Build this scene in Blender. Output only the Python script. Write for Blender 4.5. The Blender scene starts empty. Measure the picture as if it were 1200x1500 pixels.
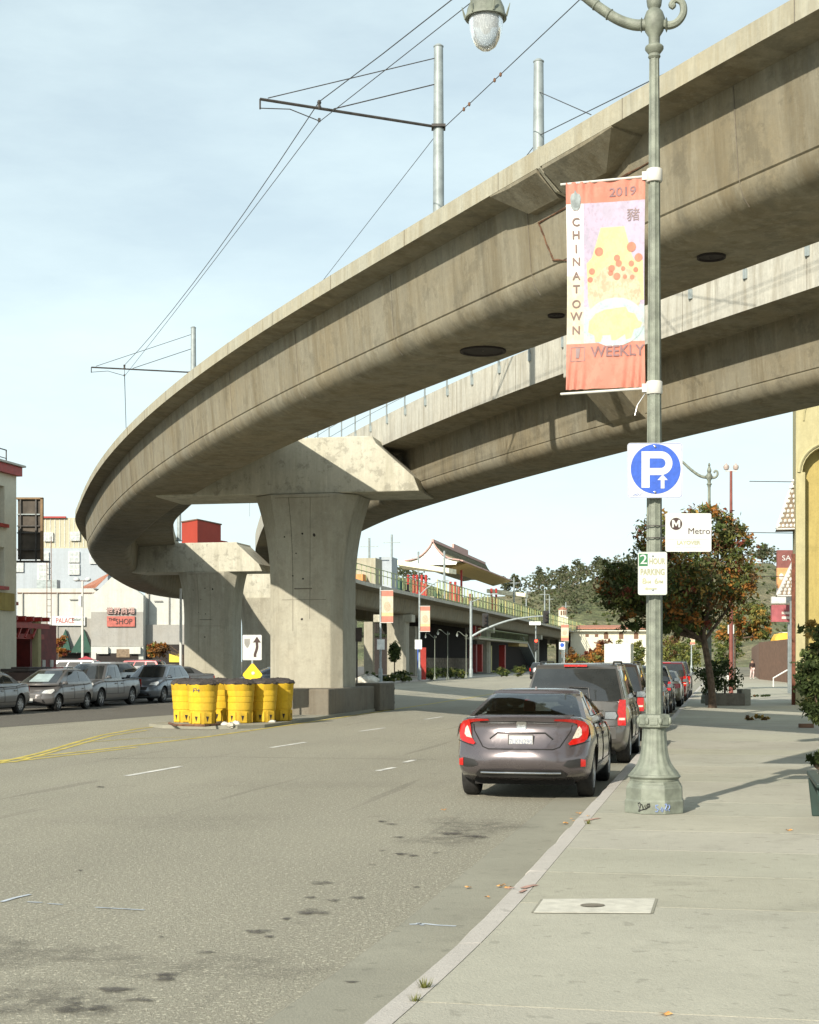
import bpy, bmesh, math, random
from mathutils import Vector as V, Matrix
random.seed(7)
PI = math.pi
F, CX, HY, CZ = 2200.0, 600.0, 968.0, 1.81      # lens in photo pixels, centre column, horizon row, eye height
KERB = .17
scene = bpy.context.scene
COL = scene.collection

def P(px, py, d): return V(((px-CX)/F*d, d, CZ+(HY-py)/F*d))
def G(px, py, z=0.): 
    d = F*(CZ-z)/(py-HY)
    return V(((px-CX)/F*d, d, z))
U = V((.2045, .9789, 0)).normalized(); N = V((-U.y, U.x, 0))     # along the street / towards the road
K0 = V((0, 7.44, 0))
STREET = math.atan2(-U.x, U.y)                                   # rz that turns +Y onto U
def S(s, l, z=0.): 
    b = 0.
    if s < 3.5:                                                 # the kerb bends slightly outwards near the viewer
        q = max(s,-6.); b = .0066*(3.5-q)**2+(.125*(q-s))
    p = K0+U*s+N*(l+b); p.z = z
    return p

# ---------------------------------------------------------------- mesh builder
class MB:
    def __init__(self): self.v=[]; self.f=[]; self.m=[]; self.s=[]; self.c=None
    def vert(self, p): self.v.append(V(p)); return len(self.v)-1
    def face(self, idx, mat=0, smooth=False): self.f.append(tuple(idx)); self.m.append(mat); self.s.append(smooth)
    def poly(self, pts, mat=0, smooth=False): self.face([self.vert(p) for p in pts], mat, smooth)
    def box(self, c, s, mat=0, rz=0., M=None, taper=1.):
        c=V(c); hx,hy,hz=s[0]/2,s[1]/2,s[2]/2
        R=M if M is not None else Matrix.Rotation(rz,3,'Z')
        i=len(self.v)
        for z,t in ((-hz,1.),(hz,taper)):
            for x,y in ((-hx,-hy),(hx,-hy),(hx,hy),(-hx,hy)):
                self.v.append(c+R@V((x*t,y*t,z)))
        for q in ((0,3,2,1),(4,5,6,7),(0,1,5,4),(1,2,6,5),(2,3,7,6),(3,0,4,7)): self.face([i+k for k in q],mat)
        return self
    def bar(self, a, b, w, h, mat=0):
        a=V(a); b=V(b); d=(b-a); L=d.length
        if L<1e-6: return self
        z=d.normalized(); up=V((0,0,1)) if abs(z.z)<.99 else V((0,1,0))
        x=z.cross(up).normalized(); y=x.cross(z)
        self.box((a+b)/2,(w,h,L),mat,M=Matrix((x,-y,z)).transposed() if False else Matrix((x,y,z)).transposed())
        return self
    def ring(self, pts): 
        i=len(self.v); self.v.extend(V(p) for p in pts); return list(range(i,i+len(pts)))
    def bridge(self, A, B, mat=0, smooth=True, closed=True):
        n=len(A)
        for k in range(n if closed else n-1):
            j=(k+1)%n; self.face((A[k],A[j],B[j],B[k]),mat,smooth)
    def loft(self, rings, mat=0, smooth=True, closed=True, cap0=True, cap1=True, capm=None):
        R=[self.ring(r) for r in rings]
        for a,b in zip(R,R[1:]): self.bridge(a,b,mat,smooth,closed)
        cm=mat if capm is None else capm
        if closed and cap0: self.face(R[0][::-1],cm)
        if closed and cap1: self.face(R[-1],cm)
        return self
    def lathe(self, prof, n=16, c=(0,0,0), axis='Z', mat=0, smooth=True, phase=0., cap=True, R=None):
        c=V(c); rings=[]
        for r,z in prof:
            ring=[]
            for k in range(n):
                a=2*PI*k/n+phase; p=V((r*math.cos(a),r*math.sin(a),z))
                if axis=='X': p=V((p.z,p.x,p.y))
                if axis=='Y': p=V((p.x,-p.z,p.y))
                if R is not None: p=R@p
                ring.append(c+p)
            rings.append(ring)
        return self.loft(rings,mat,smooth,True,cap,cap)
    def tube(self, path, r, n=6, mat=0, smooth=True, cap=True):
        path=[V(p) for p in path]; m=len(path)
        rad=r if isinstance(r,(list,tuple)) else [r]*m
        t0=(path[1]-path[0]).normalized(); ref=V((0,0,1)) if abs(t0.z)<.9 else V((1,0,0))
        x=t0.cross(ref).normalized(); rings=[]
        for i,p in enumerate(path):
            t=(path[min(i+1,m-1)]-path[max(i-1,0)]).normalized()
            x=(x-t*x.dot(t)).normalized(); y=t.cross(x)
            rings.append([p+(x*math.cos(2*PI*k/n)+y*math.sin(2*PI*k/n))*rad[i] for k in range(n)])
        return self.loft(rings,mat,smooth,True,cap,cap)
    def prism(self, pts, dvec, mat=0, smooth=False):
        d=V(dvec); a=self.ring(pts); b=self.ring([V(p)+d for p in pts])
        self.face(a[::-1],mat); self.face(b,mat); self.bridge(a,b,mat,smooth); return self
    def grid(self, fn, nu, nv, mat=0, smooth=True, flip=False):
        I=[[self.vert(fn(i/nu,j/nv)) for j in range(nv+1)] for i in range(nu+1)]
        for i in range(nu):
            for j in range(nv):
                q=(I[i][j],I[i+1][j],I[i+1][j+1],I[i][j+1]); self.face(q[::-1] if flip else q,mat,smooth)
        return self
    def ball(self, c, r, n=10, m=6, mat=0):
        c=V(c); r=V(r) if not isinstance(r,(int,float)) else V((r,r,r))
        prof=[]
        rings=[[c+V((r.x*math.sin(PI*(j+.02)/(m+.04))*math.cos(2*PI*k/n), r.y*math.sin(PI*(j+.02)/(m+.04))*math.sin(2*PI*k/n), -r.z*math.cos(PI*(j+.02)/(m+.04)))) for k in range(n)] for j in range(m+1)]
        return self.loft(rings,mat,True)
    def text(self, s, size, M, mat=0, ext=.002, align='CENTER', sx=1., space=1., bold=0.):
        """lettering in the XZ plane facing -Y, then moved by M"""
        cu=bpy.data.curves.new('t','FONT'); cu.body=s; cu.size=size; cu.align_x=align; cu.align_y='CENTER'; cu.extrude=ext; cu.space_character=space; cu.offset=bold
        cu.resolution_u=3
        o=bpy.data.objects.new('t',cu); me=bpy.data.meshes.new_from_object(o)
        i=len(self.v)
        for q in me.vertices:
            c=q.co; self.v.append(M@V((c.x*sx,-c.z,c.y)))
        for p in me.polygons: self.face([i+k for k in p.vertices],mat)
        bpy.data.objects.remove(o); bpy.data.curves.remove(cu); bpy.data.meshes.remove(me)
        return self
    def mesh(self, name, mats, origin=None):
        me=bpy.data.meshes.new(name)
        o=V(origin) if origin is not None else V((0,0,0))
        me.from_pydata([tuple(p-o) for p in self.v],[],self.f)
        for m in (mats if isinstance(mats,(list,tuple)) else [mats]): me.materials.append(m)
        me.polygons.foreach_set('material_index',self.m); me.polygons.foreach_set('use_smooth',self.s)
        if self.c is not None:
            a=me.color_attributes.new('tint','FLOAT_COLOR','POINT')
            a.data.foreach_set('color',[x for c in self.c for x in c])
        me.validate(); me.update()
        if any(self.s): me.set_sharp_from_angle(angle=math.radians(38))
        return me

# ---------------------------------------------------------------- objects
def link(o, parent=None):
    COL.objects.link(o)
    if parent is not None: o.parent=parent
    return o
def tag(o, label=None, cat=None, group=None, kind=None):
    if label: o['label']=label
    if cat: o['category']=cat
    if group: o['group']=group
    if kind: o['kind']=kind
    return o
def thing(name, label, cat, loc=(0,0,0), rz=0., group=None):
    o=bpy.data.objects.new(name,None); o.empty_display_size=.2; o.location=loc; o.rotation_euler=(0,0,rz)
    link(o); return tag(o,label,cat,group)
def part(name, mb, mats, parent, world=None, bevel=0., label=None, autosmooth=False):
    """a mesh under a thing; world=root Empty when the builder used world coordinates"""
    org=None
    if world is not None: org=world.location
    me=mb.mesh(name,mats,org); o=bpy.data.objects.new(name,me); link(o,parent)
    if bevel:
        b=o.modifiers.new('bevel','BEVEL'); b.width=bevel; b.segments=2; b.limit_method='ANGLE'; b.angle_limit=math.radians(40)
    if label: o['label']=label
    return o
def single(name, mb, mats, label, cat, org=(0,0,0), group=None, bevel=0.):
    """a thing that is one mesh, its origin at org"""
    me=mb.mesh(name,mats,org); o=bpy.data.objects.new(name,me); o.location=org; link(o)
    if bevel:
        b=o.modifiers.new('bevel','BEVEL'); b.width=bevel; b.segments=2; b.limit_method='ANGLE'; b.angle_limit=math.radians(40)
    return tag(o,label,cat,group)
def struct(name, mb, mats, kind='structure'):
    o=bpy.data.objects.new(name,mb.mesh(name,mats)); link(o); o['kind']=kind; return o
def dup(o, parent=None, swap=None):
    """copy of a thing with its parts and sub-parts; swap = {old material: new material}"""
    c=o.copy(); COL.objects.link(c); c.parent=parent
    if swap and c.type=='MESH':
        for sl in c.material_slots:
            if sl.material in swap:
                m=swap[sl.material]; sl.link='OBJECT'; sl.material=m
    for ch in list(o.children): dup(ch,c,swap)
    return c
def place(o, loc, rz=0., label=None, scale=None, group=None):
    o.location=loc; o.rotation_euler=(0,0,rz)
    if scale: o.scale=(scale,)*3
    if label: o['label']=label
    if group: o['group']=group
    return o
def interp(x, pts):
    if x<=pts[0][0]: return pts[0][1]
    for (a,b),(c,d) in zip(pts,pts[1:]):
        if x<=c: return b+(d-b)*(x-a)/(c-a)
    return pts[-1][1]
def smooth_interp(x, pts):
    if x<=pts[0][0]: return pts[0][1]
    for (a,b),(c,d) in zip(pts,pts[1:]):
        if x<=c:
            t=(x-a)/(c-a); t=t*t*(3-2*t); return b+(d-b)*t
    return pts[-1][1]
def catmull(pts, n=8):
    out=[]; pts=[V(p) for p in pts]
    for i in range(len(pts)-1):
        p0=pts[max(i-1,0)]; p1=pts[i]; p2=pts[i+1]; p3=pts[min(i+2,len(pts)-1)]
        for k in range(n):
            t=k/n; out.append(.5*((2*p1)+(p2-p0)*t+(2*p0-5*p1+4*p2-p3)*t*t+(3*p1-p0-3*p2+p3)*t**3))
    out.append(pts[-1]); return out
# ---------------------------------------------------------------- materials
class NT:
    def __init__(self, name):
        self.m=bpy.data.materials.new(name); self.m.use_nodes=True; self.t=self.m.node_tree; self.b=self.t.nodes['Principled BSDF']; self.out=self.t.nodes['Material Output']
    def n(self, typ, **kw):
        x=self.t.nodes.new(typ)
        for k,v in kw.items(): setattr(x,k,v)
        return x
    def l(self, a, b): self.t.links.new(a,b)
    def coords(self, scale=(1,1,1), kind='Object'):
        tc=self.n('ShaderNodeTexCoord'); mp=self.n('ShaderNodeMapping'); self.l(tc.outputs[kind],mp.inputs['Vector'])
        mp.inputs['Scale'].default_value=scale; return mp.outputs['Vector']
    def noise(self, vec, scale, detail=4., rough=.55, lo=.35, hi=.65):
        t=self.n('ShaderNodeTexNoise'); self.l(vec,t.inputs['Vector']); t.inputs['Scale'].default_value=scale; t.inputs['Detail'].default_value=detail; t.inputs['Roughness'].default_value=rough
        r=self.n('ShaderNodeMapRange'); self.l(t.outputs['Fac'],r.inputs['Value']); r.inputs['From Min'].default_value=lo; r.inputs['From Max'].default_value=hi
        return r.outputs['Result']
    def mix(self, fac, a, b, mode='MIX'):
        x=self.n('ShaderNodeMix',data_type='RGBA',blend_type=mode)
        for sock,val in ((x.inputs['Factor'],fac),(x.inputs['A'],a),(x.inputs['B'],b)):
            pass
        f=x.inputs[0]; A=x.inputs[6]; B=x.inputs[7]
        for sock,val in ((f,fac),(A,a),(B,b)):
            if hasattr(val,'is_linked'): self.l(val,sock)
            elif isinstance(val,(tuple,list)): sock.default_value=tuple(val)+((1.,) if len(val)==3 else ())
            else: sock.default_value=val
        return x.outputs[2]
    def math(self, op, a, b=0.):
        x=self.n('ShaderNodeMath',operation=op)
        for sock,val in ((x.inputs[0],a),(x.inputs[1],b)):
            if hasattr(val,'is_linked'): self.l(val,sock)
            else: sock.default_value=val
        return x.outputs[0]
    def bump(self, h, strength=.3, dist=.02):
        x=self.n('ShaderNodeBump'); self.l(h,x.inputs['Height']); x.inputs['Strength'].default_value=strength; x.inputs['Distance'].default_value=dist
        self.l(x.outputs['Normal'],self.b.inputs['Normal'])
    def color(self, c):
        if hasattr(c,'is_linked'): self.l(c,self.b.inputs['Base Color'])
        else: self.b.inputs['Base Color'].default_value=tuple(c)+(1.,)
    def set(self, rough=None, metal=None, coat=None, spec=None):
        if rough is not None: self.b.inputs['Roughness'].default_value=rough
        if metal is not None: self.b.inputs['Metallic'].default_value=metal
        if coat is not None: self.b.inputs['Coat Weight'].default_value=coat; self.b.inputs['Coat Roughness'].default_value=.06
        if spec is not None: self.b.inputs['Specular IOR Level'].default_value=spec
def sc(c,k): return tuple(min(1.,x*k) for x in c)

def m_plain(name, c, rough=.6, metal=0., var=.18, scale=3., bump=0., coat=None):
    t=NT(name); v=t.coords()
    k=t.noise(v,scale,5.); t.color(t.mix(k,sc(c,1-var),sc(c,1+var))); t.set(rough,metal,coat)
    if bump: t.bump(t.noise(v,scale*12,3.),bump,.01)
    return t.m
def m_concrete(name, c, tint=(.42,.35,.24), streak=.45, patch=.5, blot=0., bump=.25, streakscale=1.1):
    t=NT(name); v=t.coords(); vs=t.coords((1,1,.09)); vh=t.coords((.12,.12,1.))
    big=t.noise(v,.5,6.,.65,.38,.62); fine=t.noise(v,11.,6.,.7,.3,.7); mid=t.noise(v,2.6,6.,.7,.36,.64); st=t.noise(vs,streakscale*1.6,6.,.7,.46,.64); st2=t.noise(vs,streakscale*5.,5.,.7,.52,.70); st3=t.noise(vs,streakscale*2.4,5.,.6,.55,.68)
    hz=t.noise(vh,1.3,4.,.6,.5,.7)
    col=t.mix(t.math('MULTIPLY',big,patch),c,sc(tint,.85*sum(c)/sum(tint)))
    col=t.mix(t.math('MULTIPLY',mid,.32),col,sc(c,.66))
    col=t.mix(t.math('MULTIPLY',st,streak*1.15),col,sc(tint,.5*sum(c)/sum(tint))); col=t.mix(t.math('MULTIPLY',st2,streak*.75),col,sc(c,1.42)); col=t.mix(t.math('MULTIPLY',st3,streak*.7),col,sc(c,.46))
    col=t.mix(t.math('MULTIPLY',hz,.16),col,sc(c,.62))
    if blot:
        bl=t.noise(v,1.9,7.,.75,.53,.60); col=t.mix(t.math('MULTIPLY',bl,blot),col,sc(c,.34))
    col=t.mix(t.math('MULTIPLY',fine,.34),col,sc(c,.56)); t.color(col); t.set(.92,spec=.25)
    t.bump(fine,bump,.015); return t.m
def m_asphalt(name='asphalt',c=(.335,.315,.247)):
    t=NT(name); v=t.coords(); vl=t.coords((1,1,1))
    speck=t.noise(v,70.,3.,.7,.38,.62); grit=t.noise(v,16.,5.,.7,.3,.7); big=t.noise(v,.14,4.,.55,.35,.65)
    # tyre-worn lanes run along the street
    mp=t.n('ShaderNodeMapping'); tc=t.n('ShaderNodeTexCoord'); t.l(tc.outputs['Object'],mp.inputs['Vector']); mp.inputs['Rotation'].default_value=(0,0,-STREET); 
    mp2=t.n('ShaderNodeMapping'); t.l(mp.outputs['Vector'],mp2.inputs['Vector']); mp2.inputs['Scale'].default_value=(1.,.035,1.)
    lane=t.noise(mp2.outputs['Vector'],.42,4.,.5,.38,.66)
    cracks=t.noise(v,.9,8.,.75,.60,.66)
    col=t.mix(big,sc(c,1.06),sc(c,.82)); col=t.mix(t.math('MULTIPLY',lane,.55),col,sc(c,.62)); col=t.mix(t.math('MULTIPLY',grit,.32),col,sc(c,.6))
    pale=t.noise(v,34.,2.,.5,.57,.66); dk=t.noise(v,27.,3.,.6,.60,.70); seam=t.noise(mp2.outputs['Vector'],2.3,3.,.5,.66,.70)
    col=t.mix(t.math('MULTIPLY',speck,.6),col,sc(c,1.5)); col=t.mix(t.math('MULTIPLY',pale,.8),col,sc(c,1.95)); col=t.mix(t.math('MULTIPLY',dk,.7),col,sc(c,.45)); col=t.mix(t.math('MULTIPLY',seam,.35),col,sc(c,.55)); col=t.mix(t.math('MULTIPLY',cracks,.3),col,sc(c,.6))
    t.color(col); t.set(.9,spec=.3); t.bump(speck,.8,.014); return t.m
def m_sidewalk(name='sidewalk_concrete', c=(.375,.36,.29)):
    t=NT(name); v=t.coords()
    speck=t.noise(v,55.,3.,.7,.35,.65); grit=t.noise(v,6.,6.,.65,.35,.68); big=t.noise(v,.45,5.,.6,.36,.66); spots=t.noise(v,7.,2.,.5,.66,.70)
    col=t.mix(big,sc(c,1.05),sc(c,.84)); col=t.mix(t.math('MULTIPLY',grit,.35),col,sc(c,.74)); col=t.mix(t.math('MULTIPLY',speck,.25),col,sc(c,1.25)); col=t.mix(t.math('MULTIPLY',spots,.45),col,sc(c,.55))
    at=t.n('ShaderNodeAttribute',attribute_name='tint') if name=='sidewalk_concrete' else None
    dk=t.noise(v,31.,3.,.6,.60,.70); stn=t.noise(v,1.3,7.,.75,.55,.68); col=t.mix(t.math('MULTIPLY',dk,.4),col,sc(c,.6)); col=t.mix(t.math('MULTIPLY',stn,.5),col,sc(c,.62))
    if at: col=t.mix(1.,col,at.outputs['Color'],'MULTIPLY')
    t.color(col); t.set(.9,spec=.3); t.bump(speck,.4,.008); return t.m
def m_leaf(name, rough=.65):
    t=NT(name); a=t.n('ShaderNodeAttribute',attribute_name='tint'); t.color(a.outputs['Color']); t.set(rough,spec=.25)
    # thin leaves let some light through
    tr=t.n('ShaderNodeBsdfTranslucent'); t.l(a.outputs['Color'],tr.inputs['Color']); mx=t.n('ShaderNodeMixShader'); mx.inputs[0].default_value=.25
    t.l(t.b.outputs[0],mx.inputs[1]); t.l(tr.outputs[0],mx.inputs[2]); t.l(mx.outputs[0],t.out.inputs['Surface']); return t.m
def m_carpaint(name, c, metal=.55, rough=.3):
    t=NT(name); v=t.coords(); f=t.noise(v,3.,5.,.6,.3,.7); fl=t.noise(v,700.,2.,.5,.4,.6)
    col=t.mix(f,sc(c,.93),sc(c,1.07)); col=t.mix(t.math('MULTIPLY',fl,.25),col,sc(c,1.35)); t.color(col)
    dz=t.noise(v,2.,4.,.6,.3,.7); r=t.n('ShaderNodeMapRange'); t.l(dz,r.inputs['Value']); r.inputs['To Min'].default_value=rough-.05; r.inputs['To Max'].default_value=rough+.1; t.l(r.outputs['Result'],t.b.inputs['Roughness'])
    t.set(None,metal,.8); return t.m
def m_glass_dark(name, c=(.02,.022,.022), rough=.04):
    t=NT(name); v=t.coords(); f=t.noise(v,2.,3.); t.color(t.mix(f,c,sc(c,1.6))); t.set(rough,0.,spec=.7); t.b.inputs['Coat Weight'].default_value=.4; return t.m
def m_emit(name, c, e): 
    t=NT(name); t.color(c); t.b.inputs['Emission Color'].default_value=tuple(c)+(1.,); t.b.inputs['Emission Strength'].default_value=e; return t.m

MT={}
def mats():
    M=MT
    M['asphalt']=m_asphalt(); M['asphalt_darker']=m_asphalt('asphalt_dark',(.145,.134,.112)); M['walk']=m_sidewalk(); M['gutter']=m_sidewalk('gutter_concrete',(.272,.262,.208)); M['kerb']=m_sidewalk('kerb_concrete',(.45,.42,.38))
    M['lot']=m_plain('lot_asphalt',(.10,.098,.09),.95,var=.3,scale=.6,bump=.3)
    M['earth']=m_plain('earth',(.16,.145,.10),.95,var=.35,scale=.05)
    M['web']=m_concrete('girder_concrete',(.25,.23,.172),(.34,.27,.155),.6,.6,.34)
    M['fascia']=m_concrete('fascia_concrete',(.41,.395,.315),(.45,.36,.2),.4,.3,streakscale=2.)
    M['cap']=m_concrete('cap_concrete',(.52,.50,.41),(.40,.37,.27),.45,.35,.5)
    M['pier']=m_concrete('pier_concrete',(.40,.38,.305),(.38,.33,.24),.35,.3,.2)
    M['plinth']=m_concrete('plinth_concrete',(.20,.185,.15),(.28,.22,.15),.4,.5,.3)
    M['parapet']=m_concrete('parapet_concrete',(.50,.49,.43),(.45,.4,.3),.6,.3,.15,streakscale=2.2)
    M['steel']=m_plain('galvanised_steel',(.27,.305,.305),.55,.2,.18,4.)
    M['dark_steel']=m_plain('dark_steel',(.06,.055,.05),.6,.3,.3,6.)
    M['rust']=m_plain('rust',(.13,.065,.035),.9,0.,.5,9.,.4)
    M['wire']=m_plain('wire',(.055,.055,.055),.6,.2)
    M['lamp_green']=m_plain('lamp_green_paint',(.178,.195,.155),.55,.0,.26,7.,.25)
    M['lens']=None
    M['white']=m_plain('white_paint',(.54,.53,.49),.5,0.,.05,4.); M['sign_white']=m_plain('sign_white',(.54,.55,.53),.4,0.,.07,5.)
    M['black']=m_plain('black_paint',(.02,.02,.02),.5); M['sign_blue']=m_plain('sign_blue',(.035,.10,.46),.4,0.,.12,18.); M['sign_green']=m_plain('sign_green',(.03,.16,.06),.4)
    M['sign_grey']=m_plain('sign_grey_text',(.25,.24,.22),.5); M['sign_olive']=m_plain('sign_faded_olive_text',(.33,.33,.22),.5); M['pale_text']=m_plain('sign_faded_text',(.50,.50,.43),.5)
    M['brown_black']=m_plain('sign_brown_black',(.05,.025,.02),.5)
    M['yellow']=m_concrete('yellow_plastic',(.72,.46,.025),(.50,.33,.07),.4,.5,.30,.05,2.5); M['sign_yellow']=m_plain('sign_yellow',(.85,.58,.02),.4,0.,.05)
    M['line_yellow']=m_plain('road_paint_yellow',(.50,.40,.08),.8,0.,.25,2.5); M['line_white']=m_plain('road_paint_white',(.62,.61,.56),.8,0.,.22,3.)
    M['bag']=m_plain('black_sandbag',(.055,.045,.04),.85,0.,.4,12.,.6)
    M['rubber']=m_plain('tyre_rubber',(.018,.017,.016),.8,0.,.3,20.,.3); M['trim']=m_plain('black_trim',(.02,.019,.018),.55); M['chrome']=m_plain('chrome',(.62,.62,.62),.18,.95,.05)
    M['alloy']=m_plain('alloy_wheel',(.38,.38,.38),.35,.8,.1); M['glass']=m_glass_dark('car_glass'); M['under']=m_plain('underbody',(.012,.011,.01),.9)
    M['tail_red']=m_plain('tail_lamp_red',(.42,.010,.006),.18,0.,.15,30.,coat=.6); M['tail_clear']=m_plain('tail_lamp_clear',(.62,.55,.45),.18,.2,.25,40.,coat=.6); M['head_clear']=m_plain('head_lamp_clear',(.70,.70,.68),.15,.3,.2,30.,coat=.6)
    M['plate']=m_plain('licence_plate',(.5,.5,.48),.4,0.,.04)
    M['interior']=m_plain('car_interior',(.035,.033,.032),.8,0.,.2,6.); M['bark']=m_plain('bark',(.11,.075,.05),.95,0.,.4,7.,.8); M['leaf']=m_leaf('leaves')
    M['red']=m_plain('red_paint',(.33,.022,.014),.5,0.,.15,4.); M['dark_red']=m_plain('dark_red_paint',(.16,.02,.018),.6,0.,.25,3.)
    M['cream']=m_concrete('cream_stucco',(.74,.72,.59),(.6,.5,.35),.18,.2,0,.15,1.); M['pale_wall']=m_concrete('pale_wall',(.56,.57,.53),(.5,.46,.38),.22,.2,0,.1,.7); M['grey_wall']=m_concrete('grey_wall',(.36,.355,.33),(.35,.3,.24),.25,.25,.1,.1,.7)
    M['tile_red']=m_plain('roof_tile_red',(.34,.15,.095),.8,0.,.2,3.); M['apt_tan']=m_concrete('apartment_tan',(.50,.47,.34),(.45,.4,.28),.2,.2,0,.1,.4); M['apt_blue']=m_concrete('apartment_blue',(.43,.475,.51),(.4,.42,.42),.2,.2,0,.1,.4)
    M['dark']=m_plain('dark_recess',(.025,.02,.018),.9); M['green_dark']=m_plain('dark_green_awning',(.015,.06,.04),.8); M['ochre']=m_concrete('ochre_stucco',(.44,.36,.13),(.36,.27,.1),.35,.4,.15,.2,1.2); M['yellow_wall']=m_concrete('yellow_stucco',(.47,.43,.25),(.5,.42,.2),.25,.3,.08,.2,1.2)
    M['brown_wall']=m_plain('brown_fence',(.17,.095,.06),.9,0.,.2,3.); M['wood']=m_plain('weathered_wood',(.20,.15,.10),.9,0.,.3,5.); M['bench_green']=m_plain('bench_green',(.014,.034,.027),.45,0.,.2,6.)
    M['rock']=m_plain('pale_rock',(.55,.52,.45),.95,0.,.25,3.,.6); M['canopy_pink']=m_plain('canopy_red_cloth',(.38,.05,.065),.8,0.,.1)
    M['window']=m_glass_dark('window_glass',(.05,.05,.045),.1); M['frame_white']=m_plain('window_frame_white',(.56,.56,.53),.6)
    M['rail_green']=m_plain('railing_green',(.24,.29,.13),.6,0.,.2,2.); M['rail_yellow']=m_plain('railing_yellow',(.40,.36,.13),.6,0.,.15,2.)
    M['roof_grey']=m_plain('pagoda_tiles',(.17,.16,.10),.85,0.,.25,6.,.4); M['pink_trim']=m_plain('pagoda_trim',(.50,.31,.27),.7,0.,.12); M['soffit_gold']=m_plain('soffit_gold',(.36,.26,.09),.7,0.,.15)
    M['stone']=m_plain('stone_wall',(.24,.20,.15),.95,0.,.4,2.5,.6); M['skin']=m_plain('skin',(.40,.24,.17),.6); M['bus_yellow']=m_plain('bus_yellow',(.75,.42,.03),.5)
    # clear lamp globe
    t=NT('lamp_globe_glass'); t.color((.86,.90,.92)); t.set(.16,0.); t.b.inputs['Transmission Weight'].default_value=.72; t.b.inputs['IOR'].default_value=1.25; M['lens']=t.m
    t=NT('banner_cloth'); v=t.coords(); f=t.noise(v,4.,4.); t.color(t.mix(f,(.66,.60,.58),(.74,.68,.65))); t.set(.75); M['cloth']=t.m
    t=NT('car_glass_clear'); gl=t.n('ShaderNodeBsdfGlossy'); gl.inputs['Roughness'].default_value=.03; trn=t.n('ShaderNodeBsdfTransparent'); trn.inputs['Color'].default_value=(.42,.47,.45,1); fr=t.n('ShaderNodeFresnel'); fr.inputs['IOR'].default_value=1.65; mx=t.n('ShaderNodeMixShader'); t.l(fr.outputs[0],mx.inputs[0]); t.l(trn.outputs[0],mx.inputs[1]); t.l(gl.outputs[0],mx.inputs[2]); t.l(mx.outputs[0],t.out.inputs['Surface']); M['clear']=t.m
mats()
# ---------------------------------------------------------------- ground, street, kerbs, markings
def strip(mb, pts, w, z, mat=0):
    """flat painted line through world points"""
    pts=[V(p) for p in pts]; L=[];R=[]
    for i,p in enumerate(pts):
        t=(pts[min(i+1,len(pts)-1)]-pts[max(i-1,0)]); t.z=0; t.normalize(); n=V((-t.y,t.x,0))*w/2
        a=p+n; b=p-n; a.z=b.z=z; L.append(a); R.append(b)
    for i in range(len(pts)-1): mb.poly([R[i],R[i+1],L[i+1],L[i]],mat)
def sheet(mb, s0,s1,l0,l1,z,mat=0,ns=1):
    cuts=sorted(set([s0+(s1-s0)*k/ns for k in range(ns+1)]+[c for c in (-12,-6,-4.5,-3,-2,-1,0,1,2,2.8,3.5) if s0<c<s1]))
    for a,b in zip(cuts,cuts[1:]):
        mb.poly([S(a,l0,z),S(b,l0,z),S(b,l1,z),S(a,l1,z)] if l1>l0 else [S(a,l1,z),S(b,l1,z),S(b,l0,z),S(a,l0,z)],mat)
FAR=24.4
g=MB(); g.poly([(-1800,-300,-.06),(1800,-300,-.06),(1800,2600,-.06),(-1800,2600,-.06)]); struct('ground',g,MT['earth'])
r=MB(); sheet(r,-22,420,.62,FAR,0.,ns=6); struct('road',r,MT['asphalt'])
r=MB(); r.poly([S(22,18.6,.004),S(60,14.2,.004),S(60,FAR,.004),S(-10,FAR,.004),S(-10,20.,.004)][::1]); struct('dark_road_patch',r,MT['asphalt_darker'])  # darker sheet over the far part of the road
r=MB(); sheet(r,-22,420,-.01,.64,.004,ns=8)
struct('gutter',r,MT['gutter'])
# kerb with a rounded arris and expansion cuts
k=MB(); kp=[(0,-.05),(.0,.09),(-.012,KERB-.03),(-.04,KERB-.004),(-.17,KERB),(-.17,-.05)]
for s0 in [-20+3.05*i for i in range(60)]:
    rj=random.Random(int(s0*10)+500); e=[(rj.uniform(-.008,.008),rj.uniform(-.003,.004)) for _ in range(7)]
    k.loft([[S(s0+.006+3.038*q/6,l+(e[q][0] if l>-.1 else 0),z+(e[q][1] if z>.05 and l>-.1 else 0)) for l,z in kp] for q in range(7)],0,False)
struct('kerb',k,MT['kerb'])
w=MB(); w.c=[]; rs=random.Random(17)
joints=[-20.]
while joints[-1]<150: joints.append(joints[-1]+rs.choice((1.52,1.52,3.05)))
for a,b in zip(joints,joints[1:]):
    for l0,l1 in ((-.1705,-4.6),(-4.606,-9.5)):
        k=rs.uniform(.95,1.03); n0=len(w.v)
        w.loft([[S(s,l,z) for l,z in ((l0-.001,-.05),(l0-.001,KERB-.004),(l0-.006,KERB),(l1+.006,KERB),(l1+.001,KERB-.004),(l1+.001,-.05))] for s in ([a+.007+(b-a-.014)*q/8 for q in range(9)] if a<4 else (a+.007,b-.007))],0,False)
        w.c+=[(k,k*rs.uniform(.99,1.01),k*rs.uniform(.97,1.02),1)]*(len(w.v)-n0)
sub=MB(); sheet(sub,-20,160,-9.5,-.17,KERB-.03); struct('sidewalk_base',sub,MT['plinth'])
struct('sidewalk',w,MT['walk'])
# far side
k=MB(); 
for s0 in [10+6*i for i in range(66)]:
    k.loft([[S(s0+.01,FAR-l,z) for l,z in kp][::-1],[S(s0+5.99,FAR-l,z) for l,z in kp][::-1]],0,False)
struct('kerb_far',k,MT['kerb'])
w=MB(); sheet(w,10,420,FAR+.16,FAR+3.4,KERB-.005); struct('sidewalk_far',w,MT['gutter'])
w=MB(); sheet(w,10,420,FAR+3.4,160,.10); struct('parking_lot',w,MT['lot'])
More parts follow.
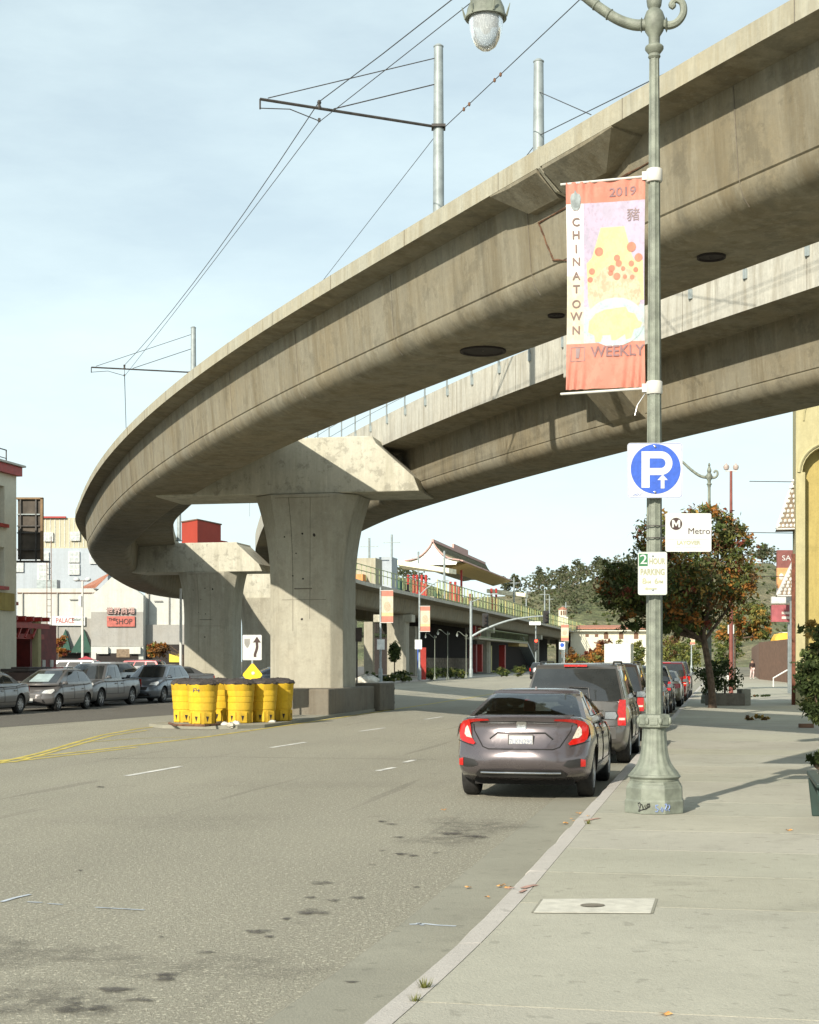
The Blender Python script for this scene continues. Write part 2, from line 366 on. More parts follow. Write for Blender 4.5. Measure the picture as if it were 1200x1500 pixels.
# median nose under the barrels and round the pier
md=MB(); 
out=[(30.6,12.0),(30.8,13.2),(31.6,13.9),(34,13.95),(40,13.8),(47,13.5),(47,10.75),(40,10.7),(34,10.55),(31.6,10.6),(30.8,11.1)]
md.prism([S(s,l,-.02) for s,l in out],(0,0,.11)); struct('median',md,MT['gutter'])
# painted lines
m=MB()
strip(m,[G(-60,1124),G(0,1114.5),G(140,1099),G(300,1080),G(450,1058.5),G(600,1036),G(690,1022),G(760,1010)],.13,.006)
strip(m,[G(-60,1127),G(0,1118),G(120,1104.5),G(200,1095)],.11,.006)
strip(m,[G(0,1117),G(60,1103),G(110,1088),G(150,1077),G(200,1068),G(255,1061.5)],.11,.0065)
strip(m,[G(20,1117),G(80,1101),G(125,1088),G(165,1077.5),G(215,1070)],.09,.0065)
strip(m,[G(110,1089),G(200,1082),G(300,1079)],.07,.0062)
struct('centre_line',m,MT['line_yellow'])
m=MB()
for a,b in (((185,1137),(265,1123)),((397,1095.5),(448,1087.5)),((527,1071.5),(563,1066.5)),((622,1054),(648,1050)),((690,1042),(706,1039.5)),((553,1129.5),(578,1124.5)),((593,1117),(607,1113.5))):
    strip(m,[G(*a),G(*b)],.11,.006)
struct('lane_dashes',m,MT['line_white'])
m=MB()
for q_,w_ in (([(600,1355.5),(622,1354.5),(640,1356.5),(668,1358)],.035),([(612,1353.5),(620,1357)],.03)): strip(m,[G(*c) for c in q_],w_,.0078)
strip(m,[G(2,1322),G(22,1316),G(44,1311)],.04,.006)
for a,b in (((40,1322),(62,1323)),((70,1324.5),(92,1326)),((140,1330),(212,1334))): strip(m,[G(*a),G(*b)],.026,.006)
struct('survey_mark',m,m_plain('survey_paint_pale_blue',(.42,.46,.50),.8,0.,.25,9.))
m=MB()
for q_,w_ in (([(766,1302),(775,1299),(786,1297)],.05),([(742,1303),(752,1301)],.035),([(858,1203),(868,1200.5),(878,1199)],.05),([(762,1308),(770,1304)],.03)): strip(m,[G(c[0],c[1],KERB) for c in q_],w_,KERB+.0065)
struct('kerb_mark',m,m_plain('faded_red_spray',(.40,.24,.19),.85,0.,.3,20.))
# oil stains, and soft tree and wire shade painted as broad blots, thin on the asphalt, fading out at the rim
t=NT('oil_stain_and_shade'); v=t.coords(); f=t.noise(v,7.,5.); at=t.n('ShaderNodeAttribute',attribute_name='tint'); t.color(t.mix(f,(.05,.042,.036),(.10,.088,.072))); t.set(.75)
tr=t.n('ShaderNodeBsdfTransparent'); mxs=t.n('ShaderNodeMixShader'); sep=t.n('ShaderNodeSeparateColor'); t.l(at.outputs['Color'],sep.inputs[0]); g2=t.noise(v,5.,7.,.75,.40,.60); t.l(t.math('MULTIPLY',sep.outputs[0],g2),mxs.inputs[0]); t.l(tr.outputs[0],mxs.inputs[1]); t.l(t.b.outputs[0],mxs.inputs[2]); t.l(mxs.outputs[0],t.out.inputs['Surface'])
st=MB(); st.c=[]; rnd=random.Random(3); NB=[0]
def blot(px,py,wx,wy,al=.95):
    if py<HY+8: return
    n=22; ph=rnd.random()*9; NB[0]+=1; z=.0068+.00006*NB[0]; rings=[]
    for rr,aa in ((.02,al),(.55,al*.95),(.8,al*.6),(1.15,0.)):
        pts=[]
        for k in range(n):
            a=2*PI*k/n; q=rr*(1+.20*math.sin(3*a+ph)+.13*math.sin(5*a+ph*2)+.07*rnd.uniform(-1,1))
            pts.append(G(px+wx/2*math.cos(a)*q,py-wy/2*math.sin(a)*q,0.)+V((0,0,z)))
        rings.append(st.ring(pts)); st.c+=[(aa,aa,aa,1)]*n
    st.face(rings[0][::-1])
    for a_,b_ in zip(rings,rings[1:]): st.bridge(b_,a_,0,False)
for a in ((40,1398,330,42,.30),(330,1420,420,34,.20),(60,1468,260,50,.40),(250,1205,380,26,.10),(430,1150,360,16,.10),(700,1212,150,26,.34),(655,1232,130,16,.28)): blot(*a)  # broad faint blots; those at lower left paint in tree and wire shade
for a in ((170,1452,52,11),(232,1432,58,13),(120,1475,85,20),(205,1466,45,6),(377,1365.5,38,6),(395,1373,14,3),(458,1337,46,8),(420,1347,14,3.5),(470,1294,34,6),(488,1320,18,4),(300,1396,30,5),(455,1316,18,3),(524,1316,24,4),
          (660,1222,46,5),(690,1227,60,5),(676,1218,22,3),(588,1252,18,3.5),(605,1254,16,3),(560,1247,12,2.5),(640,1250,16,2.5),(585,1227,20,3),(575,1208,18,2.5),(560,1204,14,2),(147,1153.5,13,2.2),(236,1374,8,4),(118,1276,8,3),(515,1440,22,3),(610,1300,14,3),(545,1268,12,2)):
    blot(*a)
struct('road_stains_and_shade',st,t.m)
sm=MB(); rt=random.Random(9)
def seam(pts,w):
    q=[]
    for a_,b_ in zip(pts,pts[1:]):
        for k in range(10): 
            c=V(a_).lerp(V(b_),k/10); q.append(c+V((rt.uniform(-.03,.03),rt.uniform(-.03,.03),0)))
    q.append(V(pts[-1])); strip(sm,q,w,.0066)
seam([G(150,1112),G(330,1109),G(640,1113)],.03)
struct('tar_seams',sm,m_plain('tar_seam',(.085,.08,.07),.8,0.,.3,3.))
# utility cover in the sidewalk
uc=thing('utility_cover','pale rectangular concrete utility cover with a dark hand hole set in the sidewalk','utility cover',G(872,1328,KERB))
a,b,c,d=(G(796,1318,KERB),G(960,1317,KERB),G(953,1338.5,KERB),G(782,1337.5,KERB))
mb=MB(); mb.prism([p+V((0,0,-.02)) for p in (d,c,b,a)],(0,0,.026)); part('lid',mb,m_plain('cover_concrete',(.50,.48,.41),.9,0.,.12,9.,.2),uc,uc)
mb=MB(); n=20
mb.poly([G(868+18*math.cos(2*PI*k/n),1328-2.6*math.sin(2*PI*k/n),KERB)+V((0,0,.011)) for k in range(n)]); part('hand_hole',mb,MT['plinth'],uc,uc)
mb=MB(); e=.03
for p,q in ((a,b),(b,c),(c,d),(d,a)): strip(mb,[p,q],.035,KERB+.004)
part('frame',mb,MT['gutter'],uc,uc)
# fallen leaves along the gutter, each its own small mesh
t=NT('dry_leaf'); v=t.coords(); f=t.noise(v,20.,3.); t.color(t.mix(f,(.42,.17,.04),(.58,.33,.12))); t.set(.8)
lf=MB(); 
pts=[V((.05*math.cos(a)*(1.3 if i%2==0 else .6),.05*math.sin(a)*(1.3 if i%2==0 else .6),.008+.012*math.sin(a*2))) for i,a in enumerate([2*PI*k/10 for k in range(10)])]
c0=lf.vert((0,0,.004)); ids=[lf.vert(p) for p in pts]
for i in range(10): lf.face((c0,ids[i],ids[(i+1)%10]))
base=None
for i,(px,py,z) in enumerate(((738,1297,.01),(744,1301,.01),(733,1299,.01),(848,1192,.01),(838,1200,.01),(828,1207,.01),(862,1196,.17),(714,1315,.01),(650,1187,.0),(686,1301,.01),(1155,1217,.17),(840,1203,.01),(974,1487,.17),(620,1470,.01))):
    if i==0: base=single('fallen_leaf',lf,t.m,'small dry orange leaf lying in the gutter or on the pavement','leaf',(0,0,0),'fallen leaves along the kerb'); o=base
    else: o=dup(base)
    place(o,G(px,py,z)+V((0,0,.006)),rnd.random()*6,None,rnd.uniform(.35,.8))
# ---------------------------------------------------------------- elevated railway
ZT=9.33
def zdeck(Y): return smooth_interp(Y,[(72,ZT),(88,8.93),(119,8.6),(140,8.4),(600,8.1)])
edge=[]
for px,py in ((1200,-26),(1155.7,0),(972,107.7),(820,193),(784,223),(644.7,304),(480,405),(420,441.7),(366.7,475),(306.7,520),(266.7,551.7),(230,580),(190,616.7),(160,650),(133,686.7),(120,713),(114,740)):
    d=F*(ZT-CZ)/(HY-py); edge.append(V(((px-CX)/F*d,d,0)))
# even out the pixel steps of the traced edge
edge=[edge[0]+V((10.2,-19.5,0)),edge[0]+V((4.9,-9.5,0))]+edge
for _ in range(3): edge=[edge[0]]+[(a+2*b+c)/4 if i not in (0,) else b for i,(a,b,c) in enumerate(zip(edge,edge[1:],edge[2:]))]+[edge[-1]]
edge+=[V(p) for p in ((-17.35,78,0),(-19.25,92,0),(-20.25,104,0),(-20.3,111.5,0),(-19.6,117,0),(-18.6,122,0),(-16.7,131,0),(-14.7,140,0),(-6.3,182,0),(9.5,262,0),(27,352,0),(44,440,0))]
raw=catmull(edge,10); pts=[raw[0]]
acc=0.
for a,b in zip(raw,raw[1:]):
    L=(b-a).length; 
    if L<1e-6: continue
    t=0.
    while acc+L-t>=1.:
        t+=1.-acc; acc=0.; pts.append(a+(b-a)*(t/L))
    acc+=L-t
for _ in range(6): pts=[pts[0]]+[(a+2*b+c)/4 for a,b,c in zip(pts,pts[1:],pts[2:])]+[pts[-1]]
TAN=[(pts[min(i+1,len(pts)-1)]-pts[max(i-1,0)]).normalized() for i in range(len(pts))]
def track(i,p,dz):
    """point at sample i, p metres right of the outer edge, dz above the deck edge"""
    f=max(0,min(len(pts)-1.001,i)); k=int(f); q=f-k
    c=pts[k].lerp(pts[k+1],q); t=TAN[k].lerp(TAN[k+1],q).normalized(); n=V((t.y,-t.x,0))
    r=c+n*p; r.z=zdeck(c.y)+dz; return r
def idx_at_Y(Y):
    for i,p in enumerate(pts):
        if p.y>=Y: return i-(p.y-Y)/max(1e-6,(p.y-pts[i-1].y))
    return len(pts)-1
def idx_at_px(px,p,far=False):
    """first sample (coming from the camera) whose offset point lies in photo column px"""
    best=None
    for i in range(5,110):
        a=track(i,p,0); 
        if a.y<8: continue
        e=abs(CX+F*a.x/a.y-px)
        if best is None or e<best[0]: best=(e,i)
    return best[1]
VB=S(41,12)
via=thing('elevated_railway','weathered concrete railway viaduct of two curved girders on flared piers, sweeping over the street','viaduct',VB)
near=[(0,0),(0,-.28),(.5,-.33),(.59,-1.5),(.615,-1.52),(.605,-1.56),(.66,-1.70),(.76,-1.81),(.92,-1.88),(2.45,-1.88),(2.60,-1.81),(2.70,-1.70),(2.76,-1.5),(2.85,-.42),(5.0,-.28),(5.0,.3),(4.8,.3),(4.8,-.05),(.25,-.05),(.25,0)]
rear=[(0,.72),(0,-.25),(1.0,-.33),(1.09,-1.5),(1.115,-1.52),(1.105,-1.56),(1.16,-1.70),(1.26,-1.81),(1.42,-1.88),(2.75,-1.88),(2.92,-1.81),(3.02,-1.70),(3.08,-1.5),(3.2,-.42),(4.6,-.28),(4.6,.05),(4.4,.05),(4.4,-.05),(.22,-.05),(.22,.72)]
def ROFF(i): return smooth_interp(pts[min(len(pts)-1,int(i))].y,[(52,0),(80,1.25),(112,1.25),(130,.3)])
def girder(name, sec, off, i0, i1, mats_):
    mb=MB(); rings=[]
    for i in range(i0,i1+1): rings.append(mb.ring([track(i,off+p+(ROFF(i) if off>0 else 0),z) for p,z in sec]))
    n=len(sec)
    for a,b in zip(rings,rings[1:]):
        for k in range(n):
            j=(k+1)%n; mt=1 if k in (0,n-1,n-2) or (k==n-6) else 0
            mb.face((a[k],a[j],b[j],b[k]),mt,True)
    mb.face(rings[0][::-1]); mb.face(rings[-1])
    return part(name,mb,mats_,via,via)
iend=len(pts)-2
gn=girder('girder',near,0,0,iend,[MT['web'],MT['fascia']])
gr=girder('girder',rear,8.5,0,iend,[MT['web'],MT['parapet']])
# hinge on the near girder: two corbels and the open joint between them
ih=idx_at_px(786,0)
def corbel(i0,i1,drop0,drop1,mat=0):
    mb=MB(); 
    def R(i,d): return [track(i,.004,-.27),track(i,.50,-.31),track(i,.53,-.36-d),track(i,.38,-.36-d),track(i,.004,-.30-d*.12)]
    mb.loft([R(i0,drop0),R(i0+(i1-i0)*.62,drop0),R(i1,drop1)],0,False); return mb
part('corbel',corbel(ih+.08,ih+1.5,.30,.0),MT['web'],via,via); part('corbel',corbel(ih-.08,ih-1.9,.30,.0),MT['web'],via,via)
mb=MB()
mb.box((0,0,0),(.001,.001,.001))
mb=MB(); 
mb.prism([track(ih+.03,-.006,.02),track(ih+.03,-.006,-.3),track(ih+.03,.3,-.60),track(ih+.03,.50,-.66),track(ih+.03,.48,-.33),track(ih+.03,.26,.02)],track(ih-.03,0,0)-track(ih+.03,0,0)); part('expansion_joint',mb,MT['fascia'],via,via)
mb=MB()
def webp(i,dz): 
    z=-dz; p=interp(z,[(.33,.5),(1.5,.59),(1.7,.66),(1.81,.76),(1.88,.92)]); return track(i,p-.012,dz)
rnd=random.Random(5)
def crackline(a,b,n=9,r=.013):
    p=[]
    for k in range(n+1):
        t=k/n; p.append(webp(a[0]+(b[0]-a[0])*t+rnd.uniform(-.012,.012),a[1]+(b[1]-a[1])*t+rnd.uniform(-.006,.006)))
    mb.tube(p,[r*rnd.uniform(.6,1.4) for _ in p],5)
crackline((ih+.9,-.80),(ih-2.2,-.74)); crackline((ih+.9,-.80),(ih+.55,-1.45)); crackline((ih+.55,-1.45),(ih-.6,-1.72)); 
part('hinge_seam',mb,MT['rust'],via,via)
# underside hatches
def hatch(px,off,r,lz=-1.885):
    i=idx_at_px(px,off); mb=MB(); n=20; c=track(i,off,lz)
    mb.lathe([(r,.01),(r,-.03),(r*.88,-.032),(r*.84,-.008),(0.02,-.008)],n,c,mat=0,smooth=False,cap=False); return part('drain_hatch',mb,[MT['dark']],via,via)
hatch(708,1.75,.42); hatch(812,1.5,.14); hatch(1043,1.6,.2)
# rear hinge diaphragm and cap gussets
def wedge(i0,i1,off,top=-.26,skew=1.2):
    mb=MB()
    A=[track(i0,off+.03,-.24),track(i0,off+1.0,-.31),track(i0-0,off+1.12,-1.62),track(i0,off+.95,-1.5),track(i0,off+.03,-.62)]
    B=[track(i1,off+.03,-.24),track(i1,off+1.0,-.31),track(i1,off+1.12,-1.62),track(i1,off+.95,-1.5),track(i1,off+.03,-.62)]
    mb.loft([A,B],0,False); return mb
ir=idx_at_px(850,8.5)
part('diaphragm',wedge(ir-1.3,ir+.2,8.5),MT['web'],via,via); 
mb=MB(); mb.prism([track(ir+.55,8.49,.74),track(ir+.55,8.49,-.45),track(ir+.55,8.3,-.45),track(ir+.55,8.3,.74)],track(ir-1.4,8.4,0)-track(ir+.55,8.4,0)); part('parapet_block',mb,MT['parapet'],via,via,bevel=.03)
# piers and cap beams, square to the street
R_=-N
def pier_frame(c,w,t,z): 
    p=c+R_*w+U*t; p.z=z; return p
def make_pier(c, zb, zt, wtop, wbot, tt, tb, zflare, lines=False):
    mb=MB(); rings=[]
    for z in [zb]+[zb+(zflare-zb)*k/3 for k in (1,2,3)]+[zflare+(zt-zflare)*k/9 for k in range(1,10)]:
        q=max(0,(z-zflare)/(zt-zflare)); e=q**2.2
        w=wbot+(wtop-wbot)*e; tk=tb+(tt-tb)*e; ch=.32*w*(1+.25*e)
        rings.append([pier_frame(c,x,y,z) for x,y in ((-w+ch,-tk),(w-ch*.9,-tk),(w,-tk+ch*.8),(w,tk-ch*.8),(w-ch*.9,tk),(-w+ch,tk),(-w,tk-ch*.8),(-w,-tk+ch*.8))])
    mb.loft(rings,0,False); 
    o=part('pier',mb,MT['pier'],via,via,bevel=.03)
    if zflare>3. and zt<8. and lines:
        # thin form joints and tie holes cast into the face towards the street
        def fp(x,z):
            q=max(0,(z-zflare)/(zt-zflare)); e=q**2.2; return pier_frame(c,x*(wbot+(wtop-wbot)*e*.6),-(tb+(tt-tb)*e)-.001,z)
        def strip3(x0,z0,x1,z1,w):
            q=MB(); q.tube([fp(x0+(x1-x0)*k/12,z0+(z1-z0)*k/12) for k in range(13)],w,4); return part('form_joint',q,MT['plinth'],via,via)
        strip3(-.30,zb+2.2,-.30,zt-.1,.009); strip3(.16,zb+2.6,.18,zt-.1,.008); strip3(-.6,zflare-.35,.6,zflare-.35,.007); strip3(-.26,zflare+.02,.22,zflare+.02,.022); strip3(-.6,zt-.12,.62,zt-.12,.008)
        rp_=random.Random(4)
        for x,z in ((-.30,zflare+.45),(-.02,zflare+.35),(-.48,zflare+1.75),(.28,zflare+1.8),(-.05,zflare-1.0),(-.02,zflare+1.85),(-.2,zflare+1.2)):
            q=MB(); f0=fp(x,z); r_=rp_.uniform(.025,.055); q.ball(f0,(r_,.010,r_*rp_.uniform(.7,1.3)),8,5); part('tie_hole',q,MT['dark'],via,via)
    return o
def make_cap(c, poly, t0, t1):
    mb=MB(); mb.prism([pier_frame(c,w,t0,z) for w,z in poly],U*(t1-t0)); return part('cap_beam',mb,MT['cap'],via,via,bevel=.035)
c1=V((-3.28,51.3,0)); make_pier(c1,.6,7.36,1.80,1.27,1.45,1.2,4.2,True)
make_cap(c1,[(-5.2,7.38),(3.95,7.38),(3.76,7.86),(2.5,8.98),(2.35,9.24),(-5.2,9.24)],-1.3,1.3)
c2=V((-11.65,89.,0)); make_pier(c2,.1,7.0,1.85,1.5,1.45,1.2,4.2,True)
make_cap(c2,[(-4.6,7.0),(3.45,7.0),(3.25,7.42),(1.95,8.6),(1.9,8.72),(-4.6,8.72)],-1.3,1.3)
c3=V((-11.7,120.,0)); make_pier(c3,.1,6.78,2.0,1.5,1.45,1.2,4.2)
make_cap(c3,[(-6.,6.78),(6.,6.78),(6.,8.7),(-6.,8.7)],-1.3,1.3)
def col_under(px,q=10.6,dz=-1.9,w=1.0,t=1.0,capw=None):
    """plain pier under the far straight: found along the line by photo column"""
    best=None
    for i in range(100,len(pts)-2):
        a=track(i,q,0)
        if a.y<125: continue
        e=abs(CX+F*a.x/a.y-px)
        if best is None or e<best[0]: best=(e,i)
    c=track(best[1],q,dz); zt=c.z; c.z=0
    make_pier(c,.05,zt,w*1.12,w,t*1.1,t,zt-1.8)
    if capw: make_cap(c,[(-capw,zt-.75),(1.6,zt-.75),(1.6,zt+.02),(-capw,zt+.02)],-.9,.9)
    return best[1]
for px in (583,707,781,822,842): col_under(px,capw=2.4)
# pier plinth, two blocks of different length
mb=MB(); mb.prism([S(s,l,.05) for s,l in ((38.9,10.75),(45.3,10.75),(45.3,13.35),(38.9,13.35))],(0,0,.86)); part('plinth',mb,MT['plinth'],via,via,bevel=.04)
mb=MB(); mb.prism([S(s,l,.0) for s,l in ((45.36,10.55),(46.9,10.35),(46.9,12.9),(45.36,12.9))],(0,0,1.0)); part('plinth',mb,MT['plinth'],via,via,bevel=.04)
# casting joints every few metres on web and edge
for i in [idx_at_Y(14)+5.1*k for k in range(22)]:
    q=MB(); q.tube([track(i,a-.0,z) for a,z in ((.497,-.34),(.585,-1.46),(.655,-1.70),(.755,-1.812))],.008,4); o=part('form_joint',q,MT['plinth'],gn)
    for vv in o.data.vertices: vv.co-=VB
for i in [idx_at_Y(14)+3.4*k for k in range(30)]:
    q=MB(); q.tube([track(i,-.001,.0),track(i,-.001,-.28)],.008,4); o=part('edge_joint',q,MT['plinth'],gn)
    for vv in o.data.vertices: vv.co-=VB
for i in [idx_at_Y(22)+4.2*k for k in range(14)]:
    q=MB(); q.tube([track(i,8.499,.70),track(i,8.499,-.25)],.007,4); o=part('edge_joint',q,MT['plinth'],gr)
    for vv in o.data.vertices: vv.co-=VB
# railing of the walkway on the rear parapet
mb0=MB(); mb0.bar((0,0,-.22),(0,0,1.08),.045,.045); mb0.box((0,-.035,-.12),(.12,.06,.2)); me=None
for k in range(26):
    i=idx_at_Y(17)+k*1.95
    p=track(i,8.46,.62); t=TAN[min(int(i),len(TAN)-1)]
    if me is None: me=mb0.mesh('railing_post',[MT['steel']])
    o=bpy.data.objects.new('railing_post',me); link(o,via); o.location=p-VB; o.rotation_euler=(0,0,math.atan2(t.y,t.x))
mb=MB()
for dz in (1.0,1.35,1.68): mb.tube([track(idx_at_Y(17)+k*1.95,8.46,dz) for k in range(26)],.011,5)
part('railing_cable',mb,MT['steel'],via,via)
# ---------------------------------------------------------------- catenary masts on the deck
ARMS=[]
def mast(px,ptop,p,i=None,arm=True,label='',d=None,reach=4.3,ybar=None):
    i=idx_at_px(px,p) if i is None else i
    b=track(i,p,-.05); t=TAN[int(i)]; n=V((t.y,-t.x,0))
    ztop=CZ+(HY-ptop)/F*b.y
    lean=n*.0
    m=thing('catenary_mast',label,'catenary mast',b,0,'catenary masts on the viaduct')
    H=ztop-b.z
    mb=MB(); mb.lathe([(.135,0),(.125,H*.6),(.105,H)],14); part('pole',mb,MT['steel'],m)
    mb=MB(); mb.lathe([(.115,H-.02),(.12,H),(.06,H+.05)],14); part('pole_cap',mb,MT['steel'],m)
    mb=MB(); mb.lathe([(.24,0),(.24,.04),(.16,.05)],8); part('base_plate',mb,MT['steel'],m)
    if arm:
        zb=H-1.86
        A=V((0,0,zb)); tip=-n*reach+V((0,0,zb))
        mb=MB(); mb.tube([A-n*.1,tip],.032,6); mb.tube([tip,tip-V((0,0,.22))],.02,5); mb.box(A,(.32,.32,.06)); part('arm',mb,MT['dark_steel'],m)
        mb=MB(); mb.tube([V((0,0,H-.25)),-n*(reach-.18)+V((0,0,zb+.05))],.012,5); mb.tube([V((0,0,H-.85)),-n*(reach*.6)+V((0,0,zb+.04))],.014,5); part('stay',mb,MT['dark_steel'],m)
        mb=MB(); q=-n*(reach*.68); pt=q+V((0,0,zb)); mb.tube([tip-V((0,0,.2)),tip*.5+q*.5+V((0,0,zb*.5-.13)) if False else (tip+q+V((0,0,zb)))/2-V((0,0,.12)),q+V((0,0,zb-.28))],.012,5); mb.lathe([(.035,0),(.05,.05),(.03,.1),(.05,.15),(.03,.2)],8,pt-V((0,0,.02)))
        mb.lathe([(.03,-.3),(.03,-.22)],6,pt); part('insulator',mb,MT['dark_steel'],m)
        ARMS.append((b+pt+V((0,0,.15)),b+q+V((0,0,zb-.3))))
    return m,b,H
H_MAIN=None
m1,b1,H1=mast(634,68,4.2,arm=True,label='nearest tall steel catenary mast on the viaduct holding a long arm over the track',ybar=H_MAIN)
m2,b2,H2=mast(802,90,5.2,arm=False,label='short looking steel mast standing behind the viaduct edge above the banner')
m3,b3,H3=mast(285,480,4.2,arm=True,label='catenary mast with arm rising behind the left bend of the viaduct',reach=4.15)
m4,b4,H4=mast(352,700,5.2,i=idx_at_Y(88),arm=True,label='catenary mast seen through the gap left of the main pier')
mb=MB(); b=P(397,790,92)
# messenger and contact wire over the near track, then feeder wires
def wire(pts_,r,label,sag=.0,group='overhead wires along the track'):
    mb=MB(); path=[]
    for a,b in zip(pts_,pts_[1:]):
        for k in range(8):
            t=k/8; q=V(a).lerp(V(b),t); q.z-=sag*4*t*(1-t); path.append(q)
    path.append(V(pts_[-1])); mb.tube(path,r,5)
    return single('overhead_wire',mb,MT['wire'],label,'wire',path[0],group)
i0=idx_at_Y(10); st0=track(i0,1.8,ARMS[0][0].z-track(i0,0,0).z)
mess=[st0+V((0,0,.5))]+[a for a,b in ARMS]; cont=[st0-V((0,0,.1))+V((.35,0,0))]+[b for a,b in ARMS]
wire(mess,.011,'upper of the two thin overhead wires sweeping down to the left bend',.35); wire(cont,.009,'lower of the two thin overhead wires sweeping down to the left bend',.05)
for k,lab in ((.35,'short dropper between the two overhead wires near the top edge'),(.72,'short dropper between the two overhead wires close to the long arm')):
    a=mess[0].lerp(mess[1],k); a.z-=.35*4*k*(1-k); b=cont[0].lerp(cont[1],k); mb=MB(); mb.tube([a,b],.007,4); single('wire_dropper',mb,MT['wire'],lab,'wire dropper',a)
f1=b1+V((0,0,H1-2.0)); far=P(285,505,b3.y+.5)
wire([P(870,-20,27.),f1+V((.1,0,.1))],.010,'feeder wire with insulators running from the nearest mast up to the top right'); wire([f1+V((-.1,0,-.1)),P(470,415,46.)],.008,'feeder wire sloping from the nearest mast down to the left')
f2=b2+V((0,0,H2-1.6)); wire([P(990,100,26),f2],.010,'insulated feeder wire running right from the short mast behind the viaduct'); wire([f2+V((0,0,-.1)),P(745,262,34.)],.009,'short feeder wire dropping left from the short mast')
wire([b2+V((0,0,H2-.65)),P(866,168,28.)],.010,'guy wire running down right from the top of the short mast')
for k in (.2,.24,.42,.46):
    c=P(870,-20,27.).lerp(f1,1-k); ins=MB(); ins.ball(c,(.03,.03,.05),8,5); single('wire_insulator',ins,MT['rust'],'small brown insulator threaded on the feeder wire right of the nearest mast','insulator',c,'insulators on the feeder wire')
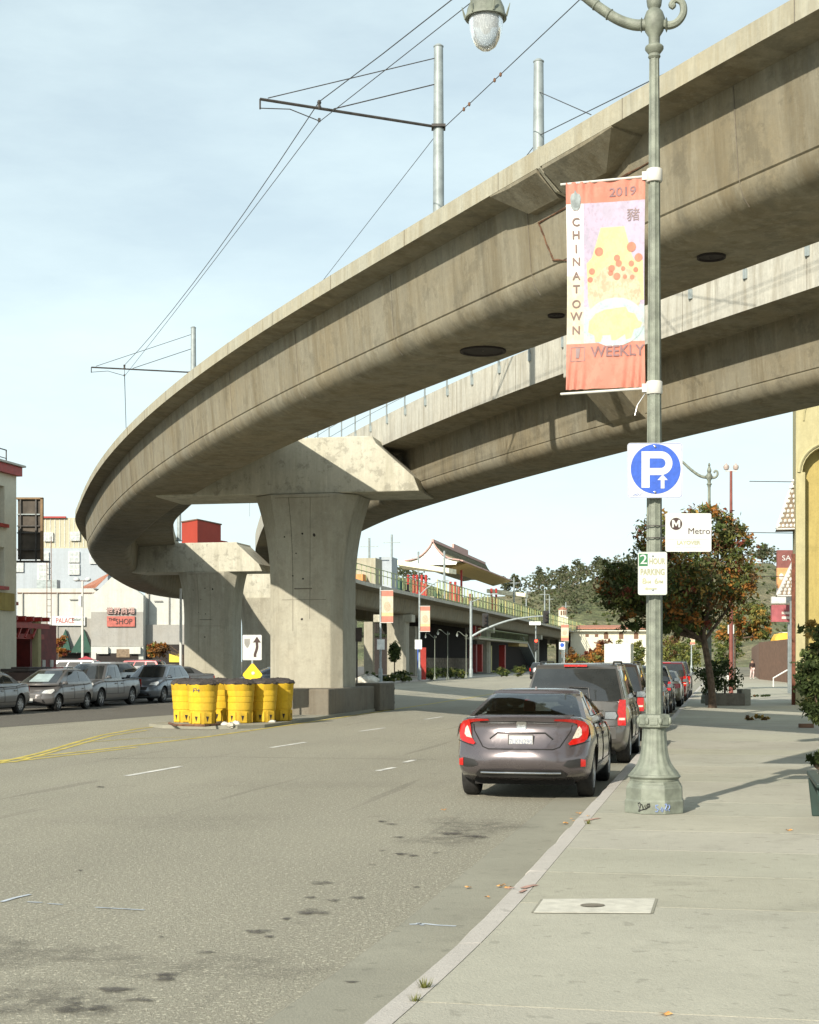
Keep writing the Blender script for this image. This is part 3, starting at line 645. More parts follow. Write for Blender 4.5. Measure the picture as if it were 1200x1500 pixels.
# ---------------------------------------------------------------- ornate street lamp, its banner and signs
LB=V((2.66,16.32,KERB)); LD=N                      # arm points over the road
LRZ=math.atan2(N.y,N.x)                            # local +X = towards the road
def make_lamp():
    L=thing('street_lamp','tall ornate green street lamp with fluted foot on the pavement, carrying banner and signs','street lamp',LB,LRZ,'ornate green street lamps')
    G_=MT['lamp_green']
    mb=MB(); ph=PI/8
    mb.lathe([(.338,0),(.338,.13),(.325,.15),(.322,.27),(.312,.285),(.305,.31),(.29,.315),(.29,.335),(.272,.345)],8,phase=ph,smooth=False); part('base',mb,G_,L,bevel=.008)
    # raised panels on the octagon sides
    mb=MB()
    mb.lathe([(.262,.345),(.262,.365),(.275,.375),(.285,.39),(.275,.41),(.262,.415)],32); part('base_ring',mb,G_,L)
    mb=MB(); n=64; rings=[]
    for z,r in ((.405,.272),(.43,.262),(.47,.226),(.52,.19),(.58,.165),(.65,.149),(.74,.139),(.85,.132),(.92,.13)):
        rings.append([V((r*(1-.055*(.5+.5*math.cos(16*2*PI*k/n)))*math.cos(2*PI*k/n),r*(1-.055*(.5+.5*math.cos(16*2*PI*k/n)))*math.sin(2*PI*k/n),z)) for k in range(n)])
    mb.loft(rings,0,True); part('fluted_foot',mb,G_,L)
    mb=MB(); mb.lathe([(.135,.91),(.175,.925),(.18,.945),(.18,1.035),(.172,1.055),(.12,1.065)],8,phase=ph,smooth=False)
    for k in range(8):
        a=2*PI*k/8; c=V((.163*math.cos(a),.163*math.sin(a),.99)); mb.box(c,(.03,.085,.075),0,a)
        for s in (-1,1): mb.ball(c+V((.008*math.cos(a),.008*math.sin(a),0))+V((-math.sin(a),math.cos(a),0))*.066*s,(.018,.018,.04),6,4)
    part('collar',mb,G_,L,bevel=.006)
    mb=MB(); rings=[]
    for z,r in ((1.06,.093),(3.,.084),(5.,.073),(7.,.061),(8.2,.054)):
        ring=[]
        for k in range(8):
            a0=2*PI*(k-.5)/8-.25; a1=2*PI*(k+.5)/8-.25; p0=V((r*math.cos(a0),r*math.sin(a0),z)); p1=V((r*math.cos(a1),r*math.sin(a1),z)); inn=V((math.cos((a0+a1)/2),math.sin((a0+a1)/2),0))*(-.055*r)
            ring+=[p0,p0.lerp(p1,.16),p0.lerp(p1,.22)+inn,p0.lerp(p1,.78)+inn,p0.lerp(p1,.84)]
        rings.append(ring)
    mb.loft(rings,0,False); part('shaft',mb,G_,L)
    mb=MB(); mb.lathe([(.055,8.18),(.068,8.2),(.06,8.23),(.10,8.28),(.10,8.31),(.06,8.34),(.062,8.42),(.10,8.48),(.115,8.56),(.115,8.62),(.09,8.69),(.06,8.72),(.075,8.75),(.085,8.82),(.06,8.90),(.03,8.97),(.05,9.02),(.02,9.1)],12); part('capital',mb,G_,L)
    arm=[(.08,0,8.56),(.22,0,8.57),(.42,0,8.66),(.70,0,8.88),(.95,0,9.12),(1.2,0,9.33),(1.5,0,9.47),(1.72,0,9.46),(1.82,0,9.36),(1.85,0,9.22)]
    pa=catmull(arm,4); mb=MB(); mb.tube(pa,[.062-.028*i/len(pa) for i in range(len(pa))],10)
    for k in (2,9,11,13):
        t=(pa[k+1]-pa[k]).normalized(); M=V((0,0,1)).rotation_difference(t).to_matrix(); mb.lathe([(.055,-.012),(.085-.012*k/6,0),(.055,.012)],12,pa[k],R=M)
    part('arm',mb,G_,L)
    sp=[(-.08,0,8.56),(-.16,0,8.53),(-.25,0,8.56),(-.31,0,8.65),(-.30,0,8.76),(-.23,0,8.80),(-.18,0,8.75),(-.21,0,8.72)]
    ps=catmull(sp,4); mb=MB(); mb.tube(ps,[.05-.022*i/len(ps) for i in range(len(ps))],8); mb.ball((-.2,0,8.74),.035,8,6); mb.lathe([(.06,-.01),(.08,0),(.06,.01)],10,(-.13,0,8.54),axis='X'); part('scroll',mb,G_,L)
    mb=MB(); c=(1.85,0,0)
    mb.lathe([(.04,9.24),(.06,9.2),(.06,9.14),(.095,9.12),(.1,9.05),(.13,9.02),(.17,8.97),(.205,8.89),(.218,8.82),(.232,8.80),(.232,8.775),(.20,8.78),(.19,8.85),(.05,8.98)],24,c)
    for k in range(6):
        a=2*PI*k/6; d=V((math.cos(a),math.sin(a),0)); mb.tube([V(c)+d*.23+V((0,0,8.79)),V(c)+d*.25+V((0,0,8.86)),V(c)+d*.27+V((0,0,8.93))],[.014,.011,.004],5)
    lan=part('lantern',mb,G_,L)
    mb=MB(); mb.lathe([(.19,8.79),(.192,8.74),(.182,8.65),(.155,8.55),(.11,8.47),(.05,8.43),(.004,8.422)],24,c,cap=False); mb.lathe([(.183,8.79),(.185,8.74),(.175,8.65),(.148,8.557),(.104,8.48),(.047,8.442),(.004,8.434)][::-1],24,c,cap=False); part('globe',mb,MT['lens'],lan)
    mb=MB(); mb.lathe([(.03,8.86),(.06,8.82),(.07,8.74),(.06,8.66),(.03,8.62)],12,c); part('bulb',mb,MT['white'],lan)
    return L
lamp=make_lamp()
# small fittings of this lamp only: banner clamps with short rods, graffiti on the foot
for z in (7.08-KERB,4.775-KERB):
    mb=MB(); mb.lathe([(.082,-.07),(.088,-.06),(.088,.06),(.082,.07)],16,(0,0,z)); mb.box((.10,0,z),(.06,.07,.09)); c_=part('banner_clamp',mb,MT['chrome'] if False else MT['white'],lamp)
    mb=MB(); mb.tube([V((.09,0,z+.0)),V((1.02,0,z-.03))],.014,8); part('banner_rod',mb,MT['white'],lamp)
mb=MB(); 
for dz,dx in ((-.02,.06),(.0,.05)): mb.tube([V((.1,-.02,4.55)),V((.13+dx,-.04,4.44+dz)),V((.15+dx,-.03,4.36+dz*2))],.006,5)
part('loose_strap',mb,MT['chrome'],lamp)
def foot_point(a, z, lift=.004):
    """point on the octagon foot: a = angle round it, in lamp space"""
    ap=.338*math.cos(PI/8)+lift; k=round(a/(PI/4)); b=k*PI/4; r=ap/math.cos(a-b)
    return V((r*math.cos(a),r*math.sin(a),z))
AF=math.atan2(-1,-.16)-LRZ                          # direction towards the viewer
def tag_scribble(strokes,a0,mat,r):
    mb=MB()
    for s in strokes: mb.tube([foot_point(AF+(x+a0)/.33,z) for x,z in s],r,4)
    return mb
part('graffiti',tag_scribble([[(-.09,.11),(-.075,.125),(-.055,.115),(-.06,.08),(-.085,.03)],[(-.09,.10),(-.06,.05),(-.04,.045)],[(-.045,.11),(-.03,.06),(-.02,.10),(-.005,.06),(.0,.105),(.015,.075),(.02,.11)],[(-.075,.03),(-.04,.05),(.0,.06),(.03,.085)],[(.01,.11),(.035,.115),(.04,.09),(.03,.075)]],-.09,0,.006),MT['black'],lamp)
t_=m_plain('faded_blue_spray',(.20,.27,.47),.8)
part('graffiti',tag_scribble([[(-.01,.10),(-.035,.10),(-.03,.07),(-.005,.055),(-.02,.03),(-.04,.035)],[(.02,.05),(.03,.08),(.045,.06),(.035,.03),(.02,.05)],[(.06,.11),(.08,.115),(.075,.08),(.06,.06),(.085,.045)],[(.095,.10),(.12,.10),(.12,.07),(.10,.06),(.12,.04)]],.05,0,.007),t_,lamp)
# ---- banner
BZ0,BZ1=4.79-KERB,7.06-KERB
BW=.865
ban=thing('street_banner','faded red, lilac and yellow vertical Chinatown banner hanging on the near lamp post','banner',LB+V((0,0,0)),LRZ)
def fold(u,z):
    """u: 0 at the pole .. BW; z height; returns out-of-plane offset"""
    tt=(z-BZ0)/(BZ1-BZ0); e=max(0,1-tt/.2); e2=max(0,(tt-.86)/.14)
    return .012*math.sin(u*5+tt*3)+e*.016*math.sin(u*55+6*math.sin(u*7)+tt*14)+e2*.012*math.sin(u*48+3*math.sin(u*9))+.01*math.sin(tt*9)
def edgex(z):
    tt=(z-BZ0)/(BZ1-BZ0); return .012*math.sin(tt*PI)
def bp(u,z,lift=0.): return V((.095+u+edgex(z)*(1-2*u/BW),fold(u,z)+lift,z))     # +Y of the lamp frame faces ... the viewer side set below
VS=-1. if (Matrix.Rotation(LRZ,3,'Z')@V((0,1,0))).y>0 else 1.
def patch(mb,u0,u1,z0,z1,lift,mat=0,n=None):
    nu=max(2,int((u1-u0)/.012)); nz=max(2,int((z1-z0)/.03)); mb.grid(lambda a,b:bp(u0+(u1-u0)*a,z0+(z1-z0)*b,VS*lift),nu,nz,mat,True)
mb=MB(); 
mb.grid(lambda a,b:bp(BW*a,BZ0+(BZ1-BZ0)*b,VS*.0),72,90,0,True); mb.grid(lambda a,b:bp(BW*a,BZ0+(BZ1-BZ0)*b,-VS*.002),72,90,0,True)
cloth=part('cloth',mb,MT['cloth'],ban)
def bc(n,c,c2=None,scale=9.):
    """faded print: two inks breaking into each other in brush-like patches"""
    t=NT('banner_'+n); v=t.coords((1,1,.7)); c2=c2 or sc(c,.85); a_=t.noise(v,scale,6.,.65,.47,.56); b_=t.noise(v,scale*3.1,4.,.6,.54,.62); g_=t.noise(v,2.,4.)
    col=t.mix(a_,c,c2); col=t.mix(t.math('MULTIPLY',b_,.5),col,sc(c,.72)); col=t.mix(t.math('MULTIPLY',g_,.25),col,sc(c,1.25)); t.color(col); t.set(.8); return t.m
bred,blil,byel,borg,bblu=bc('coral',(.52,.20,.145),(.49,.165,.115),4.),bc('lilac',(.41,.345,.44),(.35,.315,.39)),bc('pale_yellow',(.53,.48,.25),(.55,.41,.22),11.),bc('orange',(.50,.19,.125)),bc('sky',(.35,.43,.44),(.45,.45,.42)); bcream=bc('cream',(.52,.48,.39),(.54,.44,.30),5.); bblush=bc('blush',(.52,.41,.29),(.52,.30,.2),14.)
mb=MB(); patch(mb,0,BW,BZ1-.235,BZ1,.003); part('top_band',mb,bred,ban); mb=MB(); patch(mb,0,BW,BZ0,BZ0+.50,.003); part('foot_band',mb,bred,ban)
UL=BW-.19
mb=MB(); patch(mb,0,UL,BZ0+.9,BZ1-.235,.003); part('lilac_field',mb,blil,ban)
mb=MB(); patch(mb,0,UL,BZ0+.50,BZ0+.9,.003); part('lower_field',mb,bblu,ban)
mb=MB(); patch(mb,UL,BW,BZ0+.50,BZ0+1.25,.003); part('side_strip',mb,bcream,ban)
def shape(mb,pts,lift,mat=0):
    """flat printed shape given by a polygon in (u from left edge, z from bottom)"""
    bm=bmesh.new(); vs=[bm.verts.new((x,0,z)) for x,z in pts]; f=bm.faces.new(vs); bmesh.ops.triangulate(bm,faces=[f]); bmesh.ops.subdivide_edges(bm,edges=bm.edges[:],cuts=3,use_grid_fill=True)
    base=len(mb.v); bm.verts.index_update()
    for v in bm.verts: mb.v.append(bp(BW-v.co.x,BZ0+v.co.z,VS*lift))
    for f in bm.faces: mb.face([base+v.index for v in f.verts],mat,True)
    bm.free()
def ell(cx,cz,rx,rz,n=20,a0=0,a1=2*PI): return [(cx+rx*math.cos(a0+(a1-a0)*k/n),cz+rz*math.sin(a0+(a1-a0)*k/n)) for k in range(n if a1-a0>6 else n+1)]
# generic festival picture: a tiered cream roof, red round flowers, a yellow hill and a yellow pig on blue-green
mb=MB(); shape(mb,[(.24,.95),(.86,.95),(.85,1.38),(.76,1.38),(.70,1.46),(.66,1.56),(.60,1.56),(.60,1.70),(.64,1.76),(.38,1.76),(.42,1.70),(.42,1.56),(.34,1.54),(.28,1.44),(.22,1.38)],.005); part('printed_tower',mb,byel,ban)
mb=MB(); shape(mb,ell(.53,1.02,.30,.33),.006); part('printed_sun',mb,bblush,ban)
for x,z,r in ((.36,1.50,.048),(.72,1.53,.052),(.56,1.42,.036),(.58,1.36,.036),(.50,1.31,.038),(.49,1.26,.03),(.56,1.22,.04),(.72,1.35,.032),(.80,1.41,.045),(.63,1.30,.025),(.28,1.29,.035),(.77,1.28,.028),(.65,1.21,.025),(.26,1.2,.03),(.73,1.2,.026)):
    mb=MB(); shape(mb,ell(x,z,r,r*1.05,12),.008); part('printed_flower',mb,borg,ban)
mb=MB(); shape(mb,ell(.535,.72,.33,.27),.007); part('printed_wreath',mb,bblu,ban)
mb=MB(); shape(mb,[(.24,.62),(.25,.74),(.32,.82),(.42,.86),(.54,.87),(.62,.84),(.66,.88),(.69,.82),(.76,.80),(.80,.72),(.84,.70),(.82,.65),(.75,.63),(.72,.54),(.66,.52),(.65,.58),(.58,.57),(.55,.52),(.50,.52),(.49,.58),(.40,.58),(.38,.51),(.32,.51),(.31,.58)],.009); part('printed_pig',mb,byel,ban)
def btext(s,size,u,z,mat,sx=1.,name='lettering',lift=.010,sp=1.,bold=.0025):
    tmp=MB(); tmp.text(s,size,Matrix.Identity(4),0,.0,sx=sx,space=sp,bold=bold)
    out=MB(); out.f=tmp.f; out.m=tmp.m; out.s=tmp.s
    for q in tmp.v: out.v.append(bp(BW-(u+q.x),BZ0+z+q.z,VS*lift))
    return part(name,out,mat,ban)
ink=m_plain('banner_ink',(.27,.20,.20),.8,0.,.15); fade=m_plain('banner_faded_ink',(.24,.14,.14),.8,0.,.2,9.)
for ch,z in zip('CHINATOWN',(1.83,1.69,1.54,1.40,1.245,1.10,.935,.80,.645)):
    btext(ch,.125,.105,z,m_plain('banner_grey_ink',(.20,.14,.12),.8) if z==1.83 else bpy.data.materials['banner_grey_ink'])
btext('WEEKLY',.165,.565,.395,fade,.94,'lettering',.0125); btext('豬',.15,.74,1.87,ink,bold=0.); btext('2019',.135,.62,2.135,fade,1.1)
mb=MB()
for x0,x1,z0,z1 in ((.046,.204,.306,.312),(.046,.204,.458,.464),(.046,.053,.312,.458),(.197,.204,.312,.458)): shape(mb,[(x0,z0),(x1,z0),(x1,z1),(x0,z1)],.009)
shape(mb,[(.105,.45),(.155,.45),(.14,.34),(.105,.34)],.009); part('emblem',mb,ink,ban)
mb=MB(); shape(mb,[(.045,2.10),(.06,2.14),(.09,2.15),(.10,2.19),(.12,2.15),(.15,2.14),(.165,2.10),(.155,2.0),(.13,1.965),(.08,1.965),(.055,2.0)],.009); shape(mb,ell(.105,2.02,.035,.025,12),.011); part('lantern_emblem',mb,m_plain('banner_slate',(.24,.27,.27),.8,0.,.3,12.),ban)
# ---- signs strapped to the post
def sign_root(name,label,cat,px,py,d,rz=-.04):
    return thing(name,label,cat,P(px,py,d),rz)
def rrect(w,h,r,n=5):
    o=[]
    for cx,cz,a in ((w/2-r,-h/2+r,-PI/2),(w/2-r,h/2-r,0),(-w/2+r,h/2-r,PI/2),(-w/2+r,-h/2+r,PI)):
        for k in range(n+1): o.append((cx+r*math.cos(a+PI/2*k/n),cz+r*math.sin(a+PI/2*k/n)))
    return o
def plate(pts,y0,y1): 
    mb=MB(); mb.prism([V((x,y0,z)) for x,z in pts],(0,y1-y0,0)); return mb
def decal(pts,y): 
    mb=MB(); mb.poly([V((x,y,z)) for x,z in pts]); return mb
I4=Matrix.Identity(4)
def TM(x,z,y=-.008): return Matrix.Translation((x,y,z))
k=1/135.
sg=sign_root('parking_sign','square white sign with a blue disc, big white P and small arrow','parking sign',959.5,689,16.17,-.02)
W=80*k; part('panel',plate(rrect(W,W,.035),0,.004),MT['sign_white'],sg)
mb=MB(); o=rrect(W-.012,W-.012,.03); q=rrect(W-.019,W-.019,.027); A=mb.ring([V((x,-.0015,z)) for x,z in o]); B=mb.ring([V((x,-.0015,z)) for x,z in q]); mb.bridge(A,B,0,False); part('border',mb,MT['sign_blue'],sg)
c=(.008,.015); part('disc',decal([(c[0]+.268*math.cos(2*PI*i/48),c[1]+.268*math.sin(2*PI*i/48)) for i in range(48)],-.002),MT['sign_blue'],sg)
# white P drawn as stem + bowl
mb=MB(); z0,z1=-.187,.205; x0=-.145; st=.088
mb.poly([V((x,-.004,z)) for x,z in ((x0,z0),(x0+st,z0),(x0+st,z1),(x0,z1))])
def bowl(R,r,zc,xc,n=20):
    A=[V((xc+R*.98*math.cos(-PI/2+PI*i/n),-.0042,zc+R*math.sin(-PI/2+PI*i/n))) for i in range(n+1)]; B=[V((xc+r*.98*math.cos(-PI/2+PI*i/n),-.0042,zc+r*math.sin(-PI/2+PI*i/n))) for i in range(n+1)]
    a=mb.ring(A); b=mb.ring(B); mb.bridge(a,b,0,False,False)
    mb.poly([V((x0+st-.001,-.0042,zc-R)),A[0],B[0],V((x0+st-.001,-.0042,zc-r))]); mb.poly([V((x0+st-.001,-.0042,zc+r)),B[-1],A[-1],V((x0+st-.001,-.0042,zc+R))])
bowl(.128,.052,.077,.062); part('letter_p',mb,MT['sign_white'],sg)
mb=MB(); mb.poly([V((x,-.0045,z)) for x,z in ((.062,-.195),(.102,-.195),(.102,-.105),(.138,-.105),(.082,-.045),(.026,-.105),(.062,-.105))]); part('arrow',mb,MT['sign_white'],sg)
mb=MB(); mb.text('LADOT',.033,TM(-.185,-.262,-.003),0,.0); part('lettering',mb,MT['sign_blue'],sg)
mb=MB(); 
for z in (.255,-.235): mb.lathe([(.012,0),(.012,.006),(.004,.009)],10,(.0,-.009,z),axis='Y')
part('bolt',mb,MT['chrome'],sg)
sg=sign_root('transit_sign','white flag mounted sign with round M emblem reading Metro LAYOVER','transit sign',1008.5,780,16.2,.0)
W,H=67*k,56*k; part('panel',plate(rrect(W,H,.02),0,.006),MT['sign_white'],sg)
mb=MB(); cx,cz=-.133,.093; n=40; mb.poly([V((cx+.066*math.cos(2*PI*i/n),-.002,cz+.066*math.sin(2*PI*i/n))) for i in range(n)]); part('emblem_disc',mb,MT['brown_black'],sg)
mb=MB(); mb.poly([V((cx+x,-.004,cz+z)) for x,z in ((-.044,-.038),(-.024,-.038),(-.024,.008),(0,-.03),(.024,.008),(.024,-.038),(.044,-.038),(.044,.042),(.022,.042),(0,.0),(-.022,.042),(-.044,.042))]); part('emblem_letter',mb,MT['sign_white'],sg)
mb=MB(); mb.text('Metro',.094,TM(.115,.012,-.003),0,0,sx=1.02); part('lettering',mb,MT['brown_black'],sg)
mb=MB(); mb.text('LAYOVER',.056,TM(0,-.112,-.003),0,0,sx=1.05,bold=.002); part('lettering',mb,MT['sign_olive'],sg)
mb=MB(); mb.text('Metro Operator Use Only',.022,TM(0,-.160,-.003),0,0,sx=1.2); mb.box((0,-.0025,-.075),(.44,.001,.003)); part('lettering',mb,MT['pale_text'],sg)
mb=MB()
for z in (.075,-.055): 
    mb.lathe([(.08,-.006),(.083,-.006),(.083,.006),(.08,.006)],18,V((-.363,.1,z)),cap=False); mb.box((-.262,.03,z),(.05,.03,.016))
part('strap',mb,MT['dark_steel'],sg)
sg=sign_root('time_limit_sign','narrow white sign reading 2 HOUR PARKING 8AM 6PM with left arrow','parking sign',956,840,16.17,-.03)
W,H=42*k,62.5*k; part('panel',plate(rrect(W,H,.022),0,.004),MT['sign_white'],sg)
mb=MB(); o=rrect(W-.010,H-.010,.02); q=rrect(W-.018,H-.018,.018); A=mb.ring([V((x,-.0015,z)) for x,z in o]); B=mb.ring([V((x,-.0015,z)) for x,z in q]); mb.bridge(A,B,0,False); part('border',mb,m_plain('sign_pale_green',(.45,.55,.42),.5),sg)
part('number_panel',decal([(-.145,.08),(-.052,.08),(-.052,.212),(-.145,.212)],-.002),MT['sign_green'],sg)
mb=MB(); mb.text('2',.145,TM(-.098,.146,-.004),0,0,sx=1.15); mb.text('2',.145,TM(-.095,.147,-.0042),0,0,sx=1.15); part('numeral',mb,MT['sign_white'],sg)
mb=MB(); mb.text('HOUR',.088,TM(.048,.128,-.003),0,0,sx=.68,bold=.003); mb.text('PARKING',.092,TM(.0,.012,-.003),0,0,sx=.68,bold=.003); part('lettering',mb,MT['sign_olive'],sg)
mb=MB(); mb.text('8',.086,TM(-.09,-.085,-.003),0,0,bold=.002); mb.text('AM',.044,TM(-.045,-.094,-.003),0,0,sx=.9,bold=.002); mb.text('6',.086,TM(.04,-.085,-.003),0,0,bold=.002); mb.text('PM',.044,TM(.088,-.094,-.003),0,0,sx=.9,bold=.002); part('lettering',mb,MT['sign_olive'],sg)
mb=MB(); mb.poly([V((x,-.003,z)) for x,z in ((-.09,-.165),(-.055,-.145),(-.055,-.158),(.045,-.158),(.045,-.172),(-.055,-.172),(-.055,-.185))]); part('arrow',mb,MT['sign_olive'],sg)
mb=MB(); 
for z in (.19,-.175): mb.lathe([(.010,0),(.010,.005),(.003,.008)],10,(.0,-.008,z),axis='Y')
part('bolt',mb,MT['steel'],sg)
# ---------------------------------------------------------------- cars
def rear_fn(sp):
    rp=sp['rear']; hw=sp['W']/2; kr=sp.get('kr',.22)
    return lambda x,z: -sp['L']/2+interp(z,rp)+kr*(abs(x)/hw)**3.2
def front_fn(sp):
    fp=sp['front']; hw=sp['W']/2; kf=sp.get('kf',.34)
    return lambda x,z: sp['L']/2-interp(z,fp)-kf*(abs(x)/hw)**2.6
def half_w(sp,y):
    t=abs(y)/(sp['L']/2); w=sp['W']/2
    return w*(1-.055*max(0,(t-.55)/.45)**2)
def belt(sp,y): return smooth_interp(y,sp['top'])
def bottom(sp,y): return interp(y,[(-sp['L']/2,sp.get('br',.30)),(-sp['L']/2+.5,.21),(sp['L']/2-.5,.20),(sp['L']/2,.25)])
SEC=[(0,0.),(.80,0.),(.93,.05),(.975,.16),(.995,.36),(1.,.55),(.992,.70),(.972,.83),(.93,.935),(.85,.985),(.60,1.01),(.30,1.02)]
def side_x(sp,y,z):
    b=bottom(sp,y); t=belt(sp,y); v=(z-b)/max(.01,t-b); w=half_w(sp,y)
    return w*interp(v,[(.05,.93),(.16,.975),(.36,.995),(.55,1.),(.70,.992),(.83,.972),(.935,.93)])
def body_mesh(sp, paint):
    L=sp['L']; mb=MB(); Rf=rear_fn(sp); Ff=front_fn(sp)
    ys=[-L/2,-L/2+.03,-L/2+.09,-L/2+.2]+[-L/2+.2+(L-.4)*k/22 for k in range(1,22)]+[L/2-.2,L/2-.09,L/2-.03,L/2]
    def ring(y,s=1.):
        w=half_w(sp,y); b=bottom(sp,y); t=belt(sp,y); half=[(w*a,b+(t-b)*v) for a,v in SEC]
        zc=(b+t)/2; pts=[(x*s,zc+(z-zc)*s) for x,z in half]
        full=pts+[(-x,z) for x,z in pts[:0:-1]]; 
        return [(x,y,z) for x,z in full]
    def warp(p):
        x,y,z=p; wr=max(0,1-(y+L/2)/.9); wf=max(0,1-(L/2-y)/1.1)
        yy=y+(Rf(x,z)+L/2)*wr**1.5+(Ff(x,z)-L/2)*wf**1.5
        return V((x,yy,z))
    rings=[]
    for s in (.12,.35,.6,.8): rings.append([warp(p) for p in ring(-L/2,s*.94)])
    for i,y in enumerate(ys):
        s=1.
        if i==0 or i==len(ys)-1: s=.955
        elif i in (1,len(ys)-2): s=.985
        elif i in (2,len(ys)-3): s=.997
        rings.append([warp(p) for p in ring(y,s)])
    for s in (.8,.6,.35,.12): rings.append([warp(p) for p in ring(L/2,s*.94)])
    mb.loft(rings,0,True)
    return mb
def gh(sp):
    """greenhouse surface: returns fn(face,a,v) with v 0 at the belt, 1 at the roof edge"""
    g=sp['gh']; zb=g['zb']; zr=g['zr']; 
    def yr(v): return interp(v,g['rear'])
    def yf(v): return interp(v,g['front'])
    def wx(v): return g['wb']+(g['wt']-g['wb'])*(v**1.15)
    def zz(v): return zb+(zr-zb)*v
    def f(face,a,v):
        w=wx(v)
        if face=='rear':
            x=a*w; return V((x,yr(v)+g.get('cr',.16)*abs(a)**2.4,zz(v)))
        if face=='front':
            x=a*w; return V((x,yf(v)-g.get('cf',.30)*abs(a)**2.2,zz(v)))
        y0=yr(v)+g.get('cr',.16); y1=yf(v)-g.get('cf',.30); y=y0+(y1-y0)*a
        s=1 if face=='right' else -1
        return V((s*(w+.018*math.sin(PI*a)),y,zz(v)))
    return f
def greenhouse_mesh(sp,opened=False):
    f=gh(sp); mb=MB(); rings=[]
    vs=[-.12,0,.15,.3,.45,.6,.75,.88,.96,1.]
    def ring(v):
        vv=max(v,0); pts=[f('right',a/8,vv) for a in range(0,9)]+[f('front',1-a/5,vv) for a in range(1,10)]+[f('left',1-a/8,vv) for a in range(0,9)]+[f('rear',-1+a/5,vv) for a in range(1,10)]
        if v<0: 
            for p in pts: p.z+=v*(sp['gh']['zr']-sp['gh']['zb'])
        return pts
    for v in vs: rings.append(ring(v))
    top=ring(1.); c=sum(top,V())/len(top); rise=sp['gh'].get('crown',.05)
    for s,k in ((.975,.35),(.90,.62),(.7,.85),(.4,.97),(.1,1.)): rings.append([V((c.x+(p.x-c.x)*s,c.y+(p.y-c.y)*s,p.z+rise*k)) for p in top])
    if not opened: mb.loft(rings,0,True); return mb
    R=[mb.ring(r) for r in rings]; allv=vs+[2]*5
    for k,(a_,b_) in enumerate(zip(R,R[1:])):
        hole=allv[k]>=.15 and allv[k+1]<=.88
        for j in range(len(a_)):
            if hole and (2<=j<=6 or 9<=j<=16 or 20<=j<=24 or 27<=j<=34): continue
            q=(j+1)%len(a_); mb.face((a_[j],a_[q],b_[q],b_[j]),0,True)
    mb.face(R[-1],0); return mb
def pane(sp,face,a0,a1,v0,v1,lift=.006,n=8,a0t=None,a1t=None):
    f=gh(sp); mb=MB()
    def q(u,w):
        v=v0+(v1-v0)*w; lo=a0+((a0t if a0t is not None else a0)-a0)*w; hi=a1+((a1t if a1t is not None else a1)-a1)*w
        a=lo+(hi-lo)*u; p=f(face,a,v); e=1e-3
        n1=f(face,a+e,v)-p; n2=f(face,a,min(v+e,1))-f(face,a,min(v+e,1)-e); nn=n1.cross(n2)
        if nn.length<1e-9: nn=V((0,0,1))
        nn.normalize(); ref={'rear':V((0,-1,.3)),'front':V((0,1,.3)),'right':V((1,0,0)),'left':V((-1,0,0))}[face]
        if nn.dot(ref)<0: nn=-nn
        return p+nn*lift
    mb.grid(q,n,6,0,True); return mb
def on_face(fn,pts,lift,sgn,cuts=2):
    """polygon in (x,z) laid on the rear (sgn=-1) or front (+1) surface"""
    mb=MB(); bm=bmesh.new(); vs=[bm.verts.new((x,0,z)) for x,z in pts]; fc=bm.faces.new(vs); bmesh.ops.triangulate(bm,faces=[fc]); bmesh.ops.subdivide_edges(bm,edges=bm.edges[:],cuts=cuts,use_grid_fill=True)
    bm.verts.index_update()
    for v in bm.verts: mb.v.append(V((v.co.x,fn(v.co.x,v.co.z)+sgn*lift,v.co.z)))
    for f in bm.faces: mb.face([v.index for v in f.verts],0,True)
    # skirt back into the body so the piece has thickness
    be=[e for e in bm.edges if e.is_boundary]
    for e in be:
        a,b=e.verts[0].index,e.verts[1].index; i=mb.vert(mb.v[a]-V((0,sgn*.05,0))); j=mb.vert(mb.v[b]-V((0,sgn*.05,0))); mb.face((a,b,j,i))
    bm.free(); return mb
def mir(pts): return [(-x,z) for x,z in pts]
def on_side(sp,pts,side,lift=.006,cuts=2):
    mb=MB(); bm=bmesh.new(); vs=[bm.verts.new((0,y,z)) for y,z in pts]; fc=bm.faces.new(vs); bmesh.ops.triangulate(bm,faces=[fc]); bmesh.ops.subdivide_edges(bm,edges=bm.edges[:],cuts=cuts,use_grid_fill=True); bm.verts.index_update()
    for v in bm.verts: mb.v.append(V((side*(side_x(sp,v.co.y,v.co.z)+lift),v.co.y,v.co.z)))
    for f in bm.faces: mb.face([v.index for v in f.verts],0,True)
    bm.free(); return mb
def bake(o):
    dg=bpy.context.evaluated_depsgraph_get(); me=bpy.data.meshes.new_from_object(o.evaluated_get(dg)); o.modifiers.clear(); o.data=me
WHEELS={}
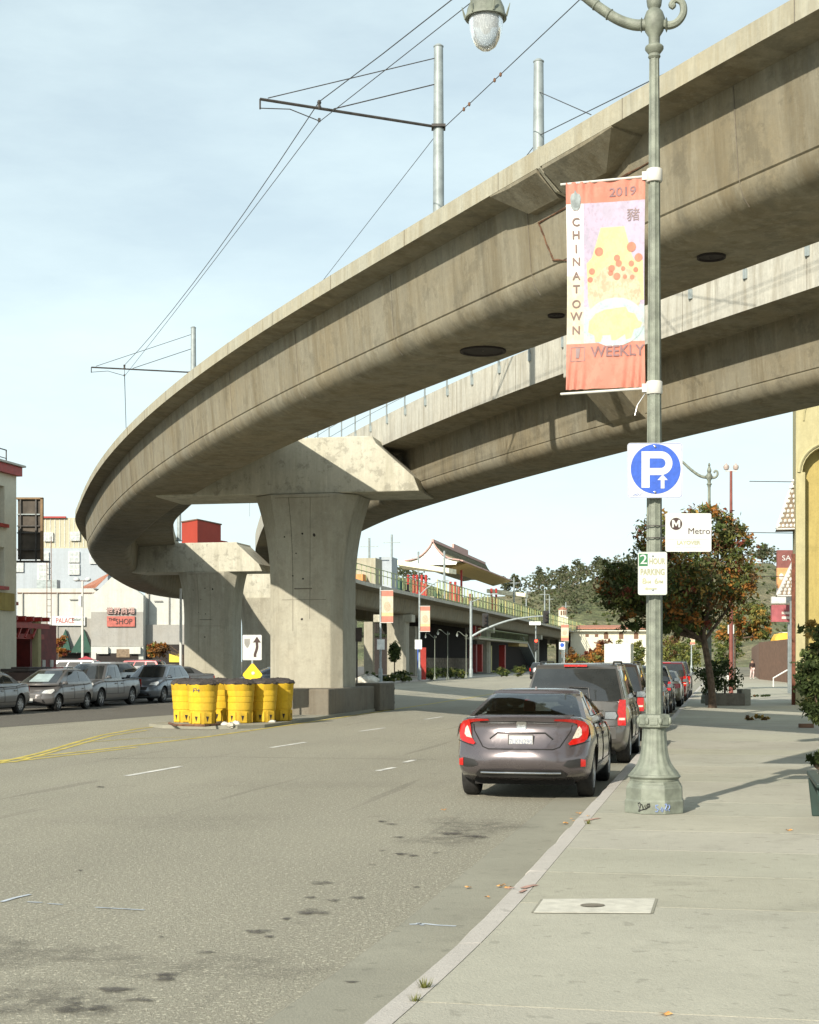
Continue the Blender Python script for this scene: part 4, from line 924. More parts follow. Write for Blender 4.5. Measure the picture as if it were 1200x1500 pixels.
def wheel_meshes(r,w,spokes):
    key=(r,w,spokes)
    if key in WHEELS: return WHEELS[key]
    mb=MB(); mb.lathe([(r*.62,-w/2+.01),(r*.70,-w/2),(r*.93,-w/2+.008),(r*.985,-w/2+.03),(r,-w/2+.06),(r,w/2-.06),(r*.985,w/2-.03),(r*.93,w/2-.008),(r*.70,w/2),(r*.62,w/2-.01)],32,axis='X',cap=False); ty=mb.mesh('tyre',[MT['rubber']])
    mb=MB(); mb.lathe([(r*.66,w/2-.012),(r*.62,w/2-.004),(r*.58,w/2-.02),(r*.56,w/2-.09)],28,axis='X',cap=False)
    mb.lathe([(r*.18,w/2-.03),(r*.16,w/2-.008),(.01,w/2-.004)],16,axis='X')
    for k in range(spokes):
        a=2*PI*k/spokes; d=V((0,math.cos(a),math.sin(a))); t=V((0,-math.sin(a),math.cos(a)))
        p=[d*r*.12+t*r*.08,d*r*.60+t*r*.07,d*r*.60-t*r*.07,d*r*.12-t*r*.08]
        mb.prism([q+V((w/2-.035,0,0)) for q in p],(.022,0,0))
    mb.lathe([(r*.63,w/2-.08),(.01,w/2-.085)],24,axis='X',mat=1)
    rim=mb.mesh('rim',[MT['alloy'],MT['under']]); WHEELS[key]=(ty,rim); return ty,rim
def add_wheels(c,sp):
    ty,rim=wheel_meshes(sp['wr'],sp.get('ww',.21),sp.get('spokes',5))
    for y in sp['axles']:
        for s in (1,-1):
            w=bpy.data.objects.new('wheel',ty); link(w,c); w.location=(s*(sp['W']/2-.135),y,sp['wr']); w.rotation_euler=(0,0,0 if s>0 else PI)
            q=bpy.data.objects.new('rim',rim); link(q,w)
def add_body(c,sp,paint):
    mb=body_mesh(sp,paint); o=part('body',mb,[paint,MT['under']],c)
    cut=MB()
    for y in sp['axles']:
        cut.lathe([(sp['wr']*1.17,-1.2),(sp['wr']*1.17,1.2)],28,(0,y,sp['wr']*1.02),axis='X',mat=1,smooth=False)
    if 'bed' in sp:
        y0,y1,zf=sp['bed']; cut.box((0,(y0+y1)/2,zf+.5),(sp['W']-.22,y1-y0,1.),1)
    co=bpy.data.objects.new('cut',cut.mesh('cut',[paint,MT['under']])); link(co)
    b=o.modifiers.new('b','BOOLEAN'); b.object=co; b.operation='DIFFERENCE'; b.solver='EXACT'
    bpy.context.view_layer.update(); bake(o); bpy.data.objects.remove(co)
    o.data.set_sharp_from_angle(angle=math.radians(42))
    mb=MB(); ax=sp['axles']; 
    mb.box((0,(ax[0]+ax[1])/2,.30),(sp['W']-.5,sp['L']-.9,.22))
    part('underbody',mb,MT['under'],c)
    return o
def add_top(c,sp,paint,panes,glass=None):
    o=part('cabin',greenhouse_mesh(sp,glass is not None),paint,c)
    for nm,args in panes: part(nm,pane(sp,*args[0],**args[1]),glass or MT['glass'],c)
    if glass:
        for x in (-.37,.37):
            mb=MB(); mb.loft([[V((x+dx,y,z)) for dx,y in ((-.22,y0-.07),(.22,y0-.07),(.22,y0+.07),(-.22,y0+.07))] for z,y0 in ((.86,.12),(1.0,.08),(1.14,.03))],0,True); mb.box((x,.0,1.20),(.09,.03,.14)); mb.ball((x,-.01,1.245),(.14,.06,.085),10,6); part('seat',mb,MT['interior'],c)
        mb=MB(); mb.loft([[V((dx,y,z)) for dx,y in ((-.62,y0-.06),(.62,y0-.06),(.62,y0+.06),(-.62,y0+.06))] for z,y0 in ((.9,-.92),(1.04,-1.0),(1.12,-1.03))],0,True)
        for x in (-.38,.38): mb.ball((x,-1.03,1.15),(.13,.05,.05),8,5)
        part('rear_seat',mb,MT['interior'],c)
        mb=MB(); mb.box((0,-1.42,1.085),(1.25,.75,.02)); part('parcel_shelf',mb,MT['interior'],c)
        mb=MB(); mb.box((-.12,-.35,1.12),(.16,.12,.26)); part('red_box',mb,MT['red'],c,bevel=.02)
        mb=MB(); mb.box((.08,.62,1.24),(.24,.03,.07)); part('rear_view_mirror',mb,MT['trim'],c)
    return o
def mirror_pair(c,sp,y,z,paint):
    for s in (1,-1):
        mb=MB(); x=s*(sp['W']/2+.02); mb.loft([[V((x+s*(dx),y+dy*q+.0,z+dz*q)) for dx,dz,dy in ((-.07,-.055,0),(.11,-.06,0),(.13,.0,0),(.10,.075,0),(-.06,.07,0))] for q,dy in ((1,0),(1.,0),)] if False else [[V((x+s*dx*k,y+yo,z+dz*k)) for dx,dz in ((-.07,-.055),(.11,-.06),(.14,.0),(.11,.075),(-.06,.07))] for yo,k in ((0,.95),(.05,1.),(.11,.75),(.15,.35))],0,True)
        mb.bar((x-s*.12,y+.05,z-.03),(x-s*.02,y+.06,z-.02),.04,.05); m=part('wing_mirror',mb,paint,c)
        g=MB(); g.poly([V((x+s*dx*.85,y-.004,z+.005+dz*.8)) for dx,dz in ((-.07,-.055),(.11,-.06),(.14,.0),(.11,.075),(-.06,.07))]); part('mirror_glass',g,MT['chrome'],m)
def side_trim(c,sp,doors,handle_z,sill=.42):
    for s in (1,-1):
        mb=MB()
        for y in doors:
            z1=belt(sp,y)*.96
            pts=[V((s*(side_x(sp,y+.015*math.sin(z*5),z)+.003),y+.02*math.sin(z*3),z)) for z in [sill+(z1-sill)*k/8 for k in range(9)]]
            mb.tube(pts,.006,4)
        pts=[V((s*(side_x(sp,y,sill)+.003),y,sill)) for y in [doors[0]+(doors[-1]-doors[0])*k/10 for k in range(11)]]; mb.tube(pts,.006,4)
        part('door_seam',mb,MT['under'],c)
        for y in doors[:-1]:
            mb=MB(); yy=y+.16; x=s*(side_x(sp,yy,handle_z)+.012); mb.box((x,yy,handle_z),(.03,.20,.035)); part('door_handle',mb,MT['chrome'] if sp.get('chrome_handles') else sp['paint'],c)
def plate_part(c,sp,x,z,w=.31,h=.155,txt=None,front=False):
    fn=front_fn(sp) if front else rear_fn(sp); sg=1 if front else -1
    mb=MB(); y=fn(x,z)+sg*.012; mb.box((x,y,z),(w,.012,h)); p=part('number_plate',mb,MT['plate'],c)
    if not front:
        mb=MB()
        for (dx,dz,ww,hh) in ((0,h/2+.004,w+.02,.01),(0,-h/2-.004,w+.02,.01),(w/2+.004,0,.01,h+.01),(-w/2-.004,0,.01,h+.01)): mb.box((x+dx,y-.004,z+dz),(ww,.016,hh))
        part('plate_frame',mb,MT['dark_steel'],p)
        if txt:
            mb=MB(); mb.text(txt,.085,Matrix.Translation((x,y-.009,z-.01)),0,0,sx=.9); part('lettering',mb,m_plain('plate_blue_grey',(.20,.22,.30),.5) if 'plate_blue_grey' not in bpy.data.materials else bpy.data.materials['plate_blue_grey'],p)
# ---- grey sedan, nearest
pgrey=m_carpaint('car_paint_plum_grey',(.125,.108,.112),.6,.24)
SED=dict(L=4.63,W=1.80,wr=.325,ww=.22,axles=(-1.36,1.34),paint=pgrey,spokes=10,br=.33,kr=.30,
  rear=[(.25,.16),(.36,.06),(.46,.0),(.60,.012),(.66,.045),(.72,.09),(.95,.185),(1.01,.175),(1.07,.13),(1.12,.16)],
  front=[(.2,.1),(.45,.0),(.6,.02),(.75,.12),(.85,.3)],
  top=[(-2.32,1.075),(-2.0,1.085),(-1.5,1.08),(-1.0,1.0),(.5,.95),(1.1,.95),(1.9,.86),(2.32,.70)],
  gh=dict(zb=1.0,zr=1.365,wb=.81,wt=.60,cr=.20,cf=.32,crown=.06,rear=[(0,-1.92),(.3,-1.62),(.6,-1.25),(.85,-.92),(1,-.70)],front=[(0,1.28),(.5,.80),(.85,.42),(1,.22)]))
def sedan_panes(sp): return [('rear_window',(('rear',-.93,.93,.10,.955),dict(a0t=-.90,a1t=.90))),('windscreen',(('front',-.86,.86,.10,.93),{})),
  ('side_window',(('right',.22,.50,.18,.86),dict(a0t=.16))),('side_window',(('right',.52,.93,.18,.86),dict(a1t=.86))),('side_window',(('left',.22,.50,.18,.86),dict(a0t=.16))),('side_window',(('left',.52,.93,.18,.86),dict(a1t=.86)))]
civ=thing('parked_car','plum grey four-door sedan with C-shaped red tail lights, nearest parked car','car',(0,0,0),0,'cars parked along the right kerb')
civ_body=add_body(civ,SED,pgrey); add_top(civ,SED,pgrey,sedan_panes(SED),MT['clear']); add_wheels(civ,SED); mirror_pair(civ,SED,.62,1.0,MT['trim']); side_trim(civ,SED,[-1.12,-.18,.92],.80)
Rf=rear_fn(SED)
L_out=[(.42,1.035),(.44,1.052),(.58,1.058),(.70,1.05),(.80,1.02),(.845,.965),(.85,.87),(.835,.80),(.80,.765),(.70,.735),(.625,.725),(.605,.745),(.64,.785),(.66,.80),(.74,.815),(.775,.85),(.77,.93),(.73,.985),(.66,1.01),(.55,1.025)]
L_in=[(.655,.805),(.735,.82),(.768,.855),(.763,.925),(.735,.965),(.715,.94),(.69,.87)]
for s in (1,-1):
    q=lambda pts: pts if s>0 else mir(pts)[::-1]
    t=part('tail_lamp',on_face(Rf,q(L_out),.018,-1),MT['tail_red'],civ); part('reversing_lamp',on_face(Rf,q(L_in),.026,-1),MT['tail_clear'],t)
    part('tail_lamp_side',on_side(SED,[(-1.93,.80),(-1.72,.86),(-1.66,.93),(-1.72,.985),(-1.93,.985)],s,.008),MT['tail_red'],t)
    part('rear_reflector',on_face(Rf,q([(.765,.45),(.825,.45),(.825,.535),(.765,.55)]),.012,-1,1),MT['tail_red'],civ)
    part('bumper_vent',on_face(Rf,q([(.55,.47),(.60,.53),(.76,.555),(.76,.44),(.62,.44)]),.006,-1),MT['trim'],civ)
part('plate_recess',on_face(Rf,[(-.40,.80),(-.31,.875),(.31,.875),(.40,.80),(.33,.69),(-.33,.69)],.002,-1),pgrey,civ)
mb=MB(); 
def on_line(mb,fn,pts,r,lift,n=8):
    p=[]
    for (a,b),(c_,d) in zip(pts,pts[1:]):
        for k_ in range(n): x=a+(c_-a)*k_/n; z=b+(d-b)*k_/n; p.append(V((x,fn(x,z)-lift,z)))
    x,z=pts[-1]; p.append(V((x,fn(x,z)-lift,z))); mb.tube(p,r,5)
on_line(mb,Rf,[(-.41,.80),(-.31,.878),(.31,.878),(.41,.80)],.011,.004); part('recess_lip',mb,MT['trim'],civ)
mb=MB(); on_line(mb,Rf,[(-.645,.985),(-.63,.90),(-.50,.70),(-.42,.672),(.42,.672),(.50,.70),(.63,.90),(.645,.985)],.007,.001); on_line(mb,Rf,[(-.86,.77),(-.62,.70)],.005,.001); on_line(mb,Rf,[(.86,.77),(.62,.70)],.005,.001); part('boot_seam',mb,MT['under'],civ)
mb=MB(); on_line(mb,Rf,[(-.55,1.015),(0,1.03),(.55,1.015)],.012,-.004); part('boot_trim_line',mb,MT['trim'],civ)
mb=MB(); on_line(mb,Rf,[(-.44,1.0),(-.08,1.005)],.007,.004); on_line(mb,Rf,[(.08,1.005),(.44,1.0)],.007,.004); part('boot_accent',mb,MT['chrome'],civ)
part('lower_valance',on_face(Rf,[(-.60,.335),(-.53,.405),(.53,.405),(.60,.335),(.55,.30),(-.55,.30)],.010,-1),MT['trim'],civ)
mb=MB(); on_line(mb,Rf,[(-.52,.365),(.52,.365)],.011,.016); part('valance_strip',mb,MT['chrome'],civ)
# bright rounded-square H badge
part('badge',on_face(Rf,[(x,z+.965) for x,z in ((-.058,-.045),(-.045,-.056),(.045,-.056),(.058,-.045),(.066,.045),(.05,.058),(-.05,.058),(-.066,.045))],.016,-1,1),MT['chrome'],civ)
mb=MB(); y=Rf(0,.965)-.0185
for a,b in (((-.030,-.035),(-.036,.042)),((.030,-.035),(.036,.042)),((-.03,.002),(.03,.002))): mb.bar(V((a[0],y,.965+a[1])),V((b[0],y,.965+b[1])),.012,.006)
part('badge_letter',mb,MT['alloy'],civ)
plate_part(civ,SED,0,.775,txt='7LKN290')
# spoiler lip and a few things seen through the glass
mb=MB(); on_line(mb,lambda x,z:Rf(x,z)+.05,[(-.62,1.075),(0,1.09),(.62,1.075)],.018,.0); part('boot_lip',mb,pgrey,civ)
part('antenna_fin',MB().prism([V((-.012,-.62,1.405)),V((-.012,-.46,1.405)),V((-.012,-.60,1.45))],(.024,0,0)),pgrey,civ)
place(civ,S(11.87+SED['L']/2,1.035,0),STREET)
# ---- silver-grey SUV
psuv=m_carpaint('car_paint_silver_grey',(.115,.108,.10),.5,.30)
SUV=dict(L=4.80,W=1.86,wr=.365,ww=.24,axles=(-1.42,1.40),paint=psuv,spokes=6,br=.38,kr=.13,kf=.22,
  rear=[(.3,.10),(.45,.0),(.66,.0),(.72,.05),(1.1,.07),(1.3,.10)],front=[(.2,.1),(.5,.0),(.8,.03),(1.0,.15)],
  top=[(-2.4,1.12),(-1.,1.11),(.9,1.08),(1.4,1.06),(2.0,1.0),(2.4,.86)],
  gh=dict(zb=1.08,zr=1.73,wb=.86,wt=.70,cr=.12,cf=.22,crown=.04,rear=[(0,-2.33),(.5,-2.22),(.9,-2.05),(1,-1.95)],front=[(0,1.30),(.9,.66),(1,.55)]))
def suv_panes(sp): return [('rear_window',(('rear',-.95,.95,.05,.90),{})),('windscreen',(('front',-.88,.88,.08,.93),{})),
  ('side_window',(('right',.05,.30,.12,.86),{})),('side_window',(('right',.34,.62,.10,.86),{})),('side_window',(('right',.645,.95,.10,.86),dict(a1t=.88))),('side_window',(('left',.05,.30,.12,.86),{})),('side_window',(('left',.34,.62,.10,.86),{})),('side_window',(('left',.645,.95,.10,.86),dict(a1t=.88)))]
def suv_details(c,sp,z0=.70,z1=1.14,wiper=True,rails=True):
    Rf=rear_fn(sp)
    for s in (1,-1):
        q=lambda pts: pts if s>0 else mir(pts)[::-1]; w=sp['W']/2
        t=part('tail_lamp',on_face(Rf,q([(w-.18,z0),(w-.045,z0),(w-.05,z1),(w-.16,z1),(w-.19,(z0+z1)/2)]),.02,-1),MT['tail_red'],c)
        part('reversing_lamp',on_face(Rf,q([(w-.165,z0+.05),(w-.06,z0+.05),(w-.06,z0+.13),(w-.165,z0+.13)]),.026,-1,1),MT['tail_clear'],t)
        part('tail_lamp_side',on_side(sp,[(-sp['L']/2+.22,z0+.02),(-sp['L']/2+.30,z0+.04),(-sp['L']/2+.28,z1-.08),(-sp['L']/2+.22,z1-.08)],s,.01,1),MT['tail_red'],t)
    mb=MB(); y=-sp['L']/2+.33; zr=sp['gh']['zr']; mb.box((0,interp(.95,sp['gh']['rear'])-.03,zr-.005),(.40,.05,.035)); part('brake_light',mb,MT['tail_red'],c)
    mb=MB(); on_line(mb,Rf,[(-.78,.685),(.78,.685)],.012,.004); on_line(mb,Rf,[(-.5,.95),(.5,.95)],.016,.006); part('tailgate_trim',mb,MT['chrome'],c)
    part('bumper_step',on_face(Rf,[(-.72,.47),(-.72,.66),(.72,.66),(.72,.47)],.012,-1),sp['paint'],c)
    plate_part(c,sp,0,.84)
    if wiper:
        f=gh(sp); mb=MB(); a=f('rear',.32,.08)+V((0,-.03,0)); b=f('rear',.30,.40)+V((0,-.03,0)); e=f('rear',-.12,.43)+V((0,-.03,0)); mb.tube([a,b],.010,5); mb.tube([b,e],.010,5); mb.ball(a,.03,8,5); part('rear_wiper',mb,MT['black'],c)
    if rails:
        for s in (1,-1):
            mb=MB(); x=s*(sp['gh']['wt']-.06); z=zr+.06; yb=sp['gh']['rear'][-1][1]; yf=sp['gh']['front'][-1][1]; mb.tube([V((x,yb+.15,z-.04)),V((x,yb+.25,z)),V((x,yf-.3,z)),V((x,yf-.2,z-.04))],.018,6); part('roof_rail',mb,MT['trim'],c)
suv=thing('parked_car','tall silver grey SUV with dark rear window, directly ahead of the plum grey sedan','car',(0,0,0),0,'cars parked along the right kerb')
add_body(suv,SUV,psuv); add_top(suv,SUV,psuv,suv_panes(SUV)); add_wheels(suv,SUV); mirror_pair(suv,SUV,.85,1.16,MT['trim']); side_trim(suv,SUV,[-1.0,.02,1.05],.93); suv_details(suv,SUV)
def front_details(c,sp,zl,zg=.62,hw=None,grille=True):
    Ff=front_fn(sp); w=sp['W']/2
    for s in (1,-1):
        q=lambda pts: pts if s>0 else mir(pts)[::-1]
        part('headlight',on_face(Ff,q([(w-.42,zl-.05),(w-.13,zl-.07),(w-.07,zl+.03),(w-.12,zl+.10),(w-.36,zl+.05)]),.015,1),MT['head_clear'],c)
    if grille: 
        part('grille',on_face(Ff,[(-.42,zg-.05),(-.46,zg+.09),(.46,zg+.09),(.42,zg-.05)],.010,1),MT['trim'],c); part('lower_intake',on_face(Ff,[(-.55,.30),(-.50,.42),(.50,.42),(.55,.30)],.010,1),MT['trim'],c)
    plate_part(c,sp,0,zg-.12,front=True,h=.14)
front_details(suv,SUV,.85,.75)
place(suv,S(18.6+SUV['L']/2,1.0,0),STREET)
# ---- plainer sedan, used further off
ps2=m_carpaint('car_paint_black',(.012,.012,.014),.3,.22); ps3=m_carpaint('car_paint_gold_silver',(.32,.28,.20),.55,.32); ps4=m_carpaint('car_paint_red',(.13,.008,.010),.4,.28); ps5=m_carpaint('car_paint_grey',(.14,.14,.138),.5,.33); ps6=m_carpaint('car_paint_silver',(.42,.43,.43),.55,.34); ps7=m_carpaint('car_paint_white',(.58,.58,.57),.0,.3); ps8=m_carpaint('car_paint_blue_grey',(.14,.16,.185),.55,.3); ps9=m_carpaint('car_paint_dark_brown',(.055,.042,.035),.4,.3)
SD2=dict(SED); SD2.update(L=4.7,paint=ps5,kr=.24,rear=[(.25,.14),(.45,.0),(.62,.0),(.70,.05),(.95,.09),(1.05,.14)],gh=dict(zb=.98,zr=1.37,wb=.80,wt=.60,cr=.18,cf=.30,crown=.05,rear=[(0,-1.75),(.5,-1.40),(.9,-1.10),(1,-.98)],front=[(0,1.25),(.5,.80),(.85,.45),(1,.28)]),top=[(-2.35,1.02),(-1.9,1.03),(-1.5,1.02),(-1.0,.97),(.5,.94),(1.1,.94),(1.9,.86),(2.35,.72)])
def make_sedan2():
    c=thing('parked_car','x','car'); add_body(c,SD2,ps5); add_top(c,SD2,ps5,sedan_panes(SD2)); add_wheels(c,SD2); mirror_pair(c,SD2,.66,1.0,ps5); side_trim(c,SD2,[-1.12,-.18,.92],.80)
    Rf=rear_fn(SD2)
    for s in (1,-1):
        q=lambda pts: pts if s>0 else mir(pts)[::-1]
        part('tail_lamp',on_face(Rf,q([(.55,.72),(.84,.76),(.84,.92),(.60,.92)]),.018,-1),MT['tail_red'],c); 
    plate_part(c,SD2,0,.80); front_details(c,SD2,.70,.56); return c
sd2=make_sedan2()
HB=dict(L=4.0,W=1.69,wr=.30,ww=.19,axles=(-1.25,1.23),paint=ps5,spokes=6,br=.32,kr=.2,kf=.42,rear=[(.25,.1),(.45,0),(.7,.02),(1.0,.1)],front=[(.2,.08),(.45,0),(.62,.04),(.75,.16),(.9,.4)],
  top=[(-2.,1.05),(-1.,1.0),(.6,.95),(1.2,.93),(1.7,.80),(2.,.66)],gh=dict(zb=.98,zr=1.47,wb=.77,wt=.58,cr=.14,cf=.34,crown=.05,rear=[(0,-1.86),(.6,-1.62),(.9,-1.42),(1,-1.30)],front=[(0,1.52),(.5,.95),(.85,.52),(1,.34)]))
def hatch_panes(): return [('rear_window',(('rear',-.84,.84,.12,.9),{})),('windscreen',(('front',-.88,.88,.08,.94),{})),('side_window',(('right',.08,.40,.14,.86),{})),('side_window',(('right',.43,.80,.12,.86),dict(a1t=.90))),('side_window',(('left',.08,.40,.14,.86),{})),('side_window',(('left',.43,.80,.12,.86),dict(a1t=.90)))]
hb=thing('parked_car','small grey hatchback with a sun shade behind its windscreen, second from the left edge','car',(0,0,0),0,'cars parked along the far kerb')
phb=m_carpaint('car_paint_warm_grey',(.165,.155,.15),.5,.34); HB['paint']=phb
add_body(hb,HB,phb); add_top(hb,HB,phb,hatch_panes()); add_wheels(hb,HB); mirror_pair(hb,HB,.85,1.0,phb); side_trim(hb,HB,[-.95,-.05,.95],.78); front_details(hb,HB,.70,.52)
part('sun_shade',pane(HB,'front',-.55,.45,.14,.70,.009),m_plain('sun_shade',(.34,.42,.42),.4),hb)
SV2=dict(L=4.55,W=1.83,wr=.345,ww=.22,axles=(-1.32,1.32),paint=ps8,spokes=5,br=.36,kr=.2,kf=.36,rear=[(.3,.1),(.45,0),(.7,.02),(1.1,.12)],front=[(.2,.08),(.5,0),(.7,.03),(.88,.16),(1.0,.35)],
  top=[(-2.27,1.12),(-1.,1.08),(.6,1.03),(1.2,1.02),(1.8,.93),(2.27,.78)],gh=dict(zb=1.05,zr=1.60,wb=.83,wt=.63,cr=.16,cf=.30,crown=.05,rear=[(0,-2.12),(.5,-1.95),(.9,-1.70),(1,-1.55)],front=[(0,1.40),(.5,.92),(.85,.58),(1,.42)]))
sv2=thing('parked_car','blue grey crossover SUV parked nearest to the yellow barrels across the street','car',(0,0,0),0,'cars parked along the far kerb')
add_body(sv2,SV2,ps8); add_top(sv2,SV2,ps8,suv_panes(SV2)); add_wheels(sv2,SV2); mirror_pair(sv2,SV2,.8,1.12,ps8); side_trim(sv2,SV2,[-1.0,-.02,1.0],.88); front_details(sv2,SV2,.83,.62)
Rf2=rear_fn(SV2)
for s in (1,-1):
    q=lambda pts: pts if s>0 else mir(pts)[::-1]
    part('tail_lamp',on_face(Rf2,q([(.70,.78),(.85,.80),(.84,1.10),(.76,1.10)]),.018,-1),MT['tail_red'],sv2)
plate_part(sv2,SV2,0,.80)
PK=dict(L=5.25,W=1.86,wr=.36,ww=.23,axles=(-1.55,1.62),paint=ps5,spokes=6,br=.42,kr=.08,kf=.30,rear=[(.3,.06),(.5,0),(.7,.03),(1.1,.05)],front=[(.2,.08),(.5,0),(.8,.03),(1.0,.2)],bed=(-2.5,-.75,.62),
  top=[(-2.63,1.10),(-.8,1.10),(-.6,1.06),(.9,1.05),(1.4,1.06),(2.1,1.0),(2.63,.88)],gh=dict(zb=1.04,zr=1.66,wb=.84,wt=.66,cr=.10,cf=.28,crown=.05,rear=[(0,-.68),(.9,-.60),(1,-.52)],front=[(0,1.50),(.5,1.12),(.9,.84),(1,.72)]))
pk=thing('parked_car','grey extended cab pickup truck parked between the hatchback and the crossover','pickup truck',(0,0,0),0,'cars parked along the far kerb')
ppk=m_carpaint('car_paint_pickup_grey',(.15,.15,.152),.5,.34); PK['paint']=ppk
add_body(pk,PK,ppk); add_top(pk,PK,ppk,[('rear_window',(('rear',-.8,.8,.12,.86),{})),('windscreen',(('front',-.88,.88,.08,.93),{})),('side_window',(('right',.06,.36,.12,.84),{})),('side_window',(('right',.40,.93,.10,.84),dict(a1t=.84))),('side_window',(('left',.06,.36,.12,.84),{})),('side_window',(('left',.40,.93,.10,.84),dict(a1t=.84)))]); add_wheels(pk,PK); mirror_pair(pk,PK,1.0,1.16,ppk); side_trim(pk,PK,[-.62,.0,1.15],.90,.50); front_details(pk,PK,.86,.74)
Rf3=rear_fn(PK)
for s in (1,-1):
    q=lambda pts: pts if s>0 else mir(pts)[::-1]
    part('tail_lamp',on_face(Rf3,q([(.78,.72),(.90,.72),(.90,1.04),(.78,1.04)]),.014,-1,1),MT['tail_red'],pk)
plate_part(pk,PK,0,.55)
# far kerb row faces the viewer
RB=STREET+PI
def carpos(px,d): return V(((px-CX)/F*d,d,0))
place(hb,carpos(78,55.6),RB); place(pk,carpos(142,61.0),RB); place(sv2,carpos(229,66.3),RB)
place(sd2,carpos(-32,50.4),RB,'silver grey sedan cut off by the left edge of the view',group='cars parked along the far kerb')
# right kerb, behind the silver SUV
def right_car(src,d,label,paint_from,paint_to,L,l=1.08):
    s=(d-7.44-.2*l)/.9789; o=dup(src,None,{paint_from:paint_to} if paint_from else None); place(o,S(s+L/2,l,0),STREET,label,group='cars parked along the right kerb'); return o
right_car(suv,33.2,'dark brown minivan right behind the tall silver SUV in the kerb row',psuv,ps9,4.8)
right_car(sd2,39.3,'grey sedan hidden mostly behind the near lamp post',None,None,4.7)
right_car(sd2,45.2,'dark grey sedan whose red tail light shows just right of the lamp post',ps5,pgrey,4.7)
right_car(sv2,51.3,'glossy black crossover in the middle of the right kerb row',ps8,ps2,4.55)
right_car(sd2,58.5,'pale gold sedan parked beside the street tree',ps5,ps3,4.7,.95)
right_car(suv,66.,'dark red SUV parked beyond the gold sedan',psuv,ps4,4.8,.95)
right_car(suv,73.5,'black SUV with roof rails at the far end of the right kerb row',psuv,ps2,4.8,.95)
# parking lot behind the far kerb row
def lot_car(src,px,d,rz,label,a=None,b=None):
    o=dup(src,None,{a:b} if a else None); place(o,carpos(px,d)+V((0,0,.1)),rz,label,group='cars in the parking lot'); return o
lot_car(suv,96,92,STREET+PI*.55,'white SUV in the lot below the pink red canopy',psuv,ps7)
lot_car(sv2,150,78,STREET+PI*.35,'silver wagon standing behind the pickup truck',ps8,ps6)
lot_car(sd2,190,84,STREET+PI*.9,'white sedan in the lot behind the blue grey crossover',ps5,ps7)
lot_car(suv,196,104,STREET+PI*.5,'dark red SUV deep in the lot under the shop sign',psuv,ps4)
lot_car(sv2,205,118,STREET+PI*1.1,'black SUV at the back of the lot beside the orange tree',ps8,ps2)
lot_car(sd2,252,80,STREET+PI*.75,'grey sedan in the lot just left of the second pier',None,None)
lot_car(sd2,92,74,STREET+PI*.1,'dark sedan in the lot behind the grey hatchback',ps5,ps2)
lot_car(sd2,398,74,STREET+PI*.6,'dark blue grey sedan seen below the keep right sign',ps5,ps8)
# traffic far up the street
def road_car(src,px,d,label,a=None,b=None,rz=STREET):
    o=dup(src,None,{a:b} if a else None); place(o,carpos(px,d),rz,label,group='cars far up the street'); return o
road_car(sd2,925,118,'dark sedan far up the street right of the white truck',ps5,ps2); road_car(sv2,893,100,'brown crossover far up the street left of the white truck',ps8,ps9); road_car(sd2,882,140,'white car far up the street at the left of the traffic',ps5,ps7); road_car(sv2,792,150,'dark crossover waiting by the far signal at the stair tower',ps8,ps2)
tr=thing('box_truck','white box truck far up the street above the parked cars','truck',carpos(908,135),STREET)
mb=MB(); mb.box((0,-.8,2.0),(2.3,4.4,2.6)); part('cargo_box',mb,ps7,tr,bevel=.04)
mb=MB(); mb.loft([[V((x,y,z)) for x,z in ((-1.05,.5),(1.05,.5),(1.05,zt),(-1.05,zt))] for y,zt in ((1.45,2.5),(2.2,2.4),(2.6,1.5),(3.2,1.3))],0,False); part('cab',mb,ps7,tr,bevel=.05)
mb=MB(); mb.poly([V((-.9,2.32,2.25)),V((.9,2.32,2.25)),V((.9,2.60,1.60)),V((-.9,2.60,1.60))]); part('windscreen',mb,MT['glass'],tr)
ty,rim=wheel_meshes(.42,.26,6)
for x in (-1,1):
    for y in (-1.7,2.1):
        o=bpy.data.objects.new('wheel',ty); link(o,tr); o.location=(x,y,.42); o.rotation_euler=(0,0,0 if x>0 else PI)
# ---------------------------------------------------------------- median: sand barrels, signs
rnd=random.Random(11)
def make_barrel():
    b=thing('crash_barrel','x','crash barrel',(0,0,0),0,'yellow sand barrels in front of the pier')
    mb=MB(); R=.415
    prof=[(.335,0),(.345,.02),(.352,.20),(.356,.36),(.372,.37),(.374,.40),(.378,.56),(.376,.575),(.388,.585),(.396,.72),(.392,.735),(.402,.745),(.408,.88),(.404,.895),(.412,.905),(.42,1.03),(.43,1.05),(.43,1.08),(.415,1.085)]
    mb.lathe(prof,28,cap=False); part('shell',mb,MT['yellow'],b)
    # moulded foot panel with the dark wedge slot
    for a in (-1.9,-1.05,-2.75,.2,1.3):
        mb=MB(); d=V((math.cos(a),math.sin(a),0)); t=V((-d.y,d.x,0)); 
        mb.prism([d*.347+t*x+V((0,0,z)) for x,z in ((-.115,.02),(.115,.02),(.118,.31),(-.118,.31))],d*.016); part('foot_panel',mb,MT['yellow'],b,bevel=.006)
        mb=MB(); mb.prism([d*.358+t*x+V((0,0,z)) for x,z in ((-.01,.06),(.035,.21),(-.05,.215))],d*.011); part('slot',mb,MT['dark'],b)
    mb=MB(); n=24; rings=[]
    for k,(r,z) in enumerate(((.42,1.06),(.445,1.085),(.40,1.15),(.30,1.19),(.16,1.215),(.02,1.22))):
        rings.append([V((r*(1+.05*math.sin(j*2.1+k))*math.cos(2*PI*j/n),r*(1+.05*math.sin(j*2.1+k))*math.sin(2*PI*j/n),z+.02*math.sin(j*1.7+k*2)+.015*math.sin(j*3.3))) for j in range(n)])
    mb.loft(rings,0,True); part('black_cover',mb,MT['bag'],b); return b
bar=make_barrel()
